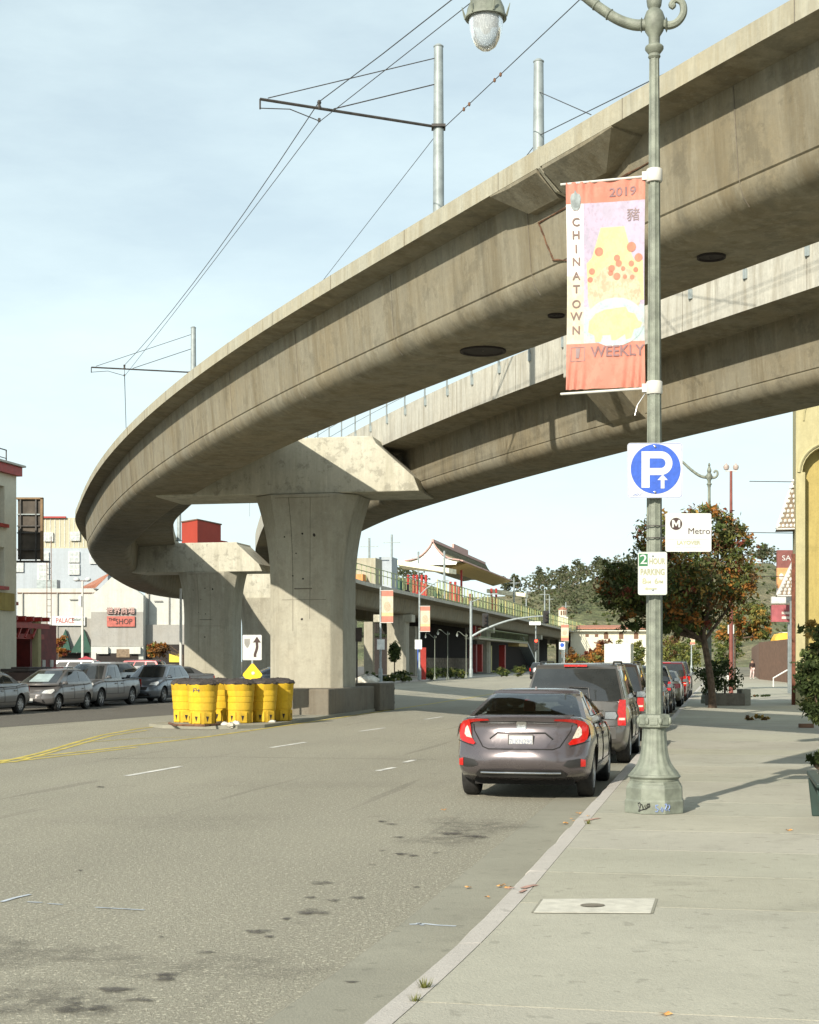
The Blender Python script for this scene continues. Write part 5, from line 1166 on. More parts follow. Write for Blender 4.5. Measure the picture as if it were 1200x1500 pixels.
spots=((297,41.0,'yellow sand barrel marked F4 at the front left of the group'),(273,42.2,'yellow sand barrel at the left end, partly behind the one marked F4'),(322,42.9,'narrow sliver of a yellow sand barrel between the two front ones'),(351,41.6,'front yellow sand barrel in the middle of the group'),(385,42.3,'yellow sand barrel in part shade right of the middle one'),(409,43.2,'yellow sand barrel at the right end, closest to the pier plinth'))
for k,(px,d,lab) in enumerate(spots):
    o=bar if k==0 else dup(bar); place(o,P(px,968,d)*1.,[.0,.5,1.1,-.15,.25,.8][k],lab); o.location.z=.09
mb=MB()
for s in ([(-.13,.93),(-.20,.925),(-.20,.83)],[(-.20,.88),(-.15,.88)],[(-.11,.93),(-.11,.875),(-.03,.88)],[(-.05,.92),(-.05,.83)]):
    mb.tube([V((x,-math.sqrt(.412**2-x*x)-.004,z+.04)) for x,z in s],.011,4)
part('lettering',mb,m_plain('faded_marker_blue',(.05,.08,.16),.7),bar)
bgd=MB(); 
sg=thing('keep_right_sign','white keep right sign with curved black arrow behind the yellow barrels','traffic sign',V((P(369.5,968,45.4).x,45.4,.09)))
mb=MB(); mb.box((0,.03,1.0),(.05,.05,2.4)); part('post',mb,MT['steel'],sg)
kk=45.4/F; cz=CZ+(HY-948.5)*kk-.09
mb=MB(); mb.prism([V((x,0,z+cz)) for x,z in rrect(28*kk,37*kk,.03)],(0,.006,0)); part('panel',mb,MT['sign_white'],sg)
mb=MB(); w_=.055
ctr=[(.09,-.29),(.09,-.2),(.13,-.08),(.15,.02),(.145,.12),(.145,.17)]
pc=catmull([(x,0,z) for x,z in ctr],5); A=[];B=[]
for i,p in enumerate(pc):
    t=(pc[min(i+1,len(pc)-1)]-pc[max(i-1,0)]).normalized(); n=V((-t.z,0,t.x)); A.append(p+n*w_*.72+V((0,-.004,cz))); B.append(p-n*w_*.72+V((0,-.004,cz)))
a=mb.ring(A); b=mb.ring(B); mb.bridge(a,b,0,False,False); mb.poly([V((x,-.0045,z+cz)) for x,z in ((.145-.12,.15),(.145+.12,.15),(.145,.33))]); part('arrow',mb,MT['brown_black'],sg)
mb=MB(); mb.poly([V((x-.15,-.004,z+cz)) for x,z in ((-.085,.26),(.085,.26),(.085,.12),(.05,.04),(0,-.02),(-.05,.04),(-.085,.12))]); part('island_mark',mb,MT['sign_grey'],sg)
sg=thing('diamond_marker','small yellow diamond marker with a white dot above the barrels','traffic sign',V((P(370,968,44.6).x,44.6,.09)))
cz=CZ+(HY-989)*44.6/F-.09
mb=MB(); mb.box((0,.03,.5),(.05,.05,1.2)); part('post',mb,MT['steel'],sg)
mb=MB(); mb.prism([V((x,0,z+cz)) for x,z in ((0,-.38),(.29,0),(.27,.05),(.03,.34),(-.03,.34),(-.27,.05),(-.29,0))],(0,.006,0)); part('panel',mb,MT['sign_yellow'],sg)
mb=MB(); mb.lathe([(.05,0),(.05,.006),(.01,.008)],12,(.02,-.008,cz+.06),axis='Y'); part('reflector',mb,MT['sign_white'],sg)
# broken rubble and a low rusty frame round the barrels
rb=MB()
strip(rb,[G(248,1061.5,.09),G(268,1063.5,.09),G(300,1063.5,.09),G(322,1062,.09)],.08,.115); 
rb2=MB(); pts_=[G(248,1061,.09),G(256,1063.5,.09),G(300,1064.5,.09),G(322,1062.5,.09)]
rb2.tube([p+V((0,0,.03)) for p in pts_],.035,6); single('rusty_bar','' or rb2,MT['rust'],'rusty steel bar lying bent at the foot of the barrels','steel bar',pts_[0])
for k,(px,py) in enumerate(((330,1062),(338,1063),(384,1056),(392,1055),(398,1058),(346,1061))):
    m_=MB(); c=G(px,py,.09); m_.ball(c+V((0,0,.02)),(.10+.04*rnd.random(),.09,.05+.03*rnd.random()),7,5); 
    for q in m_.v: q+=V((rnd.uniform(-.02,.02),rnd.uniform(-.02,.02),rnd.uniform(-.015,.015)))
    single('rubble',m_,MT['rock'],'small pale lump of rubble between the barrels and the kerb','rubble',c,'lumps of rubble by the barrels')
m_=MB()
for k in range(5): m_.lathe([(.25,.02+.17*k),(.30,.06+.17*k),(.30,.12+.17*k),(.25,.165+.17*k)],18,S(47.25,10.75,0)+V((.02*math.sin(k*2),0,0)))
single('rubber_buffer',m_,MT['rubber'],'black ribbed rubber buffer at the end of the pier plinth','buffer',S(47.25,10.75,0))
tb=thing('sign_back','dark back of a sign on a thin post behind the main pier','traffic sign',V((P(523,968,66).x,66,0)))
mb=MB(); mb.box((0,0,1.5),(.07,.07,3.)); part('post',mb,MT['dark_steel'],tb)
mb=MB(); k6=66/F; mb.prism([V(((x-523)*k6,-.05,CZ+(HY-y)*k6)) for x,y in ((511,920),(531,919),(530,940),(518,940))],(0,.03,0)); part('panel',mb,m_plain('sign_back_brown',(.045,.033,.026),.7),tb)
# ---------------------------------------------------------------- far side of the street, left
def facade_box(mb,c,w,d,z0,z1,rz=0,mat=0): mb.box(V((c[0],c[1],(z0+z1)/2)),(w,d,z1-z0),mat,rz)
FL=27.0                                             # plane of the building fronts beyond the far pavement
bl=thing('corner_building','cream stucco building with red window sills and roof band at the left edge','building',S(50,FL,0),STREET)
def LP(x,y,z): return V((x,y,z))                    # local: +X right (towards the road is +X since rz=STREET: local x = across, y = along)
WALL=MT['cream']
# front wall (facing the road, local +X) pierced by two rows of windows
rows=((1.81+(HY-853)*.0263,1.81+(HY-793)*.0263),(1.81+(HY-757)*.0263,1.81+(HY-699)*.0263)); HT=9.75
mb=MB(); ylist=[(-2.45,-1.05),(-5.2,-3.8),(-8.,-6.6),(-10.8,-9.4)]
z_prev=0
def wall_with_holes(mb,x,y0,y1,z0,z1,holes,thick=.35):
    ys=sorted(set([y0,y1]+[v for h in holes for v in h[:2]])); zs=sorted(set([z0,z1]+[v for h in holes for v in h[2:]]))
    for a,b in zip(ys,ys[1:]):
        for c,d in zip(zs,zs[1:]):
            if any(a>=h[0]-1e-6 and b<=h[1]+1e-6 and c>=h[2]-1e-6 and d<=h[3]+1e-6 for h in holes): continue
            mb.poly([(x,a,c),(x,b,c),(x,b,d),(x,a,d)])
    for h in holes:
        a,b,c,d=h
        for q in (((x,a,c),(x,a,d),(x-thick,a,d),(x-thick,a,c)),((x,b,d),(x,b,c),(x-thick,b,c),(x-thick,b,d)),((x,a,d),(x,b,d),(x-thick,b,d),(x-thick,a,d)),((x,b,c),(x,a,c),(x-thick,a,c),(x-thick,b,c))): mb.poly(q)
holes=[(a,b,c,d) for a,b in ylist for c,d in rows]
wall_with_holes(mb,0,-14,0,0,HT,holes); mb.poly([(0,0,0),(-12,0,0),(-12,0,HT),(0,0,HT)]); mb.poly([(0,-14,HT),(0,0,HT),(-12,0,HT),(-12,-14,HT)]); mb.poly([(-12,-14,0),(0,-14,0),(0,-14,HT),(-12,-14,HT)]); mb.poly([(-12,0,0),(-12,-14,0),(-12,-14,HT),(-12,0,HT)])
part('wall',mb,WALL,bl)
for a,b in ylist:
    for c,d in rows:
        mb=MB(); x=-.25
        mb.box((x,(a+b)/2,d-.05),(.08,b-a,.1)); mb.box((x,(a+b)/2,c+.05),(.08,b-a,.1)); mb.box((x,a+.05,(c+d)/2),(.08,.1,d-c-.2)); mb.box((x,b-.05,(c+d)/2),(.08,.1,d-c-.2)); mb.box((x+.003,(a+b)/2,(c+d)/2+.25),(.07,b-a-.2,.07)); mb.box((x,(a+b)/2,(c+d)/2),(.06,.06,d-c-.2))
        w_=part('window',mb,MT['brown_wall'],bl)
        g=MB(); g.poly([(x-.02,a,c),(x-.02,b,c),(x-.02,b,d),(x-.02,a,d)]); part('pane',g,MT['window'],w_)
        g=MB(); g.box((.06,(a+b)/2,c-.08),(.16,b-a+.3,.14)); part('sill',g,MT['red'],w_)
mb=MB(); mb.box((.10,-7,HT-.16),(.24,14.2,.36)); part('roof_band',mb,MT['red'],bl); mb=MB(); mb.box((.16,-7,HT+.07),(.36,14.4,.08)); part('roof_edge',mb,MT['pale_wall'],bl)
mb=MB()
for y in (-5,-2.5,-.1): mb.bar((-.4,y,HT),(-.4,y,HT+.75),.04,.04)
mb.bar((-.4,-14,HT+.74),(-.4,-.1,HT+.74),.04,.04); mb.bar((-.4,-14,HT+.4),(-.4,-.1,HT+.4),.03,.03); part('roof_railing',mb,MT['dark_steel'],bl)
mb=MB(); mb.box((.05,-.9,CZ+(HY-884)*.0285),(.08,1.15,.72)); part('wall_panel',mb,MT['ochre'],bl)
# billboard seen from behind
bb=thing('billboard','dark back of a framed billboard on brackets beside the cream building','billboard',P(24,822,66))
k6=66/F; mb=MB(); Wb,Hb=39*k6,92*k6
mb.box((Wb/2,.1,Hb/2+.03),(Wb-.1,.06,Hb-.1)); part('back_panel',mb,m_plain('billboard_back',(.085,.070,.055),.85,0.,.3,2.),bb)
mb=MB(); mb.box((Wb-.05,.05,Hb/2),(.10,.22,Hb)); mb.box((Wb/2,.05,Hb),(Wb,.22,.08)); part('frame',mb,m_plain('billboard_edge',(.20,.125,.06),.7),bb)
for z in (.18,.45,.56,.745): 
    mb=MB(); mb.box((Wb*.46,.02,Hb*z),(Wb*.86,.10,.045)); part('brace',mb,MT['dark_steel'] if z!=.745 else MT['steel'],bb)
for x in (.16,.74):
    mb=MB(); mb.box((Wb*x,-.01,Hb/2),(.06,.06,Hb)); part('strut',mb,MT['dark_steel'],bb)
mb=MB(); mb.box((Wb*.6,.05,-.02),(Wb*1.25,.5,.06)); part('catwalk',mb,MT['dark_steel'],bb)
# red timber pergola, its walls and the low yellow kiosk
pg=thing('red_pergola','red timber pergola with dark maroon walls and yellow posts next to the cream building','pergola',S(49.5,FL+1.25,.1),STREET)
Rd=MT['red']
for y,zt in ((.6,3.6),(3.2,3.4)):
    for x in (.85,-.7):
        mb=MB(); mb.box((x,y,zt/2),(.28,.28,zt)); part('post',mb,MT['yellow_wall'],pg)
for x,z in ((.95,3.2),(.2,3.3),(-.6,3.35),(.7,2.75)):
    mb=MB(); mb.box((x,1.6,z),(.14,5.0,.22)); part('beam',mb,Rd,pg)
for k in range(7):
    mb=MB(); mb.box((.2,-.7+k*.75,3.5),(1.9,.12,.18)); part('rafter',mb,Rd,pg)
mb=MB(); mb.box((.1,.2,4.1),(1.7,2.2,.14)); mb.box((.1,.2,3.8),(1.4,1.8,.1)); part('upper_roof',mb,Rd,pg)
for k in range(5):
    mb=MB(); mb.bar((.95,-.2+k*.7,2.7),(.95,.2+k*.7,3.2),.08,.08); part('brace',mb,Rd,pg)
mb=MB(); mb.box((-.9,4.7,1.65),(2.7,2.6,3.3)); part('maroon_wall',mb,MT['dark_red'],pg)
mb=MB(); mb.box((-1.4,2.,1.5),(.2,5.,3.)); part('back_wall',mb,MT['dark'],pg)
mb=MB()
for k in range(9): mb.box((1.0,2.4+k*.38,.75),(.05,.05,1.3))
mb.box((1.0,3.9,1.4),(.06,3.2,.07)); mb.box((1.0,3.9,.9),(.06,3.2,.05)); mb.box((1.0,3.9,.15),(.06,3.2,.07)); part('red_gate',mb,Rd,pg)
for y in (3.9,4.7,5.5):
    mb=MB(); mb.box((.455,y,1.2),(.03,.32,1.1))
    for z in (.8,1.2,1.6): mb.box((.47,y,z),(.05,.26,.26))
    part('lattice_window',mb,MT['frame_white'],pg)
mb=MB(); mb.box((1.06,.35,3.0),(.03,.45,.75)); part('plaque',mb,MT['frame_white'],pg)
mb=MB(); mb.box((.6,-1.0,1.05),(.5,2.2,2.1)); part('yellow_wall',mb,MT['yellow_wall'],pg)
kd=thing('dumpster','dark brown lidded bin standing against the yellow wall at the left edge','bin',S(47.7,FL-1.6,KERB),STREET)
mb=MB(); mb.box((0,0,.6),(1.1,1.9,1.2),taper=1.06); part('tub',mb,m_plain('bin_brown',(.06,.035,.03),.6),kd,bevel=.03); mb=MB(); mb.box((0,0,1.27),(1.25,2.1,.12)); mb.box((.2,0,1.36),(.8,2.,.08)); part('lid',mb,m_plain('bin_lid',(.04,.03,.028),.6),kd,bevel=.03); mb=MB(); mb.box((.585,-.2,.75),(.02,.4,.3)); part('notice',mb,MT['frame_white'],kd)
# ---- shopping hall across the parking lot
DM=160.; km=DM/F
def MX(px): return (px-CX)*km
def MZ(py): return CZ+(HY-py)*km
ml=thing('shopping_hall','long pale grey shopping hall with a gabled red tile entrance and Chinese lettered shop sign','building',V((MX(175),DM,.1)))
def wpart(name,mb,m,**k): return part(name,mb,m,ml,ml,**k)
mb=MB(); 
facade_box(mb,(MX(83),DM+8.2),MX(141)-MX(25),16,.1,MZ(862)); facade_box(mb,(MX(255),DM+8.9),MX(300)-MX(211),16,.1,MZ(862)); wpart('wall',mb,MT['pale_wall'])
mb=MB(); facade_box(mb,(MX(95),DM+.45),MX(141)-MX(50),.6,.1,MZ(906)); wpart('lower_wall',mb,MT['grey_wall']); mb=MB(); facade_box(mb,(MX(255),DM+.6),MX(300)-MX(211.5),.7,MZ(944),MZ(915)); wpart('grey_band',mb,MT['grey_wall'])
mb=MB(); gx0,gx1=MX(137),MX(213)
mb.prism([V((x,DM-1.2,z)) for x,z in ((gx0,.1),(gx1,.1),(gx1,MZ(873)),(MX(190),MZ(856)),(MX(172),MZ(841)),(MX(150),MZ(863)),(gx0,MZ(873)))],(0,1.4,0)); wpart('gable',mb,MT['pale_wall'])
mb=MB(); mb.box((MX(175),DM-1.23,(MZ(897)+MZ(947))/2),(gx1-gx0-.02,.05,MZ(897)-MZ(947))); wpart('gable_grey_band',mb,MT['grey_wall'])
mb=MB(); mb.poly([V((MX(102),DM+6.,MZ(858))),V((MX(143),DM-1.25,MZ(862.5))),V((MX(165),DM-1.25,MZ(841))),V((MX(120),DM+9,MZ(842)))]); 
for k in range(12): 
    t=k/11; a=V((MX(102),DM+6.,MZ(858))).lerp(V((MX(143),DM-1.25,MZ(862.5))),t); b=V((MX(120),DM+9,MZ(842))).lerp(V((MX(165),DM-1.25,MZ(841))),t); mb.bar(a+V((0,-.05,.06)),b+V((0,-.05,.06)),.12,.12)
wpart('tile_roof',mb,MT['tile_red'])
mb=MB(); 
for a,b in ((25,140),(213,300)): mb.box(((MX(a)+MX(b))/2,DM+(.15 if a<100 else .85),MZ(868.5)),(MX(b)-MX(a),.10,.10))
wpart('roof_trim',mb,MT['brown_wall'])
mb=MB(); facade_box(mb,(MX(175),DM-1.27),MX(208)-MX(147),.06,.1,MZ(957)); facade_box(mb,(MX(255),DM+.25),MX(300)-MX(214),.08,.1,MZ(944.5)); facade_box(mb,(MX(92),DM+.1),MX(136)-MX(60),.06,.1,MZ(957)); wpart('dark_shopfront',mb,MT['dark'])
mb=MB(); mb.box((MX(155),DM-1.45,MZ(953)),(MX(163)-MX(147),.4,MZ(948)-MZ(958))); wpart('entrance_block',mb,MT['pale_wall']); mb=MB(); mb.box((MX(202),DM-1.45,MZ(953)),(MX(210)-MX(194),.4,MZ(948)-MZ(958))); wpart('entrance_block',mb,MT['pale_wall'])
mb=MB(); mb.box((MX(184),DM-1.34,MZ(957)),(MX(194)-MX(175),.1,MZ(951)-MZ(963))); wpart('shop_panel',mb,MT['wood'])
mb=MB(); mb.box((MX(255),DM+.18,MZ(964)),(MX(263)-MX(248),.08,MZ(958)-MZ(970))); wpart('yellow_notice',mb,m_plain('notice_yellow',(.62,.50,.05),.6))
for x0,x1,xa in ((88,107,97),(110,138,124)):
    mb=MB(); mb.prism([V((MX(x0-4),DM-.9,MZ(956))),V((MX(x1+0),DM-.9,MZ(956))),V((MX(xa),DM-.35,MZ(922)))],(0,.4,0)); wpart('green_awning',mb,MT['green_dark'])
sgn=thing('shop_sign','shop sign of Chinese characters above a red board reading THE SHOP on the gable','shop sign',V((MX(181),DM-1.4,MZ(905))))
mb=MB(); mb.box((0,0,-.42),(40.5*km,.14,15*km)); part('board',mb,m_plain('sign_coral',(.40,.10,.075),.5),sgn)
mb=MB(); mb.text('世界商場',.78,Matrix.Translation((0,-.1,.66)),0,.06,sx=.96); mb2=part('characters',mb,m_plain('sign_char_red',(.55,.36,.32),.5),sgn)
mb=MB(); mb.text('世界商場',.80,Matrix.Translation((-.05,0,.63)),0,.06,sx=.96); part('character_shadow',mb,m_plain('sign_char_dark',(.13,.05,.04),.6),sgn)
mb=MB(); mb.text('THE',.42,Matrix.Translation((-.93,-.10,-.22)),0,.02); mb.text('SHOP',.82,Matrix.Translation((.32,-.10,-.45)),0,.02,sx=.86); part('lettering',mb,MT['brown_black'],sgn)
sgn=thing('restaurant_sign','white banner sign with red PALACE lettering on the grey hall wall','shop sign',V((MX(98),DM-.05,MZ(909.5))))
mb=MB(); mb.box((0,0,0),(54*km,.12,14*km)); part('board',mb,MT['sign_white'],sgn)
mb=MB(); mb.text('PALACE',.78,Matrix.Translation((-.15,-.07,.0)),0,.01,sx=.72); part('lettering',mb,MT['red'],sgn)
mb=MB(); mb.text('Restaurant',.48,Matrix.Translation((1.22,-.07,.16)),0,.01,sx=.62); part('lettering',mb,MT['green_dark'],sgn)
tw=thing('ladder_mast','thin lattice ladder mast rising in front of the shopping hall','lattice mast',V((P(72,968,120).x,120,.1)))
k12=120/F; mb=MB()
for x in (-.17,.17): mb.box((x,0,(1.81+(HY-(788 if x>0 else 826))*k12)/2),(.05,.05,1.81+(HY-(788 if x>0 else 826))*k12)); 
part('rail',mb,MT['brown_wall'],tw); mb=MB()
for k in range(18): mb.box((0,0,.6+k*.5),(.34,.03,.04))
part('rung',mb,MT['dark_steel'],tw)
for px,w,h,lab in ((58,2.2,1.1,'grey roof unit left of the ladder mast on the hall'),(240,1.8,.9,'grey roof unit behind the entrance gable of the hall')):
    mb=MB(); c=V((MX(px),DM+4.,MZ(862)+h/2)); mb.box(c,(w,1.6,h)); mb.box(c+V((0,-.82,.05)),(w*.7,.03,h*.5)); single('roof_unit',mb,MT['steel'],lab,'roof unit',c-V((0,0,h/2)))
for px in (33,84,136,216,246):
    mb=MB(); mb.box((MX(px),DM+(.06 if px<140 else .75),(MZ(868)+MZ(950))/2),(.10,.10,MZ(868)-MZ(950))); wpart('downpipe',mb,MT['grey_wall'])
for px,y in ((108,878),(230,880)):
    mb=MB(); mb.box((MX(px),DM+(.06 if px<140 else .75),MZ(y)),(.9,.12,.10)); wpart('wall_conduit',mb,MT['grey_wall'])
# apartment block behind, stacked tan over blue-grey
DA=232.; ka=DA/F
ap=thing('apartment_block','apartment block of tan upper floors over pale blue floors with white window bays','building',V(((90-CX)*ka,DA,0)))
AX=lambda p:(p-CX)*ka; AZ=lambda p: CZ+(HY-p)*ka
mb=MB(); facade_box(mb,(AX(90),DA+8),AX(158)-AX(22),16,0,AZ(803)); part('lower_wall',mb,MT['apt_blue'],ap,ap)
mb=MB(); facade_box(mb,(AX(97),DA+8.4),AX(158)-AX(36),16,AZ(803),AZ(758)); part('upper_wall',mb,MT['apt_tan'],ap,ap)
mb=MB(); mb.box((AX(78),DA+.2,AZ(757.5)),(AX(97)-AX(60),.5,.25)); part('roof_trim',mb,MT['red'],ap,ap)
mb=MB()
for px in range(66,156,7): mb.box((AX(px),DA+.36,(AZ(801)+AZ(760))/2),(.08,.08,AZ(760)-AZ(801)))
part('wall_batten',mb,MT['frame_white'],ap,ap)
for px,y0,y1 in ((71,780,793),(110,779,792),(64,809,826),(109,808,824),(140,810,826),(27,823,838),(64,826,850),(109,826,842)):
    w=13.5 if y0<800 else 16
    m_=MB(); m_.box((AX(px),DA+(.2 if y0<800 else -.1),(AZ(y0)+AZ(y1))/2),(w*ka,.4,(y1-y0)*ka)); wv=part('window_bay',m_,MT['frame_white'],ap,ap)
    g=MB()
    for s in (-1,1):
        for t in (0,1): g.box((AX(px)+s*w*ka*.23,DA+(.0 if y0<800 else -.3),AZ(y0+(y1-y0)*(.26+.48*t))),(w*ka*.38,.04,(y1-y0)*ka*.40))
    q=part('pane',g,m_plain('apartment_glass',(.40,.43,.42),.3) if 'apartment_glass' not in bpy.data.materials else bpy.data.materials['apartment_glass'],wv); q.matrix_parent_inverse=Matrix.Identity(4)
    for vtx in q.data.vertices: vtx.co-=ap.location
rb=thing('red_building','plain red block building seen through the gap beside the second pier','building',V((P(290,968,190).x,190,0)))
kr=190/F; RX=lambda p:(p-CX)*kr; RZ=lambda p: CZ+(HY-p)*kr
m_red=m_plain('red_wall',(.34,.04,.02),.8,0.,.08,.4)
mb=MB(); a,b,c=(V((RX(262),192.5,0)),V((RX(291),189,0)),V((RX(315),196,0))); h=RZ(763)
mb.prism([a,b,c,c+(a-b)],(0,0,h)); part('wall',mb,m_red,rb,rb); mb=MB(); mb.prism([c,V((RX(322),197.5,0)),V((RX(322),199.,0))+V((0,6,0)),c+V((0,7,0))],(0,0,RZ(786))); part('annex',mb,m_red,rb,rb)
mb=MB(); mb.prism([p+V((0,0,h+.02)) for p in (a+V((-.1,-.1,0)),b+V((0,-.15,0)),c+V((.15,0,0)),c+(a-b))],(0,0,.15)); part('roof',mb,MT['brown_wall'],rb,rb)
cn=thing('canopy_tent','pink red peaked canopy tent in the parking lot','canopy tent',carpos(126,104)+V((0,0,.1)),.2)
z0=CZ+(HY-975)*104/F-.1; z1=CZ+(HY-961)*104/F-.1; hw=1.65; mb=MB(); r=mb.ring([(-hw,-hw,z0),(hw,-hw,z0),(hw,hw,z0),(-hw,hw,z0)]); r0=mb.ring([(-hw,-hw,z0-.2),(hw,-hw,z0-.2),(hw,hw,z0-.2),(-hw,hw,z0-.2)]); ap_=mb.vert((0,0,z1)); mb.bridge(r0,r,0,False)
for k in range(4): mb.face((r[k],r[(k+1)%4],ap_))
part('cloth_roof',mb,MT['canopy_pink'],cn)
for x in (-1,1):
    for y in (-1,1): m_=MB(); m_.box((x*hw*.96,y*hw*.96,(z0)/2),(.05,.05,z0)); part('leg',m_,MT['steel'],cn)
def floodpole(px,pt,d,label,heads=True):
    t=thing('light_pole',label,'light pole',carpos(px,d)+V((0,0,.1)),0,'parking lot light poles'); H=CZ+(HY-pt)*d/F-.1
    mb=MB(); mb.lathe([(.10,0),(.09,H*.6),(.07,H)],10); part('pole',mb,MT['white'],t)
    if heads:
        mb=MB(); mb.box((0,0,H),(.9,.07,.07)); 
        part('bracket',mb,MT['brown_wall'],t)
        for s in (-1,1): mb=MB(); mb.ball((s*.42,-.1,H+.1),(.24,.22,.16),8,6); part('floodlight',mb,MT['sign_white'],t)
        mb=MB(); mb.box((-.16,-.1,H-1.5),(.22,.16,.8)); part('control_box',mb,MT['sign_white'],t)
    return t
floodpole(121,851,112,'white light pole with two floodlights and a box in front of the shopping hall'); floodpole(265,862,96,'bare shiny pole standing left of the second pier',False)
# ---------------------------------------------------------------- station on the far straight
iS=idx_at_Y(140); RE=track(iS,13.1,0); Ud=(track(iS+120,13.1,0)-RE); Ud.z=0; Ud.normalize(); Rd_=V((Ud.y,-Ud.x,0))
def st(t,q,z): 
    """t metres along the station from RE, q metres left of its right edge"""
    p=RE+Ud*t-Rd_*q; p.z=z; return p
def t_at(px,q=0.):
    lo,hi=-60,400
    for _ in range(60):
        m=(lo+hi)/2; p=st(m,q,0)
        if CX+F*p.x/p.y<px: lo=m
        else: hi=m
    return lo
def zat(px,py,q=0.): p=st(t_at(px,q),q,0); return CZ+(HY-py)*p.y/F
SZ=8.42; SRZ=math.atan2(-Ud.x,Ud.y)
stn=thing('rail_station','elevated station with a curved pagoda roof, red columns and green yellow railings on the viaduct','station',st(t_at(640),6.5,SZ))
def sp(name,mb,m,**k): return part(name,mb,m,stn,stn,**k)
# platform slab and its edge bracket line
t0,t1=t_at(636),t_at(866)
mb=MB(); mb.prism([st(t0,.0,SZ-.06),st(t0,12.6,SZ-.06),st(t1,12.6,SZ-.06),st(t1,.0,SZ-.06)],(0,0,.30)); sp('platform',mb,MT['fascia'])
# railing along the street side: top, middle and bottom rails, posts and brackets
n=70; zr0,zr1=SZ+.05,SZ+2.0
mb=MB()
for z in (zr0+.1,zr0+1.0,zr1): mb.tube([st(t0+(t1-t0)*k/30,-.35,z) for k in range(31)],.05,5)
rl=sp('railing',mb,MT['rail_green'])
pm=MB(); pm.bar((0,0,0),(0,0,2.0),.11,.11); pm.bar((0,0,0),(.35*-1,0,-.35),.06,.06); me=pm.mesh('railing_post',[MT['rail_yellow']]); me2=pm.mesh('railing_post',[MT['rail_green']])
ts=[t0+(t1-t0)*(k/n)**1.15 for k in range(n+1)]
for k,t in enumerate(ts):
    o=bpy.data.objects.new('railing_post',me2 if k%3 else me); link(o,rl); o.location=st(t,-.35,zr0)-stn.location; o.rotation_euler=(0,0,SRZ)
# wire mesh infill, thin bars as part of the railing pattern
mb=MB()
for k in range(220):
    t=t0+(t1-t0)*k/219; mb.bar(st(t,-.35,zr0+.1),st(t,-.35,zr1),.02,.02)
sp('railing_infill',mb,MT['rail_green'])
# pagoda roof: concave gable, ridge along the track
qa=8.2; ta=t_at(634,qa); tb_=t_at(710,qa); zr=zat(634,793,qa); zE=zat(683,832,qa-3.2)
half=[(0,zr),(.38,zr-.72),(.8,zr-1.25),(1.35,zr-1.8),(2.1,zr-2.28),(2.85,zr-2.5),(3.7,zr-2.6)]
prof=[(-a*1.05,z) for a,z in half[::-1]]+half[1:]
def rp(t,x,z): return st(t,qa-x,z)
mb=MB(); A=[rp(ta,x,z) for x,z in prof]; B=[rp(tb_+1.5,x*1.0,z) for x,z in prof]
ra=mb.ring(A); rb_=mb.ring(B); mb.bridge(ra,rb_,0,True,False); A2=[p-V((0,0,.22)) for p in A]; B2=[p-V((0,0,.22)) for p in B]; ra2=mb.ring(A2); rb2=mb.ring(B2); mb.bridge(rb2,ra2,0,True,False)
for r_,s_ in ((ra,ra2),(rb_,rb2)): mb.bridge(r_,s_,0,False,False)
rf=sp('pagoda_roof',mb,MT['roof_grey'])
mb=MB(); 
tile=40
for k in range(tile):
    t=ta+(tb_+1.4-ta)*k/tile; mb.tube([rp(t,x,z+.03) for x,z in half],.055,4)
part('tile_rib',mb,MT['roof_grey'],rf,None) if False else sp('tile_ribs',mb,MT['roof_grey'])
mb=MB(); mb.tube([rp(ta-.08,x,z+.02) for x,z in prof],.11,6); mb2=sp('gable_trim',mb,MT['pink_trim'])
mb=MB(); mb.loft([[rp(t,x,z) for x,z in ((-.16,zr-.1),(.16,zr-.1),(.16,zr+.28),(-.16,zr+.28))] for t in (ta-.25,tb_+.1)],0,False); sp('ridge',mb,MT['pink_trim'])
mb=MB(); mb.loft([[rp(t,x,z) for x,z in ((-.14,zr+.28),(.14,zr+.28),(.14,zr+.95),(-.14,zr+.95))] for t in (ta+(tb_-ta)*.34,ta+(tb_-ta)*.62)],0,False); sp('ridge_crest',mb,MT['pink_trim'])
mb=MB(); mb.poly([rp(tb_,x*.97,z-.1) for x,z in prof][::-1]); sp('gable_wall',mb,MT['frame_white']); mb=MB(); mb.poly([rp(ta+.05,x*.97,z-.1) for x,z in prof]); sp('gable_wall',mb,m_plain('gable_white',(.74,.74,.70),.8)); mb=MB(); mb.poly([rp(ta+.06,x,z) for x,z in ((-3.4,zr-2.55),(3.5,zr-2.6),(3.2,zr-3.2),(-3.2,zr-3.25))]); sp('gable_base',mb,bpy.data.materials['gable_white'])
mb=MB(); mb.loft([[rp(t,x,z) for x,z in ((.9,zr-3.1),(3.9,zr-2.62),(4.0,zr-2.75),(3.6,zr-2.95),(1.0,zr-3.6))] for t in (ta+4.,tb_+3.2)],0,False); sp('eave_soffit',mb,MT['soffit_gold'])
mb=MB(); mb.loft([[rp(t,x,z) for x,z in ((3.3,zr-2.40),(4.1,zr-2.56),(4.1,zr-2.74),(3.3,zr-2.62))] for t in (ta+.6,tb_+3.6)],0,False); sp('eave_edge',mb,MT['pink_trim'])
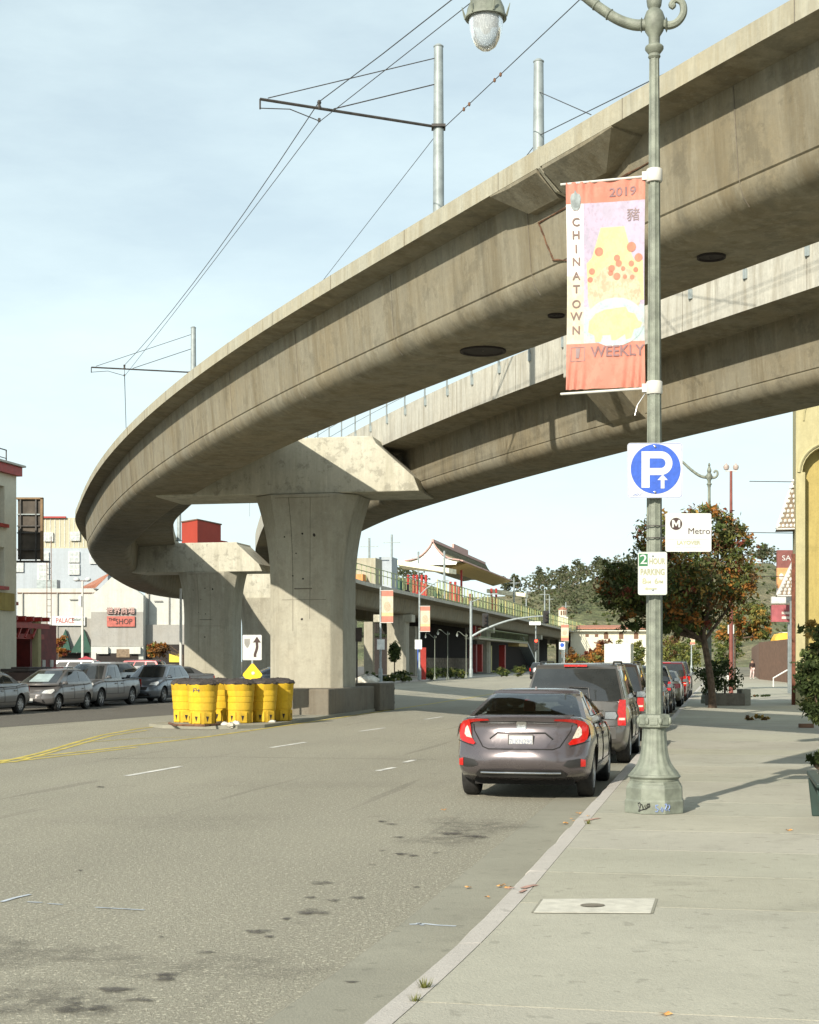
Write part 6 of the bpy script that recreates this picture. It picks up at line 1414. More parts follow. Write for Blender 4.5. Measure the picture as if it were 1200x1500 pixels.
# flat cream side canopies
for (pa,pb,ya,q0,q1,lab) in ((598,655,838,4.5,9.5,0),(733,760,872,2.,6.5,0)):
    a=t_at(pa,q1); b=t_at(pb,q0); z=zat(pb,ya,q0)
    mb=MB(); mb.prism([st(a-1,q1+1.2,z+.9),st(a+1.0,q0-.2,z-.1),st(b+2.5,q0-.8,z-.15),st(b+1,q1+1,z+.5)],(0,0,.62)); sp('side_canopy',mb,m_plain('canopy_cream',(.78,.74,.56),.8) if 'canopy_cream' not in bpy.data.materials else bpy.data.materials['canopy_cream'])
for px,q in ((611,4.5),(618,6),(624,4.6),(660,2.6),(667,2.6),(720,2.2),(727,2.2),(606,8),(676,6.),(598,9)):
    t=t_at(px,q); mb=MB(); mb.lathe([(.17,0),(.16,(zat(px,842 if px<640 else 852 if px<690 else 862,q) if px!=676 else zr-3.)-SZ)],10,st(t,q,SZ)); sp('red_column',mb,MT['red'])
for px,q,w,h,m_ in ((621,5.5,.9,2.6,'red'),(664,3.,.8,2.8,'red'),(672,3.2,.7,2.8,'red'),(640,6.,1.4,2.2,'green_dark'),(652,5.5,1.2,2.0,'dark_red'),(690,3.,1.,2.3,'dark_red'),(722,2.6,.9,2.4,'red'),(735,2.6,1.2,2.,'green_dark'),(585,5.,1.2,2.2,'green_dark'),(597,5.,1.,1.9,'dark')):
    t=t_at(px,q); mb=MB(); mb.box(st(t,q,SZ+h/2+.2),(w*.4,w,h),0,SRZ); sp('platform_panel',mb,MT[m_])
# clutter on the platform: shelter boxes, lift tower, glass
for px,pt,w,d_,mt,q in ((540,822,3.4,3.,'fascia',3.5),(566,820,3.,3.,'apt_blue',5),(526,845,2.,2.,'orange',4)):
    t=t_at(px,q); z=zat(px,pt,q); mb=MB(); mb.box(st(t,q,(SZ+z)/2),(w*.6,d_,z-SZ+.4),0,SRZ); 
    sp('lift_tower' if mt!='orange' else 'ticket_machine',mb,MT['fascia'] if mt=='fascia' else (MT['apt_blue'] if mt=='apt_blue' else m_plain('orange_machine',(.55,.22,.06),.6)))
mb=MB()
for a,b,z in ((515,640,1.1),(515,640,.6)): mb.tube([st(t_at(a)+(t_at(b)-t_at(a))*k/10,.2,SZ+.45+z) for k in range(11)],.04,5)
for k in range(24): mb.bar(st(t_at(512)+(t_at(640)-t_at(512))*k/23,.2,SZ+.3),st(t_at(512)+(t_at(640)-t_at(512))*k/23,.2,SZ+1.6),.05,.05)
sp('approach_railing',mb,MT['rail_green'])
# station level below: dark hall, stair tower with red and yellow panels, balconies, low stone wall
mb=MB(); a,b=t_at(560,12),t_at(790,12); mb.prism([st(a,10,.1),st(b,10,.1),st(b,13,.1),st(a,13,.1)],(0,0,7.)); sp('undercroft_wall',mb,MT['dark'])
mb=MB(); a,b=t_at(625,6.5),t_at(693,6.5); mb.prism([st(a,6.4,.1),st(b,6.4,.1),st(b,6.8,.1),st(a,6.8,.1)],(0,0,2.1)); sp('stone_wall',mb,MT['stone'])
for px,y0,y1,w,mt in ((693,944,985,1.2,'dark_red'),(703,944,984,.9,'red'),(716,946,984,1.0,'yp'),(711,944,984,.5,'red'),(736,945,984,1.1,'red'),(695,916,935,.5,'red'),(702,914,935,.5,'red')):
    q=2.; t=t_at(px,q); mb=MB(); z0=max(.1,zat(px,y1,q)); z1=zat(px,y0,q); mb.box(st(t,q,(z0+z1)/2),(w*.8,w,z1-z0),0,SRZ); sp('stair_panel',mb,MT[mt] if mt in MT else MT['rail_yellow'])
a,b=t_at(690,1.),t_at(765,1.); z=zat(725,937,1.)
mb=MB(); mb.prism([st(a,0,z-.25),st(a,1.8,z-.25),st(b,1.8,z-.25),st(b,0,z-.25)],(0,0,.25)); sp('balcony_slab',mb,MT['fascia'])
mb=MB(); mb.prism([st(t_at(752,1),.1,z-.75),st(t_at(752,1),1.8,z-.75),st(b,1.8,z-.75),st(b,.1,z-.75)],(0,0,.48)); sp('yellow_soffit',mb,MT['soffit_gold'])
mb=MB()
for zz in (z+.1,z+1.15): mb.tube([st(a,.05,zz),st(b,.05,zz)],.045,5)
for k in range(40): mb.bar(st(a+(b-a)*k/39,.05,z),st(a+(b-a)*k/39,.05,z+1.15),.035,.035)
sp('balcony_railing',mb,MT['rail_green'])
mb=MB(); A=st(t_at(768,1.),1.2,z-.1); B=st(t_at(786,1.),1.2,.2); mb.bar(A,B,1.6,.3); mb.bar(A+V((0,0,1.)),B+V((0,0,1.)),.08,.08); sp('stair_flight',mb,MT['steel'])
mb=MB(); a,b=t_at(505,9),t_at(560,9); zz=zat(530,932,9); mb.prism([st(a,7,zz),st(b,7,zz),st(b,12,zz),st(a,12,zz)],(0,0,.3)); 
for k in range(18): mb.bar(st(a+(b-a)*k/17,7,zz+.3),st(a+(b-a)*k/17,7,zz+1.5),.05,.05)
mb.bar(st(a,7,zz+1.5),st(b,7,zz+1.5),.07,.07); sp('landing',mb,MT['rail_green'])
for px,y0,w in ((500,945,1.4),(512,935,1.2),(541,940,.9),(590,905,1.1),(600,912,1.6)):
    q=5.; t=t_at(px,q); mb=MB(); mb.box(st(t,q,2.9),(w,w,5.7),0,SRZ); sp('support',mb,MT['pier'])
# masts and distant catenary on the straight
for px,pt,q in ((541,788,6.),(574,783,6.),(613,808,9.),(651,807,.6),(753,846,3),(771,862,7),(798,864,2.5),(829,882,2.5),(805,872,7)):
    t=t_at(px,q); p=st(t,q,SZ); H=CZ+(HY-pt)*p.y/F-SZ
    m_=thing('catenary_mast','thin steel mast of the far straight, standing on the station deck','catenary mast',p,SRZ,'catenary masts over the station deck')
    mb=MB(); mb.lathe([(.14,0),(.12,H)],8); part('pole',mb,MT['steel'],m_); mb=MB(); mb.box((0,0,H-.9),(1.9,.08,.08)); part('arm',mb,MT['steel'],m_)
# ---------------------------------------------------------------- street furniture in front of the station
lm=m_plain('sign_far_white',(.70,.72,.70),.5)
for k,(px,pt,pb) in enumerate(((637,930,996),(656,925,995.5),(683,928,993))):
    g_=G(px,pb,.17); o=dup(lamp) 
    for ch in list(o.children):
        if ch.name.split('.')[0] in ('banner_clamp','banner_rod','loose_strap','graffiti'): bpy.data.objects.remove(ch)
    H=CZ+(HY-pt)*g_.y/F-.17
    place(o,g_,PI,('slender ornate lamp standing left before the stone wall of the station','middle ornate lamp before the stone wall of the station','ornate lamp nearest the far signal mast')[k],H/9.1,'small ornate lamps at the station')
def banner_pole(px,pt,pb,d,bx,by0,by1,label,curve=True):
    g_=carpos(px,d)+V((0,0,KERB)); k=d/F; H=CZ+(HY-pt)*k-KERB
    t=thing('banner_pole',label,'street lamp',g_,0,'poles with banners across the street')
    mb=MB(); mb.lathe([(.16,0),(.16,1.),(.09,1.1),(.07,H)],10); part('pole',mb,MT['steel'],t)
    if curve:
        mb=MB(); mb.tube([V((0,0,H-.3)),V((.6,0,H+.3)),V((1.4,0,H+.8)),V((2.0,0,H+.95))],.05,6); mb.box((2.2,0,H+.95),(.6,.25,.12)); part('lamp_arm',mb,MT['steel'],t)
    b=thing('pole_banner','faded red and yellow banner hung on the '+label.split(',')[0],'banner',P(px,by1,d-.15),0,'banners across the street')
    W=(bx[1]-bx[0])*k; Hh=(by1-by0)*k; x0=(bx[0]-px)*k
    for nm,z0,z1,m in (('red_top',.82,1.,bred),('pale_field',.30,.82,bcream),('yellow_field',.20,.30,byel),('red_foot',0,.20,bred)):
        q=MB(); q.box((x0+W/2,0,Hh*(z0+z1)/2),(W,.02,Hh*(z1-z0))); part(nm,q,m,b)
    q=MB(); q.ball((x0+W*.5,-.012,Hh*.5),(W*.3,.006,Hh*.16),10,6); part('printed_picture',q,bblush,b)
    mb=MB()
    for z in (by0,by1): mb.bar(V((0,-.15,CZ+(HY-z)*k-KERB)),V((x0+W,-.15,CZ+(HY-z)*k-KERB)),.05,.05)
    part('banner_rod',mb,MT['white'],t); return t
banner_pole(557.5,860,1000,118,(559,576),865,912,'first banner pole across the street, left of the topiary tree',False)
banner_pole(614.5,867,998,128,(616,630),888,925,'second banner pole across the street, beside a red hydrant panel')
banner_pole(826.5,915,978,215,(822,833),915,939,'far banner pole by the railway embankment',False)
banner_pole(1013,925,985,190,(1011,1018),928,944,'far banner pole above the parked car roofs',False)
# traffic signal mast
g_=carpos(690,150)+V((0,0,KERB)); k=150/F
t=thing('signal_mast','pale grey traffic signal mast with a long curved arm over the street','traffic signal',g_)
H=CZ+(HY-880)*k-KERB; mb=MB(); mb.lathe([(.2,0),(.2,.8),(.15,.9),(.13,H)],12); part('pole',mb,MT['steel'],t)
def sx(px,py): return V(((px-690)*k,0,CZ+(HY-py)*k-KERB))
mb=MB(); pth=catmull([sx(690,933),sx(712,921),sx(745,909),(sx(775,904)),sx(802,902)],5); mb.tube(pth,[.12-.05*i/len(pth) for i in range(len(pth))],8); part('arm',mb,MT['steel'],t)
mb=MB(); mb.tube(catmull([sx(690,882),sx(700,878),sx(712,872),sx(722,870)],4),.05,6); mb.box(sx(725,870),(.6,.25,.12)); part('lamp_arm',mb,MT['steel'],t)
for px,py,red,lab in ((800,904,False,'dark signal head hanging at the end of the long curved arm'),(711,908,False,'dark signal head seen edge on at the station girder')):
    q=thing('traffic_signal',lab,'traffic signal',P(px,py,149.8)); mb=MB(); mb.box((0,0,0),(.36,.3,1.05)); mb.box((0,.02,0),(.62,.03,1.3)); part('housing',mb,MT['black'],q); 
    for z in (-.33,0,.33): mb=MB(); mb.lathe([(.13,0),(.13,.12),(.02,.13)],10,(0,-.28,z),axis='Y'); part('lens',mb,MT['dark'],q)
g2=carpos(785,152)+V((0,0,KERB)); q=thing('signal_post','short post with a traffic signal showing red near the stairs','traffic signal',g2); kk=152/F
mb=MB(); mb.lathe([(.07,0),(.06,CZ+(HY-912)*kk)],8); part('post',mb,MT['steel'],q); mb=MB(); zc=CZ+(HY-944)*kk-KERB; mb.box((0,-.2,zc),(.36,.3,1.15)); part('housing',mb,MT['black'],q)
mb=MB(); mb.lathe([(.15,0),(.15,.05),(.02,.06)],12,(0,-.42,zc+.36),axis='Y'); part('red_lens',mb,m_emit('signal_red',(.9,.05,.02),3.),q)
for z in (0,-.36): mb=MB(); mb.lathe([(.13,0),(.13,.05),(.02,.06)],10,(0,-.42,zc+z),axis='Y'); part('dark_lens',mb,MT['dark'],q)
mb=MB(); mb.box((-.1,-.1,CZ+(HY-913)*kk-KERB),(1.15,.05,.36)); part('name_plate',mb,lm,q)
q=thing('blue_sign','small white and blue parking sign on a post beyond the stairs','traffic sign',carpos(823.5,158)+V((0,0,KERB))); kk=158/F
mb=MB(); mb.box((0,0,1.6),(.07,.07,3.2)); part('post',mb,MT['steel'],q); zc=CZ+(HY-946)*kk-KERB; mb=MB(); mb.box((0,-.06,zc),(.62,.03,.75)); part('panel',mb,lm,q); mb=MB(); mb.lathe([(.22,0),(.22,.01)],16,(0,-.09,zc+.08),axis='Y'); part('disc',mb,MT['sign_blue'],q)
for px,y0,lab in ((558,940,'pale sign plate on the first banner pole'),(613,940,'pale sign plate on the second banner pole')):
    q=MB(); q.box(P(px,944,117.5 if px<600 else 127.5),(.6,.04,.8)); single('pole_sign',q,lm,lab,'traffic sign',P(px,944,117.5 if px<600 else 127.5))
q=thing('hydrant_panel','red and blue advertising panel beside the second banner pole','panel',carpos(620,131)+V((0,0,KERB))); mb=MB(); mb.box((0,0,1.4),(.5,.3,2.8)); part('panel',mb,MT['red'],q); mb=MB(); mb.box((-.38,-.05,1.7),(.24,.3,2.2)); part('side',mb,MT['sign_blue'],q)
# ---------------------------------------------------------------- trees and plants
def leaves(mb, centre, rad, n, size, cols, rnd, clump=26, squash=1., hollow=.45, tint_z=None):
    """leaf-sized faces gathered in clumps spread through an uneven crown"""
    if mb.c is None: mb.c=[(0,0,0,1)]*len(mb.v)
    C=V(centre); R=V(rad) if not isinstance(rad,(int,float)) else V((rad,)*3)
    nc=max(1,n//clump)
    for _ in range(nc):
        while True:
            d=V((rnd.uniform(-1,1),rnd.uniform(-1,1),rnd.uniform(-1,1)))
            if hollow<d.length<1.: break
        d=d*(.82+.3*rnd.random())
        cc=C+V((d.x*R.x,d.y*R.y,d.z*R.z)); cr=min(R)*rnd.uniform(.16,.34)
        base=cols(rnd,d); 
        for _k in range(clump):
            o=V((rnd.gauss(0,1),rnd.gauss(0,1),rnd.gauss(0,.75)))*cr*.62
            p=cc+o; s=size*rnd.uniform(.6,1.35)
            a=V((rnd.gauss(0,1),rnd.gauss(0,1),rnd.gauss(0,1))).normalized(); b=a.cross(V((rnd.gauss(0,1),rnd.gauss(0,1),rnd.gauss(0,1)))).normalized()
            i=len(mb.v); mb.v+= [p-a*s,p-b*s*.42+a*s*.1,p+a*s,p+b*s*.42+a*s*.1]
            k=rnd.uniform(.75,1.3); c=(base[0]*k,base[1]*k,base[2]*k,1.); mb.c+=[c]*4
            mb.f.append((i,i+1,i+2,i+3)); mb.m.append(0); mb.s.append(False)
    return mb
def pal(*cs):
    tot=sum(w for w,_ in cs)
    def f(rnd,d):
        r=rnd.random()*tot
        for w,c in cs:
            r-=w
            if r<=0: return c
        return cs[-1][1]
    return f
GREEN_D=(.042,.062,.019); GREEN=(.085,.112,.032); GREEN_Y=(.16,.165,.042); ORANGE=(.30,.125,.028); RED=(.17,.045,.025); BROWN=(.13,.075,.032); OLIVE=(.11,.115,.045); GOLD=(.34,.22,.055)
def street_tree(root,H,trunk_h,crown,cols,n,size,rnd,tr=.12,lean=(0,0),limbs=7,name='crown'):
    """trunk and limbs plus a clumped crown; crown = list of (centre, radii, share)"""
    mb=MB(); top=V((lean[0],lean[1],trunk_h))
    mb.tube(catmull([(0,0,0),(lean[0]*.2,lean[1]*.2,trunk_h*.4),top],5),[tr*1.25]+[tr*(1.08-.3*k/10) for k in range(1,11)],9)
    for k in range(limbs):
        c,r,_=crown[k%len(crown)]; a=rnd.uniform(0,2*PI); e=V(c)+V((math.cos(a)*r[0]*.6,math.sin(a)*r[1]*.6,rnd.uniform(-.2,.6)*r[2]))
        m=top.lerp(e,.5)+V((rnd.uniform(-.25,.25),rnd.uniform(-.25,.25),-.15)); s=top+V((0,0,rnd.uniform(-.5,0)*trunk_h*.2))
        pth=catmull([s,m,e],5); mb.tube(pth,[tr*.55*(1-.8*i/len(pth)) for i in range(len(pth))],6)
        for _ in range(2):
            b=pth[rnd.randint(4,8)]; e2=b+V((rnd.uniform(-1,1),rnd.uniform(-1,1),rnd.uniform(.1,.9)))*r[0]*.5; mb.tube([b,b.lerp(e2,.5)+V((0,0,.08)),e2],[tr*.2,tr*.14,tr*.05],5)
    part('trunk',mb,MT['bark'],root)
    lf=MB(); lf.c=[]
    for c,r,share in crown: leaves(lf,c,r,int(n*share),size,cols,rnd)
    part(name,lf,MT['leaf'],root)
rnd=random.Random(21)
k5=51.5/F; base=G(1044,1037,KERB); d5=base.y; k5=d5/F
T=thing('street_tree','dark leafy street tree turning orange and red, standing in the pavement beside the parked cars','tree',base)
def tc(px,py,dy=0.): p=P(px,py,d5)-base; return (p.x,dy,p.z)
cr=[(tc(965,860,-.2),(1.85,1.5,1.2),.22),(tc(1040,845,.2),(1.5,1.5,1.5),.24),(tc(1035,775,0),(1.05,1.1,.85),.13),(tc(915,868,.2),(.95,1.0,.75),.11),(tc(965,790,.1),(.85,.9,.9),.10),(tc(1075,790,-.1),(.62,.8,.75),.07),(tc(1000,905,.1),(1.35,1.2,.6),.09),(tc(905,835,.1),(.55,.6,.4),.03),(tc(985,918,-.2),(.9,.9,.45),.05),(tc(940,905,-.1),(.9,.9,.5),.05),(tc(1080,850,-.2),(.6,.8,.8),.05)]
_side=pal((.8,GREEN_D),(3.4,GREEN),(2.6,OLIVE),(2.0,GREEN_Y),(.8,BROWN),(.4,RED),(.8,ORANGE)); _tip=pal((2.4,ORANGE),(2.4,GREEN_Y),(1.4,OLIVE),(.6,BROWN),(1.3,GOLD),(.5,RED),(1.2,GREEN))
def treecol(r,d): return (_tip if (d.x>.25 or d.z>.6) and r.random()<.55 else _side)(r,d)
street_tree(T,7,tc(1040,930)[2],cr,treecol,21000,.086,rnd,.135,lean=(tc(1030,930)[0],0),limbs=11)
def tree_at(px,pb,d,label,parts_,cols,n,size,tr=.12,tz=.45,group=None,z0=.1,name='street_tree',limbs=6):
    b=carpos(px,d)+V((0,0,z0)); r=thing(name,label,'tree',b,0,group); kk=d/F
    cr=[((P(x,y,d).x-b.x,dy,P(x,y,d).z-b.z),(rx*kk,rx*kk*.9,rz*kk),sh) for x,y,dy,rx,rz,sh in parts_]
    lo=min(c[2]-rr[2] for c,rr,_ in cr); street_tree(r,0,max(.5,lo+.35),cr,cols,n,size,rnd,tr,limbs=limbs); return r
fall=pal((2,ORANGE),(2,GREEN_Y),(2,GREEN),(1.2,GOLD),(1,OLIVE))
tree_at(1075,990,86,'orange and green street tree behind the first tree on the pavement',[(1098,905,0,30,22,.45),(1080,925,.5,26,16,.3),(1115,925,0,18,14,.25)],fall,4200,.12,.14,group=None)
tree_at(268,990,140,'x',[(228,953,0,14,12,.7),(240,948,0,10,8,.3)],pal((3,ORANGE),(2,BROWN),(1,GREEN_Y),(1,RED)),1500,.17,.1)['label']='small orange autumn tree in front of the shopping hall entrance'
tree_at(86,990,122,'small red orange tree beside the maroon wall',[(86,945,0,12,14,.7),(94,955,0,9,7,.3)],pal((3,ORANGE),(2,RED),(1,GOLD),(1,GREEN_Y)),1200,.16,.09)
# topiary and planting before the station
tp=thing('topiary_tree','dark clipped topiary tree on a thin stem before the station','tree',carpos(578,126)+V((0,0,.15))); kk=126/F
mb=MB(); mb.tube([V((0,0,0)),V((0,0,2.))],.06,6); part('trunk',mb,MT['bark'],tp); lf=MB(); lf.c=[]; leaves(lf,(0,0,CZ+(HY-958)*kk),(8.5*kk,8.5*kk,15*kk),3600,.09,pal((3,GREEN_D),(1,GREEN)),rnd,hollow=.05); part('crown',lf,MT['leaf'],tp)
def bush(px,py,d,rx,rz,label,cols,n,size,group=None,z0=.1,name='shrub'):
    b=carpos(px,d)+V((0,0,z0)); kk=d/F; r=thing(name,label,'shrub',b,0,group); mb=MB()
    for j in range(5): a=j*1.26; mb.tube([V((0,0,0)),V((math.cos(a)*rx*kk*.35,math.sin(a)*rx*kk*.3,rz*kk*.8))],[.035,.012],5)
    part('stem',mb,MT['bark'],r); lf=MB(); lf.c=[]; leaves(lf,(0,0,rz*kk*.95),(rx*kk,rx*kk*.8,rz*kk),n,size,cols,rnd,hollow=.2); part('foliage',lf,MT['leaf'],r); return r
gr=pal((2,GREEN),(2,GREEN_D),(1,GREEN_Y))
for px,d,rx,rz,lab in ((545,123,18,7,'low green bush behind the pale rocks'),(590,124,20,8,'wide green bush at the foot of the topiary tree'),(572,121,14,6,'low green bush left of the topiary stem'),(632,136,14,10,'dark bush below the second banner pole'),(655,146,12,8,'dark bush behind the ornate lamps'),(672,148,12,7,'dark bush at the end of the stone wall'),(735,160,12,7,'dark bush beside the yellow stair panel'),(760,165,10,8,'dark bush under the stair flight')):
    bush(px,0,d,rx,rz,lab,gr,1100,.10)
for px,rr,lab in ((531,.55,'left pale boulder'),(539,.75,'large pale boulder in the middle'),(546,.45,'right small pale boulder')):
    c=carpos(px,112)+V((0,0,.3)); m_=MB(); m_.ball(c,(rr,rr*.8,rr*.65),9,6)
    for q in m_.v: q+=V((rnd.uniform(-.12,.12),rnd.uniform(-.12,.12),rnd.uniform(-.1,.1)))
    single('boulder',m_,MT['rock'],lab+' lying in the planting behind the plinth','boulder',c,'pale boulders')
# shrubs under the hill, far right of the station
farb=((862,950,300,9,9,pal((3,RED),(1,BROWN)),'dark red shrub at the end of the far viaduct'),(884,948,290,16,14,pal((3,RED),(2,BROWN)),'wide dark red shrub mass right of the far viaduct'),(842,968,230,18,9,pal((2,ORANGE),(2,GREEN_Y),(1,BROWN)),'orange brown hedge in front of the red shrubs'),(880,965,215,22,11,pal((2,ORANGE),(2,GREEN_Y),(1,OLIVE)),'orange green shrub left of the white truck'),(905,955,240,16,13,pal((3,GREEN_Y),(1,GREEN)),'bright green shrub behind the white truck'),(930,955,240,16,13,pal((3,GREEN_Y),(2,GREEN)),'bright green shrub right of the white truck'),(985,950,235,22,16,pal((2,GREEN_Y),(2,BROWN),(1,GREEN)),'brownish shrub seen between lamp post and tree trunk'),(1010,945,225,20,22,pal((3,GREEN_Y),(2,GREEN)),'tall green bush left of the tree trunk'),(1065,950,240,20,20,pal((2,GREEN),(2,GREEN_Y)),'green bush right of the tree trunk'))
for px,py,d,rx,rz,cols,lab in farb: bush(px,py,d,rx,rz*1.75,lab,cols,1900,.26)
# planter with bush, white news boxes, grass tufts on the pavement
pt=thing('planter_bush','dark round bush in a low planter at the foot of the street tree','planter',G(1062,1033,KERB)); kk=pt.location.y/F
mb=MB(); mb.box((0,0,.22),(1.3,.9,.44)); part('planter_box',mb,MT['plinth'],pt,bevel=.03); mb=MB(); mb.box((.72,.1,.30),(.35,.8,.6)); part('planter_end',mb,MT['gutter'],pt,bevel=.03)
mb=MB(); mb.tube([V((0,0,.3)),V((0,0,.9))],.04,6); part('stem',mb,MT['bark'],pt)
lf=MB(); lf.c=[]; leaves(lf,(-.25,0,1.05),(.78,.7,.62),2000,.07,pal((3,GREEN_D),(1,GREEN)),rnd,hollow=.3); part('foliage',lf,MT['leaf'],pt)
for k,(px,py) in enumerate(((1069,1003),(1076,1004))):
    b=G(px,py,KERB); q=thing('news_box',('left','right')[k]+' white newspaper box on the pavement beyond the planter','newspaper box',b,STREET,'white newspaper boxes'); mb=MB(); mb.box((0,0,.75),(.42,.4,.8)); part('case',mb,MT['white'],q,bevel=.03); mb=MB(); mb.box((0,0,.17),(.3,.3,.35)); part('stand',mb,MT['white'],q); mb=MB(); mb.box((0,-.205,.85),(.3,.02,.35)); part('window',mb,MT['grey_wall'],q)
def tuft(px,py,n,sz,label):
    b=G(px,py,KERB); mb=MB(); mb.c=[]
    for _ in range(n):
        a=rnd.uniform(0,2*PI); r=rnd.uniform(0,sz*.5); p=b+V((math.cos(a)*r,math.sin(a)*r,0)); t=p+V((math.cos(a)*sz*.4,math.sin(a)*sz*.4,sz*rnd.uniform(.4,1))); s=V((-math.sin(a),math.cos(a),0))*sz*.06
        i=len(mb.v); mb.v+=[p-s,p+s,t]; mb.c+=[GREEN_Y+(1,)]*3; mb.f.append((i,i+1,i+2)); mb.m.append(0); mb.s.append(False)
    o=bpy.data.objects.new('weed_tuft',mb.mesh('weed_tuft',MT['leaf'],b)); o.location=b; link(o); tag(o,label,'weed')
tuft(622,1447,40,.06,'small green weed growing in the kerb joint'); tuft(608,1466,24,.05,'smaller weed nearer the camera in the kerb joint'); tuft(862,1207,24,.07,'weed at the kerb beside the fallen leaves'); 
m_=MB(); m_.c=[]; c=G(1108,1055,KERB); leaves(m_,c+V((0,0,.05)),(.42,.32,.08),500,.05,pal((2,BROWN),(2,GOLD),(1,OLIVE)),rnd,hollow=0.); o=bpy.data.objects.new('grass_patch',m_.mesh('grass_patch',MT['leaf'],c)); o.location=c; link(o); tag(o,'dry grassy patch in a tree pit of the pavement','grass')
m_=MB(); m_.c=[]; c=G(1098,1021,KERB); leaves(m_,c+V((0,0,.05)),(.85,.5,.10),500,.06,pal((3,GREEN_D),(1,BROWN)),rnd,hollow=0.); o=bpy.data.objects.new('cut_branches',m_.mesh('cut_branches',MT['leaf'],c)); o.location=c; link(o); tag(o,'heap of dark cut branches lying on the pavement','branches')
# ---------------------------------------------------------------- hill, wood and the mission style building
ridge=[(380,850),(500,846),(560,842),(600,846),(680,874),(740,872),(780,866),(830,858),(862,850),(900,842),(960,830),(1040,822),(1090,824),(1130,824),(1155,842),(1200,880),(1300,915)]
D0,D1=430.,620.
def hill_z(px,u):
    zr=CZ+(HY-interp(px,ridge))/F*D1
    s=min(1,u); return -.5+zr*(s*s*(3-2*s))*(1 if u<=1 else max(0,1-(u-1)*.6))+1.6*math.sin(px*.05+u*7)*s*(1-s)*2
t=NT('hill_scrub'); v=t.coords(); a=t.noise(v,.02,6.,.65,.40,.60); b=t.noise(v,.09,5.,.65,.45,.6); c_=t.noise(v,.5,4.,.7,.4,.62)
col=t.mix(a,(.29,.25,.15),(.15,.19,.075)); col=t.mix(t.math('MULTIPLY',b,.7),col,(.075,.09,.035)); col=t.mix(t.math('MULTIPLY',c_,.4),col,(.12,.105,.06)); t.color(col); t.set(.95); t.bump(c_,1.,.8)
mb=MB()
def hp(px,u): 
    d=D0+(D1-D0)*u; X=(px-CX)/F*(D0+(D1-D0)*min(u,1.)); return V((X,d,hill_z(px,u)))
mb.grid(lambda a,b: hp(380+920*a,1.6*b),120,40,0,True)
struct('hill',mb,t.m)
wood=MB(); wood.c=[]; rnd=random.Random(8)
wcol=pal((3,(.105,.118,.062)),(2,(.135,.135,.075)),(1.5,(.085,.10,.045)),(.8,(.17,.15,.10)))
def hill_tree(mb,px,u,h,r,n,cols,rnd):
    b=hp(px,u); 
    for j in range(3): leaves(mb,b+V((rnd.uniform(-r,r)*.5,rnd.uniform(-r,r)*.5,h*(.45+.22*j))),(r*(1-.2*j),r*(1-.2*j),h*.2),n//3,.42,cols,rnd,clump=14,hollow=.1)
for k in range(560):
    px=rnd.uniform(752,1000) if rnd.random()<.86 else rnd.uniform(500,622); u=rnd.uniform(.5,1.04) if px>700 else rnd.uniform(.9,1.05)
    if 700<px<775 and u<.85: continue
    hill_tree(wood,px,u,rnd.uniform(4.5,8.5) if px>700 else rnd.uniform(2.5,4.5),rnd.uniform(2.,3.6),96,wcol,rnd)
for k in range(40): hill_tree(wood,rnd.uniform(1100,1145),rnd.uniform(.92,1.03),rnd.uniform(4,8),rnd.uniform(2,3.5),100,wcol,rnd)
o=bpy.data.objects.new('hillside_wood',wood.mesh('hillside_wood',MT['leaf'])); link(o); tag(o,'hazy grey green wood covering the ridge of the hill','wood',None,'stuff')
scrub=MB(); scrub.c=[]; scol=pal((3,(.06,.085,.025)),(2,(.10,.12,.04)),(1,(.14,.12,.06)))
for k in range(420):
    px=rnd.uniform(740,1200); u=rnd.uniform(.15,.95); b=hp(px,u); r=rnd.uniform(.8,2.2); leaves(scrub,b+V((0,0,r*.4)),(r,r,r*.6),42,.45,scol,rnd,clump=14,hollow=.1)
o=bpy.data.objects.new('hill_scrub',scrub.mesh('hill_scrub',MT['leaf'])); link(o); tag(o,'low green scrub dotted over the hill slope','scrub',None,'stuff')
rnd=random.Random(5)
for px,u,h,r,lab in ((790,.99,9.5,3.4,'tall tree on the ridge just right of the station roof'),(823,1.0,9,3.4,'tall rounded tree on the ridge above the far viaduct'),(850,1.0,10,3.8,'broad tall tree on the ridge left of the street tree'),(757,.97,8,3.,'dark tree right of the pagoda eave'),(741,.95,7.5,2.8,'small dark tree touching the pagoda eave'),(880,1.,9,3.6,'tall tree on the ridge half hidden by the street tree'),(531,1.,7,3.,'dark tree top left of the station lift tower'),(595,1.,7,3.4,'dark tree top behind the left canopy of the station'),(1117,.98,8,4.,'round dark tree on the hilltop at the right')):
    b=hp(px,u); rt=thing('hill_tree',lab,'tree',b,0,'single trees on the ridge'); m_=MB(); m_.tube([V((0,0,-.5)),V((.2,0,h*.5)),V((0,0,h*.75))],[.28,.22,.10],6); part('trunk',m_,MT['bark'],rt)
    lf=MB(); lf.c=[]
    for j in range(4): leaves(lf,(rnd.uniform(-r,r)*.45,rnd.uniform(-r,r)*.4,h*(.42+.15*j)),(r*(1-.16*j),r*(1-.16*j),h*.17),420,.38,pal((3,(.07,.08,.04)),(2,(.095,.10,.052)),(1,(.052,.066,.03))),rnd,clump=14,hollow=.1)
    part('crown',lf,MT['leaf'],rt)
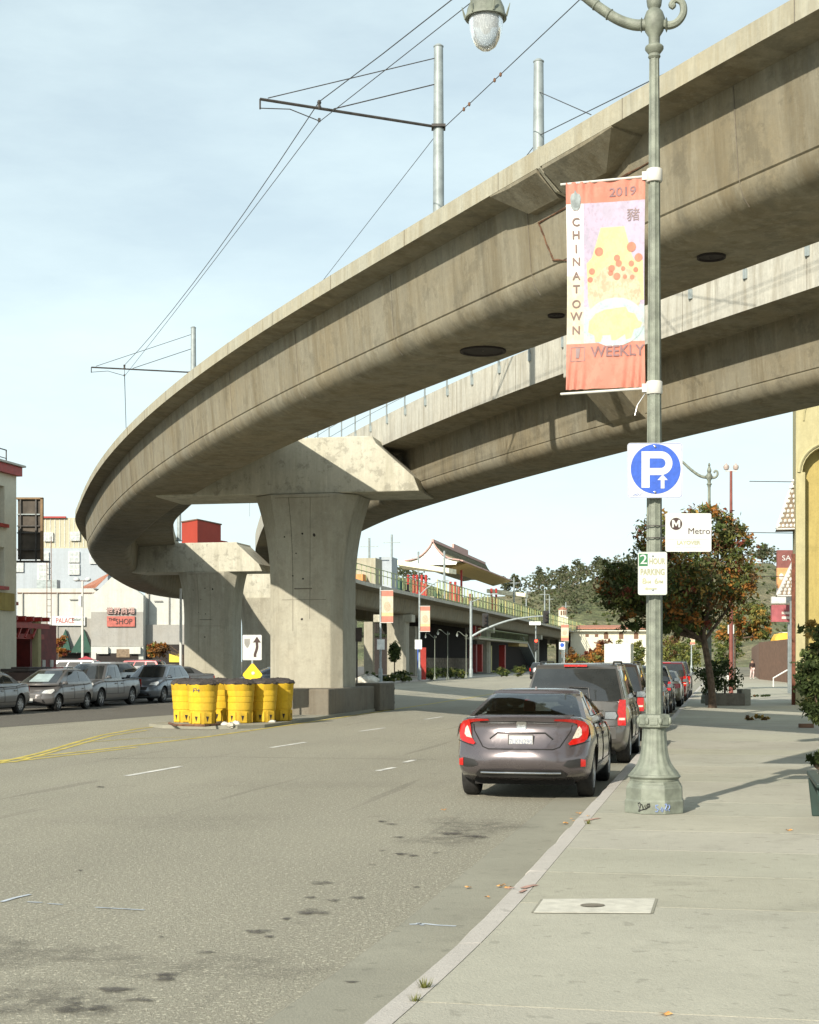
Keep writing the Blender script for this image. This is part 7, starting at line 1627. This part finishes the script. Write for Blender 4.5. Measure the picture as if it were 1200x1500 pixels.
# cream building with arches and a small tower below the hill
DB=330.; kb=DB/F; BX=lambda p:(p-CX)*kb; BZ=lambda p: CZ+(HY-p)*kb
mi=thing('mission_building','long cream building with arched openings and a low red roof below the hill','building',V((BX(870),DB,0)))
mb=MB(); mb.box((BX(893),DB+5,(BZ(921))/2),(BX(950)-BX(836),10,BZ(921))); part('wall',mb,MT['cream'],mi,mi)
mb=MB(); mb.prism([V((BX(833),DB-.8,BZ(921.5))),V((BX(954),DB-.8,BZ(921.5))),V((BX(950),DB+4,BZ(917))),V((BX(838),DB+4,BZ(917)))],(0,.3,.3)); part('roof',mb,MT['tile_red'],mi,mi)
for px in (860,874):
    m_=MB(); m_.box((BX(px),DB-.03,BZ(931)),(5*kb,.06,4*kb)); part('window',m_,MT['brown_wall'],mi,mi)
for px in range(888,948,22):
    m_=MB(); x=BX(px); r=.5; zb=BZ(936); zt=BZ(929); pts_=[V((x-r,DB-.03,zb)),V((x+r,DB-.03,zb))]+[V((x+r*math.cos(PI*j/8),DB-.03,zt+r*math.sin(PI*j/8))) for j in range(9)]; m_.prism(pts_,(0,.05,0)); part('arch',m_,MT['brown_wall'],mi,mi)
mb=MB(); mb.box((BX(893),DB-.6,BZ(924)),(BX(948)-BX(837),1.,.25)); part('cornice',mb,MT['cream'],mi,mi)
to=thing('bell_tower','small cream bell tower with red cap below the wooded hill','tower',V((BX(820.5),DB-6,0)))
mb=MB(); x=BX(820.5); mb.box((x,DB-6,BZ(905)/2),(15*kb*.9,2.,BZ(905))); part('base',mb,MT['cream'],to,to); mb=MB(); mb.lathe([(6.2*kb,BZ(905)),(6.2*kb,BZ(894.5))],8,(x,DB-6,0),smooth=False); part('belfry',mb,MT['cream'],to,to); mb=MB(); mb.lathe([(7.2*kb,BZ(894.5)),(7.*kb,BZ(893.8)),(.3*kb,BZ(890))],8,(x,DB-6,0),smooth=False); part('roof',mb,MT['tile_red'],to,to)
for dx in (-3,0.4,3.6): m_=MB(); m_.box((x+dx*kb,DB-6-6.15*kb,BZ(899)),(1.6*kb,.3,6*kb)); part('opening',m_,MT['brown_wall'],to,to)
# ---------------------------------------------------------------- right side of the pavement
# stucco building with an arched bay at the right edge
yb=thing('arched_building','ochre stucco building with a tall arched bay and tiled eaves at the right edge','building',V((9.6,37.,KERB)))
# front face runs along the street at l; work in street space
lB=-3.55; s0=28.5
def B(s,l,z): return S(s,l,z)
sA=s0; sB=s0+10.5
dB=B(sB,lB,0).y; 
mb=MB()
def pxs(s,l): p=S(s,l,0); return CX+F*p.x/p.y
# find the far end so that its edge falls at photo column 1166
def s_at(px,l):
    lo,hi=5,200
    for _ in range(50):
        m=(lo+hi)/2
        if pxs(m,l)>px: lo=m
        else: hi=m
    return lo
lB=-4.15; sE=s_at(1166,lB); pE=S(sE,lB,0)
# wall on the street side with arched openings
def arch_wall(mb,sa,sb,l,zt,arches,th=.55):
    """front wall in (s,z), arches = (centre, half width, spring height)"""
    edges=[sa]; 
    x=sa; n=10
    for c,h,zs in arches:
        a,b=c-h,c+h
        mb.poly([B(x,l,0),B(x,l,zt),B(a,l,zt),B(a,l,0)])
        for k in range(n):
            t0=PI-PI*k/n; t1=PI-PI*(k+1)/n; p=(c+h*math.cos(t0),zs+h*math.sin(t0)); q=(c+h*math.cos(t1),zs+h*math.sin(t1))
            mb.poly([B(p[0],l,p[1]),B(p[0],l,zt),B(q[0],l,zt),B(q[0],l,q[1])]); mb.poly([B(p[0],l,p[1]),B(q[0],l,q[1]),B(q[0],l-th,q[1]),B(p[0],l-th,p[1])])
        for e in (a,b): mb.poly([B(e,l,0),B(e,l,zs),B(e,l-th,zs),B(e,l-th,0)])
        x=b
    mb.poly([B(x,l,0),B(x,l,zt),B(sb,l,zt),B(sb,l,0)])
zt=12.5; dE=pE.y
# the wall facing the viewer runs away from the pavement at s = sE, with one tall arched bay
def BF(a,z,back=0.): return S(sE+back,lB-a,z)          # a = metres right of the street corner
ac,ah,zs=1.18,.95,CZ+(HY-692)/F*dE
mb=MB(); n=12
mb.poly([BF(0,0),BF(ac-ah,0),BF(ac-ah,zt),BF(0,zt)]); mb.poly([BF(ac+ah,0),BF(9,0),BF(9,zt),BF(ac+ah,zt)])
for k in range(n):
    t0=PI-PI*k/n; t1=PI-PI*(k+1)/n; p_=(ac+ah*math.cos(t0),zs+ah*math.sin(t0)); q_=(ac+ah*math.cos(t1),zs+ah*math.sin(t1))
    mb.poly([BF(*p_),BF(*q_),BF(q_[0],zt),BF(p_[0],zt)]); mb.poly([BF(*p_),BF(p_[0],p_[1],.6),BF(q_[0],q_[1],.6),BF(*q_)])
for e in (ac-ah,ac+ah): mb.poly([BF(e,0),BF(e,zs),BF(e,zs,.6),BF(e,0,.6)])
dp=2.6; mb.poly([BF(0,0),BF(0,zt),BF(0,zt,dp),BF(0,0,dp)]); mb.poly([BF(0,zt),BF(9,zt),BF(9,zt,dp),BF(0,zt,dp)]); mb.poly([BF(9,0),BF(9,0,dp),BF(9,zt,dp),BF(9,zt)]); mb.poly([BF(0,0,dp),BF(0,zt,dp),BF(9,zt,dp),BF(9,0,dp)])
part('wall',mb,MT['yellow_wall'],yb,yb)
mb=MB(); mb.poly([BF(ac-ah-.1,0,.55),BF(ac+ah+.1,0,.55),BF(ac+ah+.1,zs+ah+.1,.55),BF(ac-ah-.1,zs+ah+.1,.55)]); part('recess',mb,MT['ochre'],yb,yb)
mb=MB(); mb.tube([BF(ac+(ah+.12)*math.cos(PI-PI*k/16),zs+(ah+.12)*math.sin(PI-PI*k/16),-.02) for k in range(17)],.07,6); part('arch_moulding',mb,MT['yellow_wall'],yb,yb)
mb=MB(); mb.tube([BF(ac+1.0+1.9*math.cos(PI-PI*k/20),zs+1.9+1.9*math.sin(PI-PI*k/20),-.02) for k in range(21)],.035,5); part('upper_moulding',mb,MT['yellow_wall'],yb,yb)
for a_,w_ in ((ac-ah-.02,.24),(ac+.25,.30)):
    mb=MB(); c=BF(a_,zs/2,.1 if a_<ac else .45); mb.box(c,(w_,w_,zs),0,STREET); part('half_column',mb,MT['yellow_wall'],yb,yb)
# dark red pilaster and two tiled pent roofs beyond the arch
mb=MB(); a=S(sE+.55,lB+.05,0); mb.box(V((a.x,a.y,2.9)),(.16,.3,5.8),0,STREET); part('red_pilaster',mb,m_plain('brick_red',(.15,.055,.032),.9,0.,.25,8.,.3),yb,yb)
def eave(py0,py1,pxl0,pxl1,label,extra):
    """hipped tile eave: the triangular end seen from the pavement and the long slope towards the road"""
    sX=sE+extra; k=S(sX,lB,0).y/F; z0=CZ+(HY-py1)*k; z1=CZ+(HY-py0)*k; w=(1172-pxl0)*k
    A=S(sX+.6,lB+.02,z1); B1=S(sX,lB+w,z0); B2=S(sX-.1,lB-.25,z0); A3=S(sX+1.3,lB+.02,z1); B3=S(sX+1.5,lB+w,z0)
    mb=MB(); mb.poly([B1,B2,A]); mb.poly([B1,A,A3,B3]); mb.poly([B1,B3,S(sX+1.5,lB-.2,z0),B2][::-1]); part('tile_slope',mb,MT['wood'],yb,yb)
    mb=MB(); nrow=10
    nrm=(B2-B1).cross(A-B1).normalized()
    if nrm.y>0: nrm=-nrm
    for i in range(nrow):
        u=(i+.5)/nrow; a_=B1.lerp(A,u); b_=B2.lerp(A,u); m_=max(1,int((b_-a_).length/.145))
        for j in range(m_): mb.ball(a_.lerp(b_,(j+.5)/m_)+nrm*.03,(.066,.035,.075),6,4)
    part('pale_tiles',mb,MT['frame_white'],yb,yb)
    mb=MB(); mb.tube([B1,A],.05,5); mb.tube([B1+V((0,0,-.02)),B2+V((0,0,-.02))],.03,5); part('eave_edge',mb,MT['frame_white'],yb,yb)
eave(700,774,1146,1176,'',.9); eave(820,872,1147,1176,'',1.1)
# rods with wires sticking out from the building
for px,py,px2,d,lab in ((1170,706,1098,pE.y+1.,'thin black rod sticking out of the arched building high up'),(1164,781,1092,pE.y+2.,'thin black rod sticking out below the upper tiled eave'),(1166,845,1112,pE.y+2.5,'thin dark rod sticking out near the lower tiled eave')):
    m_=MB(); a=P(px+6,py,d); b=P(px2,py-1,d); m_.tube([a,b],.016,6); m_.ball(a,.06,6,4); single('wall_rod',m_,MT['dark_steel'],lab,'rod',a,'rods on the arched building')
# brown site fence, a person, signs far down the pavement
fn=thing('brown_fence','tall brown boarded fence with a post at its corner, far down the pavement','fence',G(1112,995,KERB))
k=fn.location.y/F; H=CZ+(HY-941)*k-KERB; a=fn.location.copy(); b=G(1172,1002,KERB); c=G(1101,989,KERB)+V((0,14,0))
mb=MB(); mb.prism([a,b,b+V((0,.12,0)),a+V((0,.12,0))],(0,0,H)); part('street_panel',mb,MT['brown_wall'],fn,fn)
mb=MB(); mb.prism([a,V((P(1101,0,c.y).x,c.y,KERB)),V((P(1101,0,c.y).x+.15,c.y,KERB)),a+V((.15,0,0))],(0,0,H*.98)); part('return_panel',mb,MT['brown_wall'],fn,fn)
mb=MB(); mb.box(a+V((.35,-.08,H/2)),(.12,.12,H+.1)); part('post',mb,MT['steel'],fn,fn)
mb=MB()
for j in range(26): p=a.lerp(b,j/25); mb.box(p+V((0,-.012,H/2)),(.02,.02,H-.02))
part('board_joint',mb,MT['dark_red'] if False else m_plain('fence_joint',(.10,.055,.04),.9),fn,fn)
rl_=thing('ramp_rail','pale bent handrail in front of the brown fence','handrail',G(1133,1006,KERB)); k=rl_.location.y/F
mb=MB(); mb.tube([V((0,0,0)),V((0,0,.55)),V((20*k,0,1.05)),V((30*k,0,1.05))],.05,6); mb.tube([V((30*k,0,0)),V((30*k,0,1.05))],.05,6); part('tube',mb,MT['frame_white'],rl_)
bs=thing('school_bus','rounded yellow and white roof of a bus showing above the brown fence','bus',carpos(1150,150)+V((0,0,.1)))
k=150/F; zt_=CZ+(HY-927)*k-.1; mb=MB(); wv=(1170-1129)*k; 
mb.loft([[V((x-wv/2+.2,y,z)) for y,z in ((-1.2,.6),(1.2,.6),(1.2,zt_*.8),(.8,zt_*f),(-.8,zt_*f),(-1.2,zt_*.8))] for x,f in ((0,.86),(.3,.97),(1.,1.),(wv*.7,1.),(wv*1.2,1.))],0,True); part('body',mb,MT['bus_yellow'],bs)
mb=MB(); mb.box((.6,0,zt_+.03),(wv*.75,1.5,.06)); part('roof',mb,MT['sign_white'],bs)
mb=MB(); mb.box((.2,-1.22,zt_*.66),(wv*.9,.04,.6)); part('window_band',mb,MT['glass'],bs)
for x in (-.8,1.2): o=bpy.data.objects.new('wheel',ty); link(o,bs); o.location=(x,-1.,.42); o.rotation_euler=(0,0,-PI/2)
def bill(px0,px1,py0,py1,d,rows,label,post=True):
    k=d/F; g0=carpos((px0+px1)/2,d); t=thing('advert_sign',label,'advertising sign',g0,0,'advertising signs beyond the eaves'); W=(px1-px0)*k
    for nm,(y0,y1,m) in rows.items():
        mb=MB(); mb.box((0,0,CZ+(HY-(y0+y1)/2)*k),(W,.2,(y1-y0)*k)); part(nm,mb,m,t)
    mb=MB(); mb.box((W*.3,.2,(CZ+(HY-py1)*k)/2),(.2,.2,CZ+(HY-py1)*k)); part('post',mb,MT['steel'],t); return t,k,W
m_dr=m_plain('advert_maroon',(.20,.07,.06),.6); m_or=m_plain('advert_orange',(.62,.30,.12),.6); m_pk=m_plain('advert_pale',(.62,.52,.46),.6)
t,k,W=bill(1138,1168,806,880,74,{'top_panel':(806,832,m_dr),'picture_panel':(832,862,m_or),'lower_panel':(862,872,m_pk)},'tall maroon and orange advertising sign behind the tiled eaves')
mb=MB(); mb.text('SAC',.36,Matrix.Translation((.08,-.11,CZ+(HY-818)*k)),0,.01,sx=1.1); part('lettering',mb,MT['frame_white'],t)
mb=MB()
for x,y,r in ((-.3,845,.12),(-.05,855,.15),(-.25,858,.1),(.2,842,.12)): mb.ball((x,-.11,CZ+(HY-y)*k),(r,.02,r*1.4),8,5)
part('printed_picture',mb,m_pk,t)
t,k,W=bill(1130,1166,873,912,76,{'white_panel':(874,884,MT['frame_white']),'maroon_panel':(886,911,m_plain('advert_rose',(.34,.09,.10),.6))},'low rose and white advertising sign below the tall maroon one')
mb=MB()
for y in (898,905): mb.box((.25,-.12,CZ+(HY-y)*k),(.75,.02,.13))
part('lettering',mb,m_pk,t)
# person walking far down the pavement: one skinned figure with clothes
def person(loc,rz,label,top,bottom):
    r=thing('person',label,'person',loc,rz)
    bm=bmesh.new(); J={'pel':(0,0,.95),'sp':(0,.01,1.2),'ch':(0,.0,1.38),'nk':(0,0,1.5),'hd':(0,-.02,1.62),'hd2':(0,-.02,1.72),'hl':(.1,0,.9),'kl':(.11,-.06,.5),'al':(.11,.05,.09),'tl':(.12,-.11,.04),'hr':(-.1,0,.9),'kr':(-.11,.03,.5),'ar':(-.11,.16,.1),'tr':(-.12,.02,.04),'sl':(.19,0,1.41),'el':(.25,.06,1.13),'wl':(.24,-.04,.88),'fl':(.235,-.06,.78),'sr':(-.19,0,1.41),'er':(-.25,.0,1.13),'wr':(-.24,-.14,.90),'fr':(-.235,-.17,.81)}
    Rr={'pel':.145,'sp':.13,'ch':.15,'nk':.06,'hd':.095,'hd2':.085,'hl':.09,'kl':.062,'al':.045,'tl':.04,'hr':.09,'kr':.062,'ar':.045,'tr':.04,'sl':.06,'el':.045,'wl':.032,'fl':.03,'sr':.06,'er':.045,'wr':.032,'fr':.03}
    E=[('pel','sp'),('sp','ch'),('ch','nk'),('nk','hd'),('hd','hd2'),('pel','hl'),('hl','kl'),('kl','al'),('al','tl'),('pel','hr'),('hr','kr'),('kr','ar'),('ar','tr'),('ch','sl'),('sl','el'),('el','wl'),('wl','fl'),('ch','sr'),('sr','er'),('er','wr'),('wr','fr')]
    ks=list(J)
    def skinned(name,keys,edges,grow,mat,rootk,lv=2):
        me=bpy.data.meshes.new(name); kk=[q for q in ks if q in keys]; me.from_pydata([J[q] for q in kk],[(kk.index(a),kk.index(b)) for a,b in edges],[]); o=bpy.data.objects.new(name,me); link(o)
        s=o.modifiers.new('skin','SKIN'); o.modifiers.new('sub','SUBSURF').levels=lv; o.modifiers['sub'].render_levels=lv
        for i,q in enumerate(kk): d=me.skin_vertices[0].data[i]; d.radius=(Rr[q]+grow,Rr[q]*.85+grow); d.use_root=(q==rootk)
        bpy.context.view_layer.update(); bake(o); o.data.materials.clear(); o.data.materials.append(mat); o.parent=r
        for p in o.data.polygons: p.use_smooth=True
        return o
    skinned('body',set(ks),E,0,MT['skin'],'pel')
    skinned('jacket',{'sp','ch','sl','el','wl','sr','er','wr','pel'},[('pel','sp'),('sp','ch'),('ch','sl'),('sl','el'),('el','wl'),('ch','sr'),('sr','er'),('er','wr')],.022,top,'ch')
    skinned('trousers',{'pel','hl','kl','al','hr','kr','ar'},[('pel','hl'),('hl','kl'),('kl','al'),('pel','hr'),('hr','kr'),('kr','ar')],.02,bottom,'pel')
    mb=MB(); mb.ball((0,.015,1.69),(.105,.115,.11),10,7); part('hair',mb,m_plain('dark_hair',(.02,.015,.012),.7),r)
    mb=MB()
    for s in (-1,1): mb.ball((s*.035,-.105,1.655),(.014,.008,.010),6,4)
    part('eyes',mb,MT['black'],r)
    for s in (-1,1): mb=MB(); mb.ball((s*.12,-.05 if s>0 else .08,.05),(.05,.13,.05),8,5); part('shoe',mb,MT['sign_white'],r)
    return r
person(G(1102,994.5,KERB),.2,'person walking in a dark top and pale pink trousers beside the brown fence',m_plain('dark_jacket',(.035,.02,.018),.8),m_plain('pink_trousers',(.62,.48,.46),.8))
# lamps beyond the tree
o=dup(lamp)
for ch in list(o.children):
    if ch.name.split('.')[0] in ('banner_clamp','banner_rod','loose_strap','graffiti'): bpy.data.objects.remove(ch)
dd=58.; H=CZ+(HY-678)*dd/F-KERB; place(o,V((P(1039,0,dd).x,dd,KERB)),LRZ,'ornate green street lamp whose head shows above the street tree',H/9.1)
tl=thing('twin_lamp','slim red brown pole with two round lamps above the street tree','street lamp',V((P(1071,0,66).x,66,KERB)),0)
k=66/F; H=CZ+(HY-690)*k-KERB; mb=MB(); mb.lathe([(.10,0),(.06,H)],10); part('pole',mb,m_plain('red_brown_pole',(.20,.06,.045),.6),tl); mb=MB(); mb.box((0,0,H),(.5,.06,.05)); part('bracket',mb,MT['frame_white'],tl)
for s in (-1,1): mb=MB(); mb.lathe([(.02,-.12),(.10,-.10),(.135,0),(.12,.08),(.05,.13),(.02,.18)],12,(s*.21,0,H+.16)); part('lamp_globe',mb,m_plain('lamp_frosted',(.42,.34,.30),.4) if 'lamp_frosted' not in bpy.data.materials else bpy.data.materials['lamp_frosted'],tl)
tl=thing('steel_pole','slim pale pole standing behind the tree trunk on the pavement','pole',V((P(1071.5,0,84).x,84,KERB))); mb=MB(); mb.lathe([(.12,0),(.12,3.2),(.07,3.3),(.06,6.)],10); part('pole',mb,MT['steel'],tl); mb=MB(); mb.box((-.05,-.1,3.4),(.35,.05,.5)); part('plate',mb,MT['sign_white'],tl)
# big leaning bush, small bush and the green bench at the right edge
rnd=random.Random(31)
def bigbush(px,d,cs,n,size,label,cols):
    b=V((P(px,0,d).x,d,KERB)); r=thing('shrub',label,'shrub',b); kk=d/F; mb=MB()
    for j in range(9):
        c=cs[j%len(cs)]; e=P(c[0],c[1],d)-b; mb.tube(catmull([V((0,0,0)),e*.5+V((.1*math.sin(j*2),.1*math.cos(j*3),0)),e],4),[.035-.003*i for i in range(9)],5)
    part('stem',mb,MT['bark'],r); lf=MB(); lf.c=[]
    for x,y,rx,rz,sh in cs: p=P(x,y,d)-b; leaves(lf,p,(rx*kk,rx*kk*.9,rz*kk),int(n*sh),size,cols,rnd,hollow=.15)
    part('foliage',lf,MT['leaf'],r)
bigbush(1215,30,[(1212,950,28,45,.25),(1195,975,26,28,.22),(1215,1015,40,42,.28),(1188,1000,22,22,.12),(1200,1040,22,20,.13)],9000,.055,'large dark green bush overhanging the pavement at the right edge',pal((4,GREEN_D),(2,GREEN),(.6,OLIVE)))
bigbush(1212,22.,[(1196,1113,14,9,.5),(1212,1108,18,16,.5)],900,.05,'small dark bush behind the green bench',pal((3,GREEN_D),(1,GREEN)))
o_=MB(); o_.c=[]; c=P(1190,925,33); leaves(o_,c,(.28,.3,.25),260,.07,pal((2,GREEN_Y),(2,GOLD),(1,GREEN)),rnd,hollow=0.); o=bpy.data.objects.new('vine_spray',o_.mesh('vine_spray',MT['leaf'],c)); o.location=c; link(o); tag(o,'yellow green spray of leaves above the dark bush on the ochre wall','climbing plant')
bn=thing('park_bench','green slatted metal bench cut off by the right edge of the view','bench',G(1186,1194,KERB),STREET)
Gm=MT['bench_green']
for k in range(4): mb=MB(); mb.box((.02+.12*k,-.85,.45-.006*k),(.10,1.75,.045)); part('seat_slat',mb,Gm,bn,bevel=.01)
for k in range(4): mb=MB(); mb.box((.52+.03*k,-.85,.58+.10*k),(.035,1.75,.08)); part('back_slat',mb,Gm,bn,bevel=.01)
for y in (-.12,-1.62):
    mb=MB(); mb.prism([V((x,y,z)) for x,z in ((.02,0),(.13,0),(.16,.25),(.42,.25),(.46,0),(.57,0),(.53,.40),(-.02,.40))],(0,.06,0)); part('leg',mb,Gm,bn,bevel=.01)
    mb=MB(); mb.tube(catmull([(.60,y,.62),(.42,y,.60),(.30,y,.52),(.26,y,.44)],4),.022,7); part('armrest',mb,Gm,bn)
q=thing('cast_brick','dark loose brick lying on the pavement near the right edge','brick',G(1181,1066,KERB)); mb=MB(); mb.box((0,0,.05),(.34,.18,.10)); part('brick_body',mb,MT['brown_wall'],q,bevel=.01)
# ---------------------------------------------------------------- camera, sun, sky
cam=bpy.data.cameras.new('camera'); co=bpy.data.objects.new('camera',cam); link(co); co.location=(0,0,CZ); co.rotation_euler=(PI/2,0,0)
cam.sensor_width=36.; cam.sensor_fit='AUTO'; cam.lens=F/1500*36; cam.shift_y=(HY-750)/1500; cam.clip_end=5000; cam.clip_start=.1
scene.camera=co
SUN_EL=math.radians(28.5); sx,sy=-.46,-.89; h=math.hypot(sx,sy); sx/=h; sy/=h
sd=V((sx*math.cos(SUN_EL),sy*math.cos(SUN_EL),math.sin(SUN_EL)))
sl=bpy.data.lights.new('sun','SUN'); sl.energy=5.0; sl.angle=math.radians(.55); sl.color=(1.,.93,.80); so=bpy.data.objects.new('sun',sl); link(so); so.rotation_euler=sd.to_track_quat('Z','Y').to_euler(); so.location=(-20,-40,40)
w=bpy.data.worlds.new('World'); scene.world=w; w.use_nodes=True; nt=w.node_tree; bg=nt.nodes['Background']
sky=nt.nodes.new('ShaderNodeTexSky'); sky.sky_type='NISHITA'; sky.sun_disc=False; sky.sun_elevation=SUN_EL; sky.sun_rotation=math.atan2(sx,sy); sky.air_density=1.; sky.dust_density=1.6; sky.ozone_density=1.
tc=nt.nodes.new('ShaderNodeTexCoord'); mp=nt.nodes.new('ShaderNodeMapping'); nt.links.new(tc.outputs['Generated'],mp.inputs['Vector']); mp.inputs['Scale'].default_value=(1.,1.2,3.4); mp.inputs['Rotation'].default_value=(0,math.radians(24),0)
nz=nt.nodes.new('ShaderNodeTexNoise'); nt.links.new(mp.outputs['Vector'],nz.inputs['Vector']); nz.inputs['Scale'].default_value=2.3; nz.inputs['Detail'].default_value=9; nz.inputs['Roughness'].default_value=.6
mr=nt.nodes.new('ShaderNodeMapRange'); nt.links.new(nz.outputs['Fac'],mr.inputs['Value']); mr.inputs['From Min'].default_value=.38; mr.inputs['From Max'].default_value=.72; mr.inputs['To Min'].default_value=.36; mr.inputs['To Max'].default_value=.66
mx=nt.nodes.new('ShaderNodeMix'); mx.data_type='RGBA'; sp_=nt.nodes.new('ShaderNodeSeparateXYZ'); nt.links.new(tc.outputs['Generated'],sp_.inputs[0]); lo=nt.nodes.new('ShaderNodeMapRange'); nt.links.new(sp_.outputs['Z'],lo.inputs['Value']); lo.inputs['From Min'].default_value=.0; lo.inputs['From Max'].default_value=.42; lo.inputs['To Min'].default_value=.55; lo.inputs['To Max'].default_value=0.; ad=nt.nodes.new('ShaderNodeMath'); ad.operation='ADD'; ad.use_clamp=True; nt.links.new(mr.outputs['Result'],ad.inputs[0]); nt.links.new(lo.outputs['Result'],ad.inputs[1]); nt.links.new(ad.outputs[0],mx.inputs[0]); nt.links.new(sky.outputs['Color'],mx.inputs[6]); mx.inputs[7].default_value=(8.2,9.8,9.9,1)
nt.links.new(mx.outputs[2],bg.inputs['Color']); bg.inputs['Strength'].default_value=.09
scene.view_settings.view_transform='Standard'; scene.view_settings.look='None'; scene.view_settings.exposure=.42; scene.view_settings.gamma=1.; scene.view_settings.use_curve_mapping=False
scene.render.engine='CYCLES'; scene.cycles.max_bounces=6; scene.cycles.use_denoising=True; scene.cycles.transparent_max_bounces=8
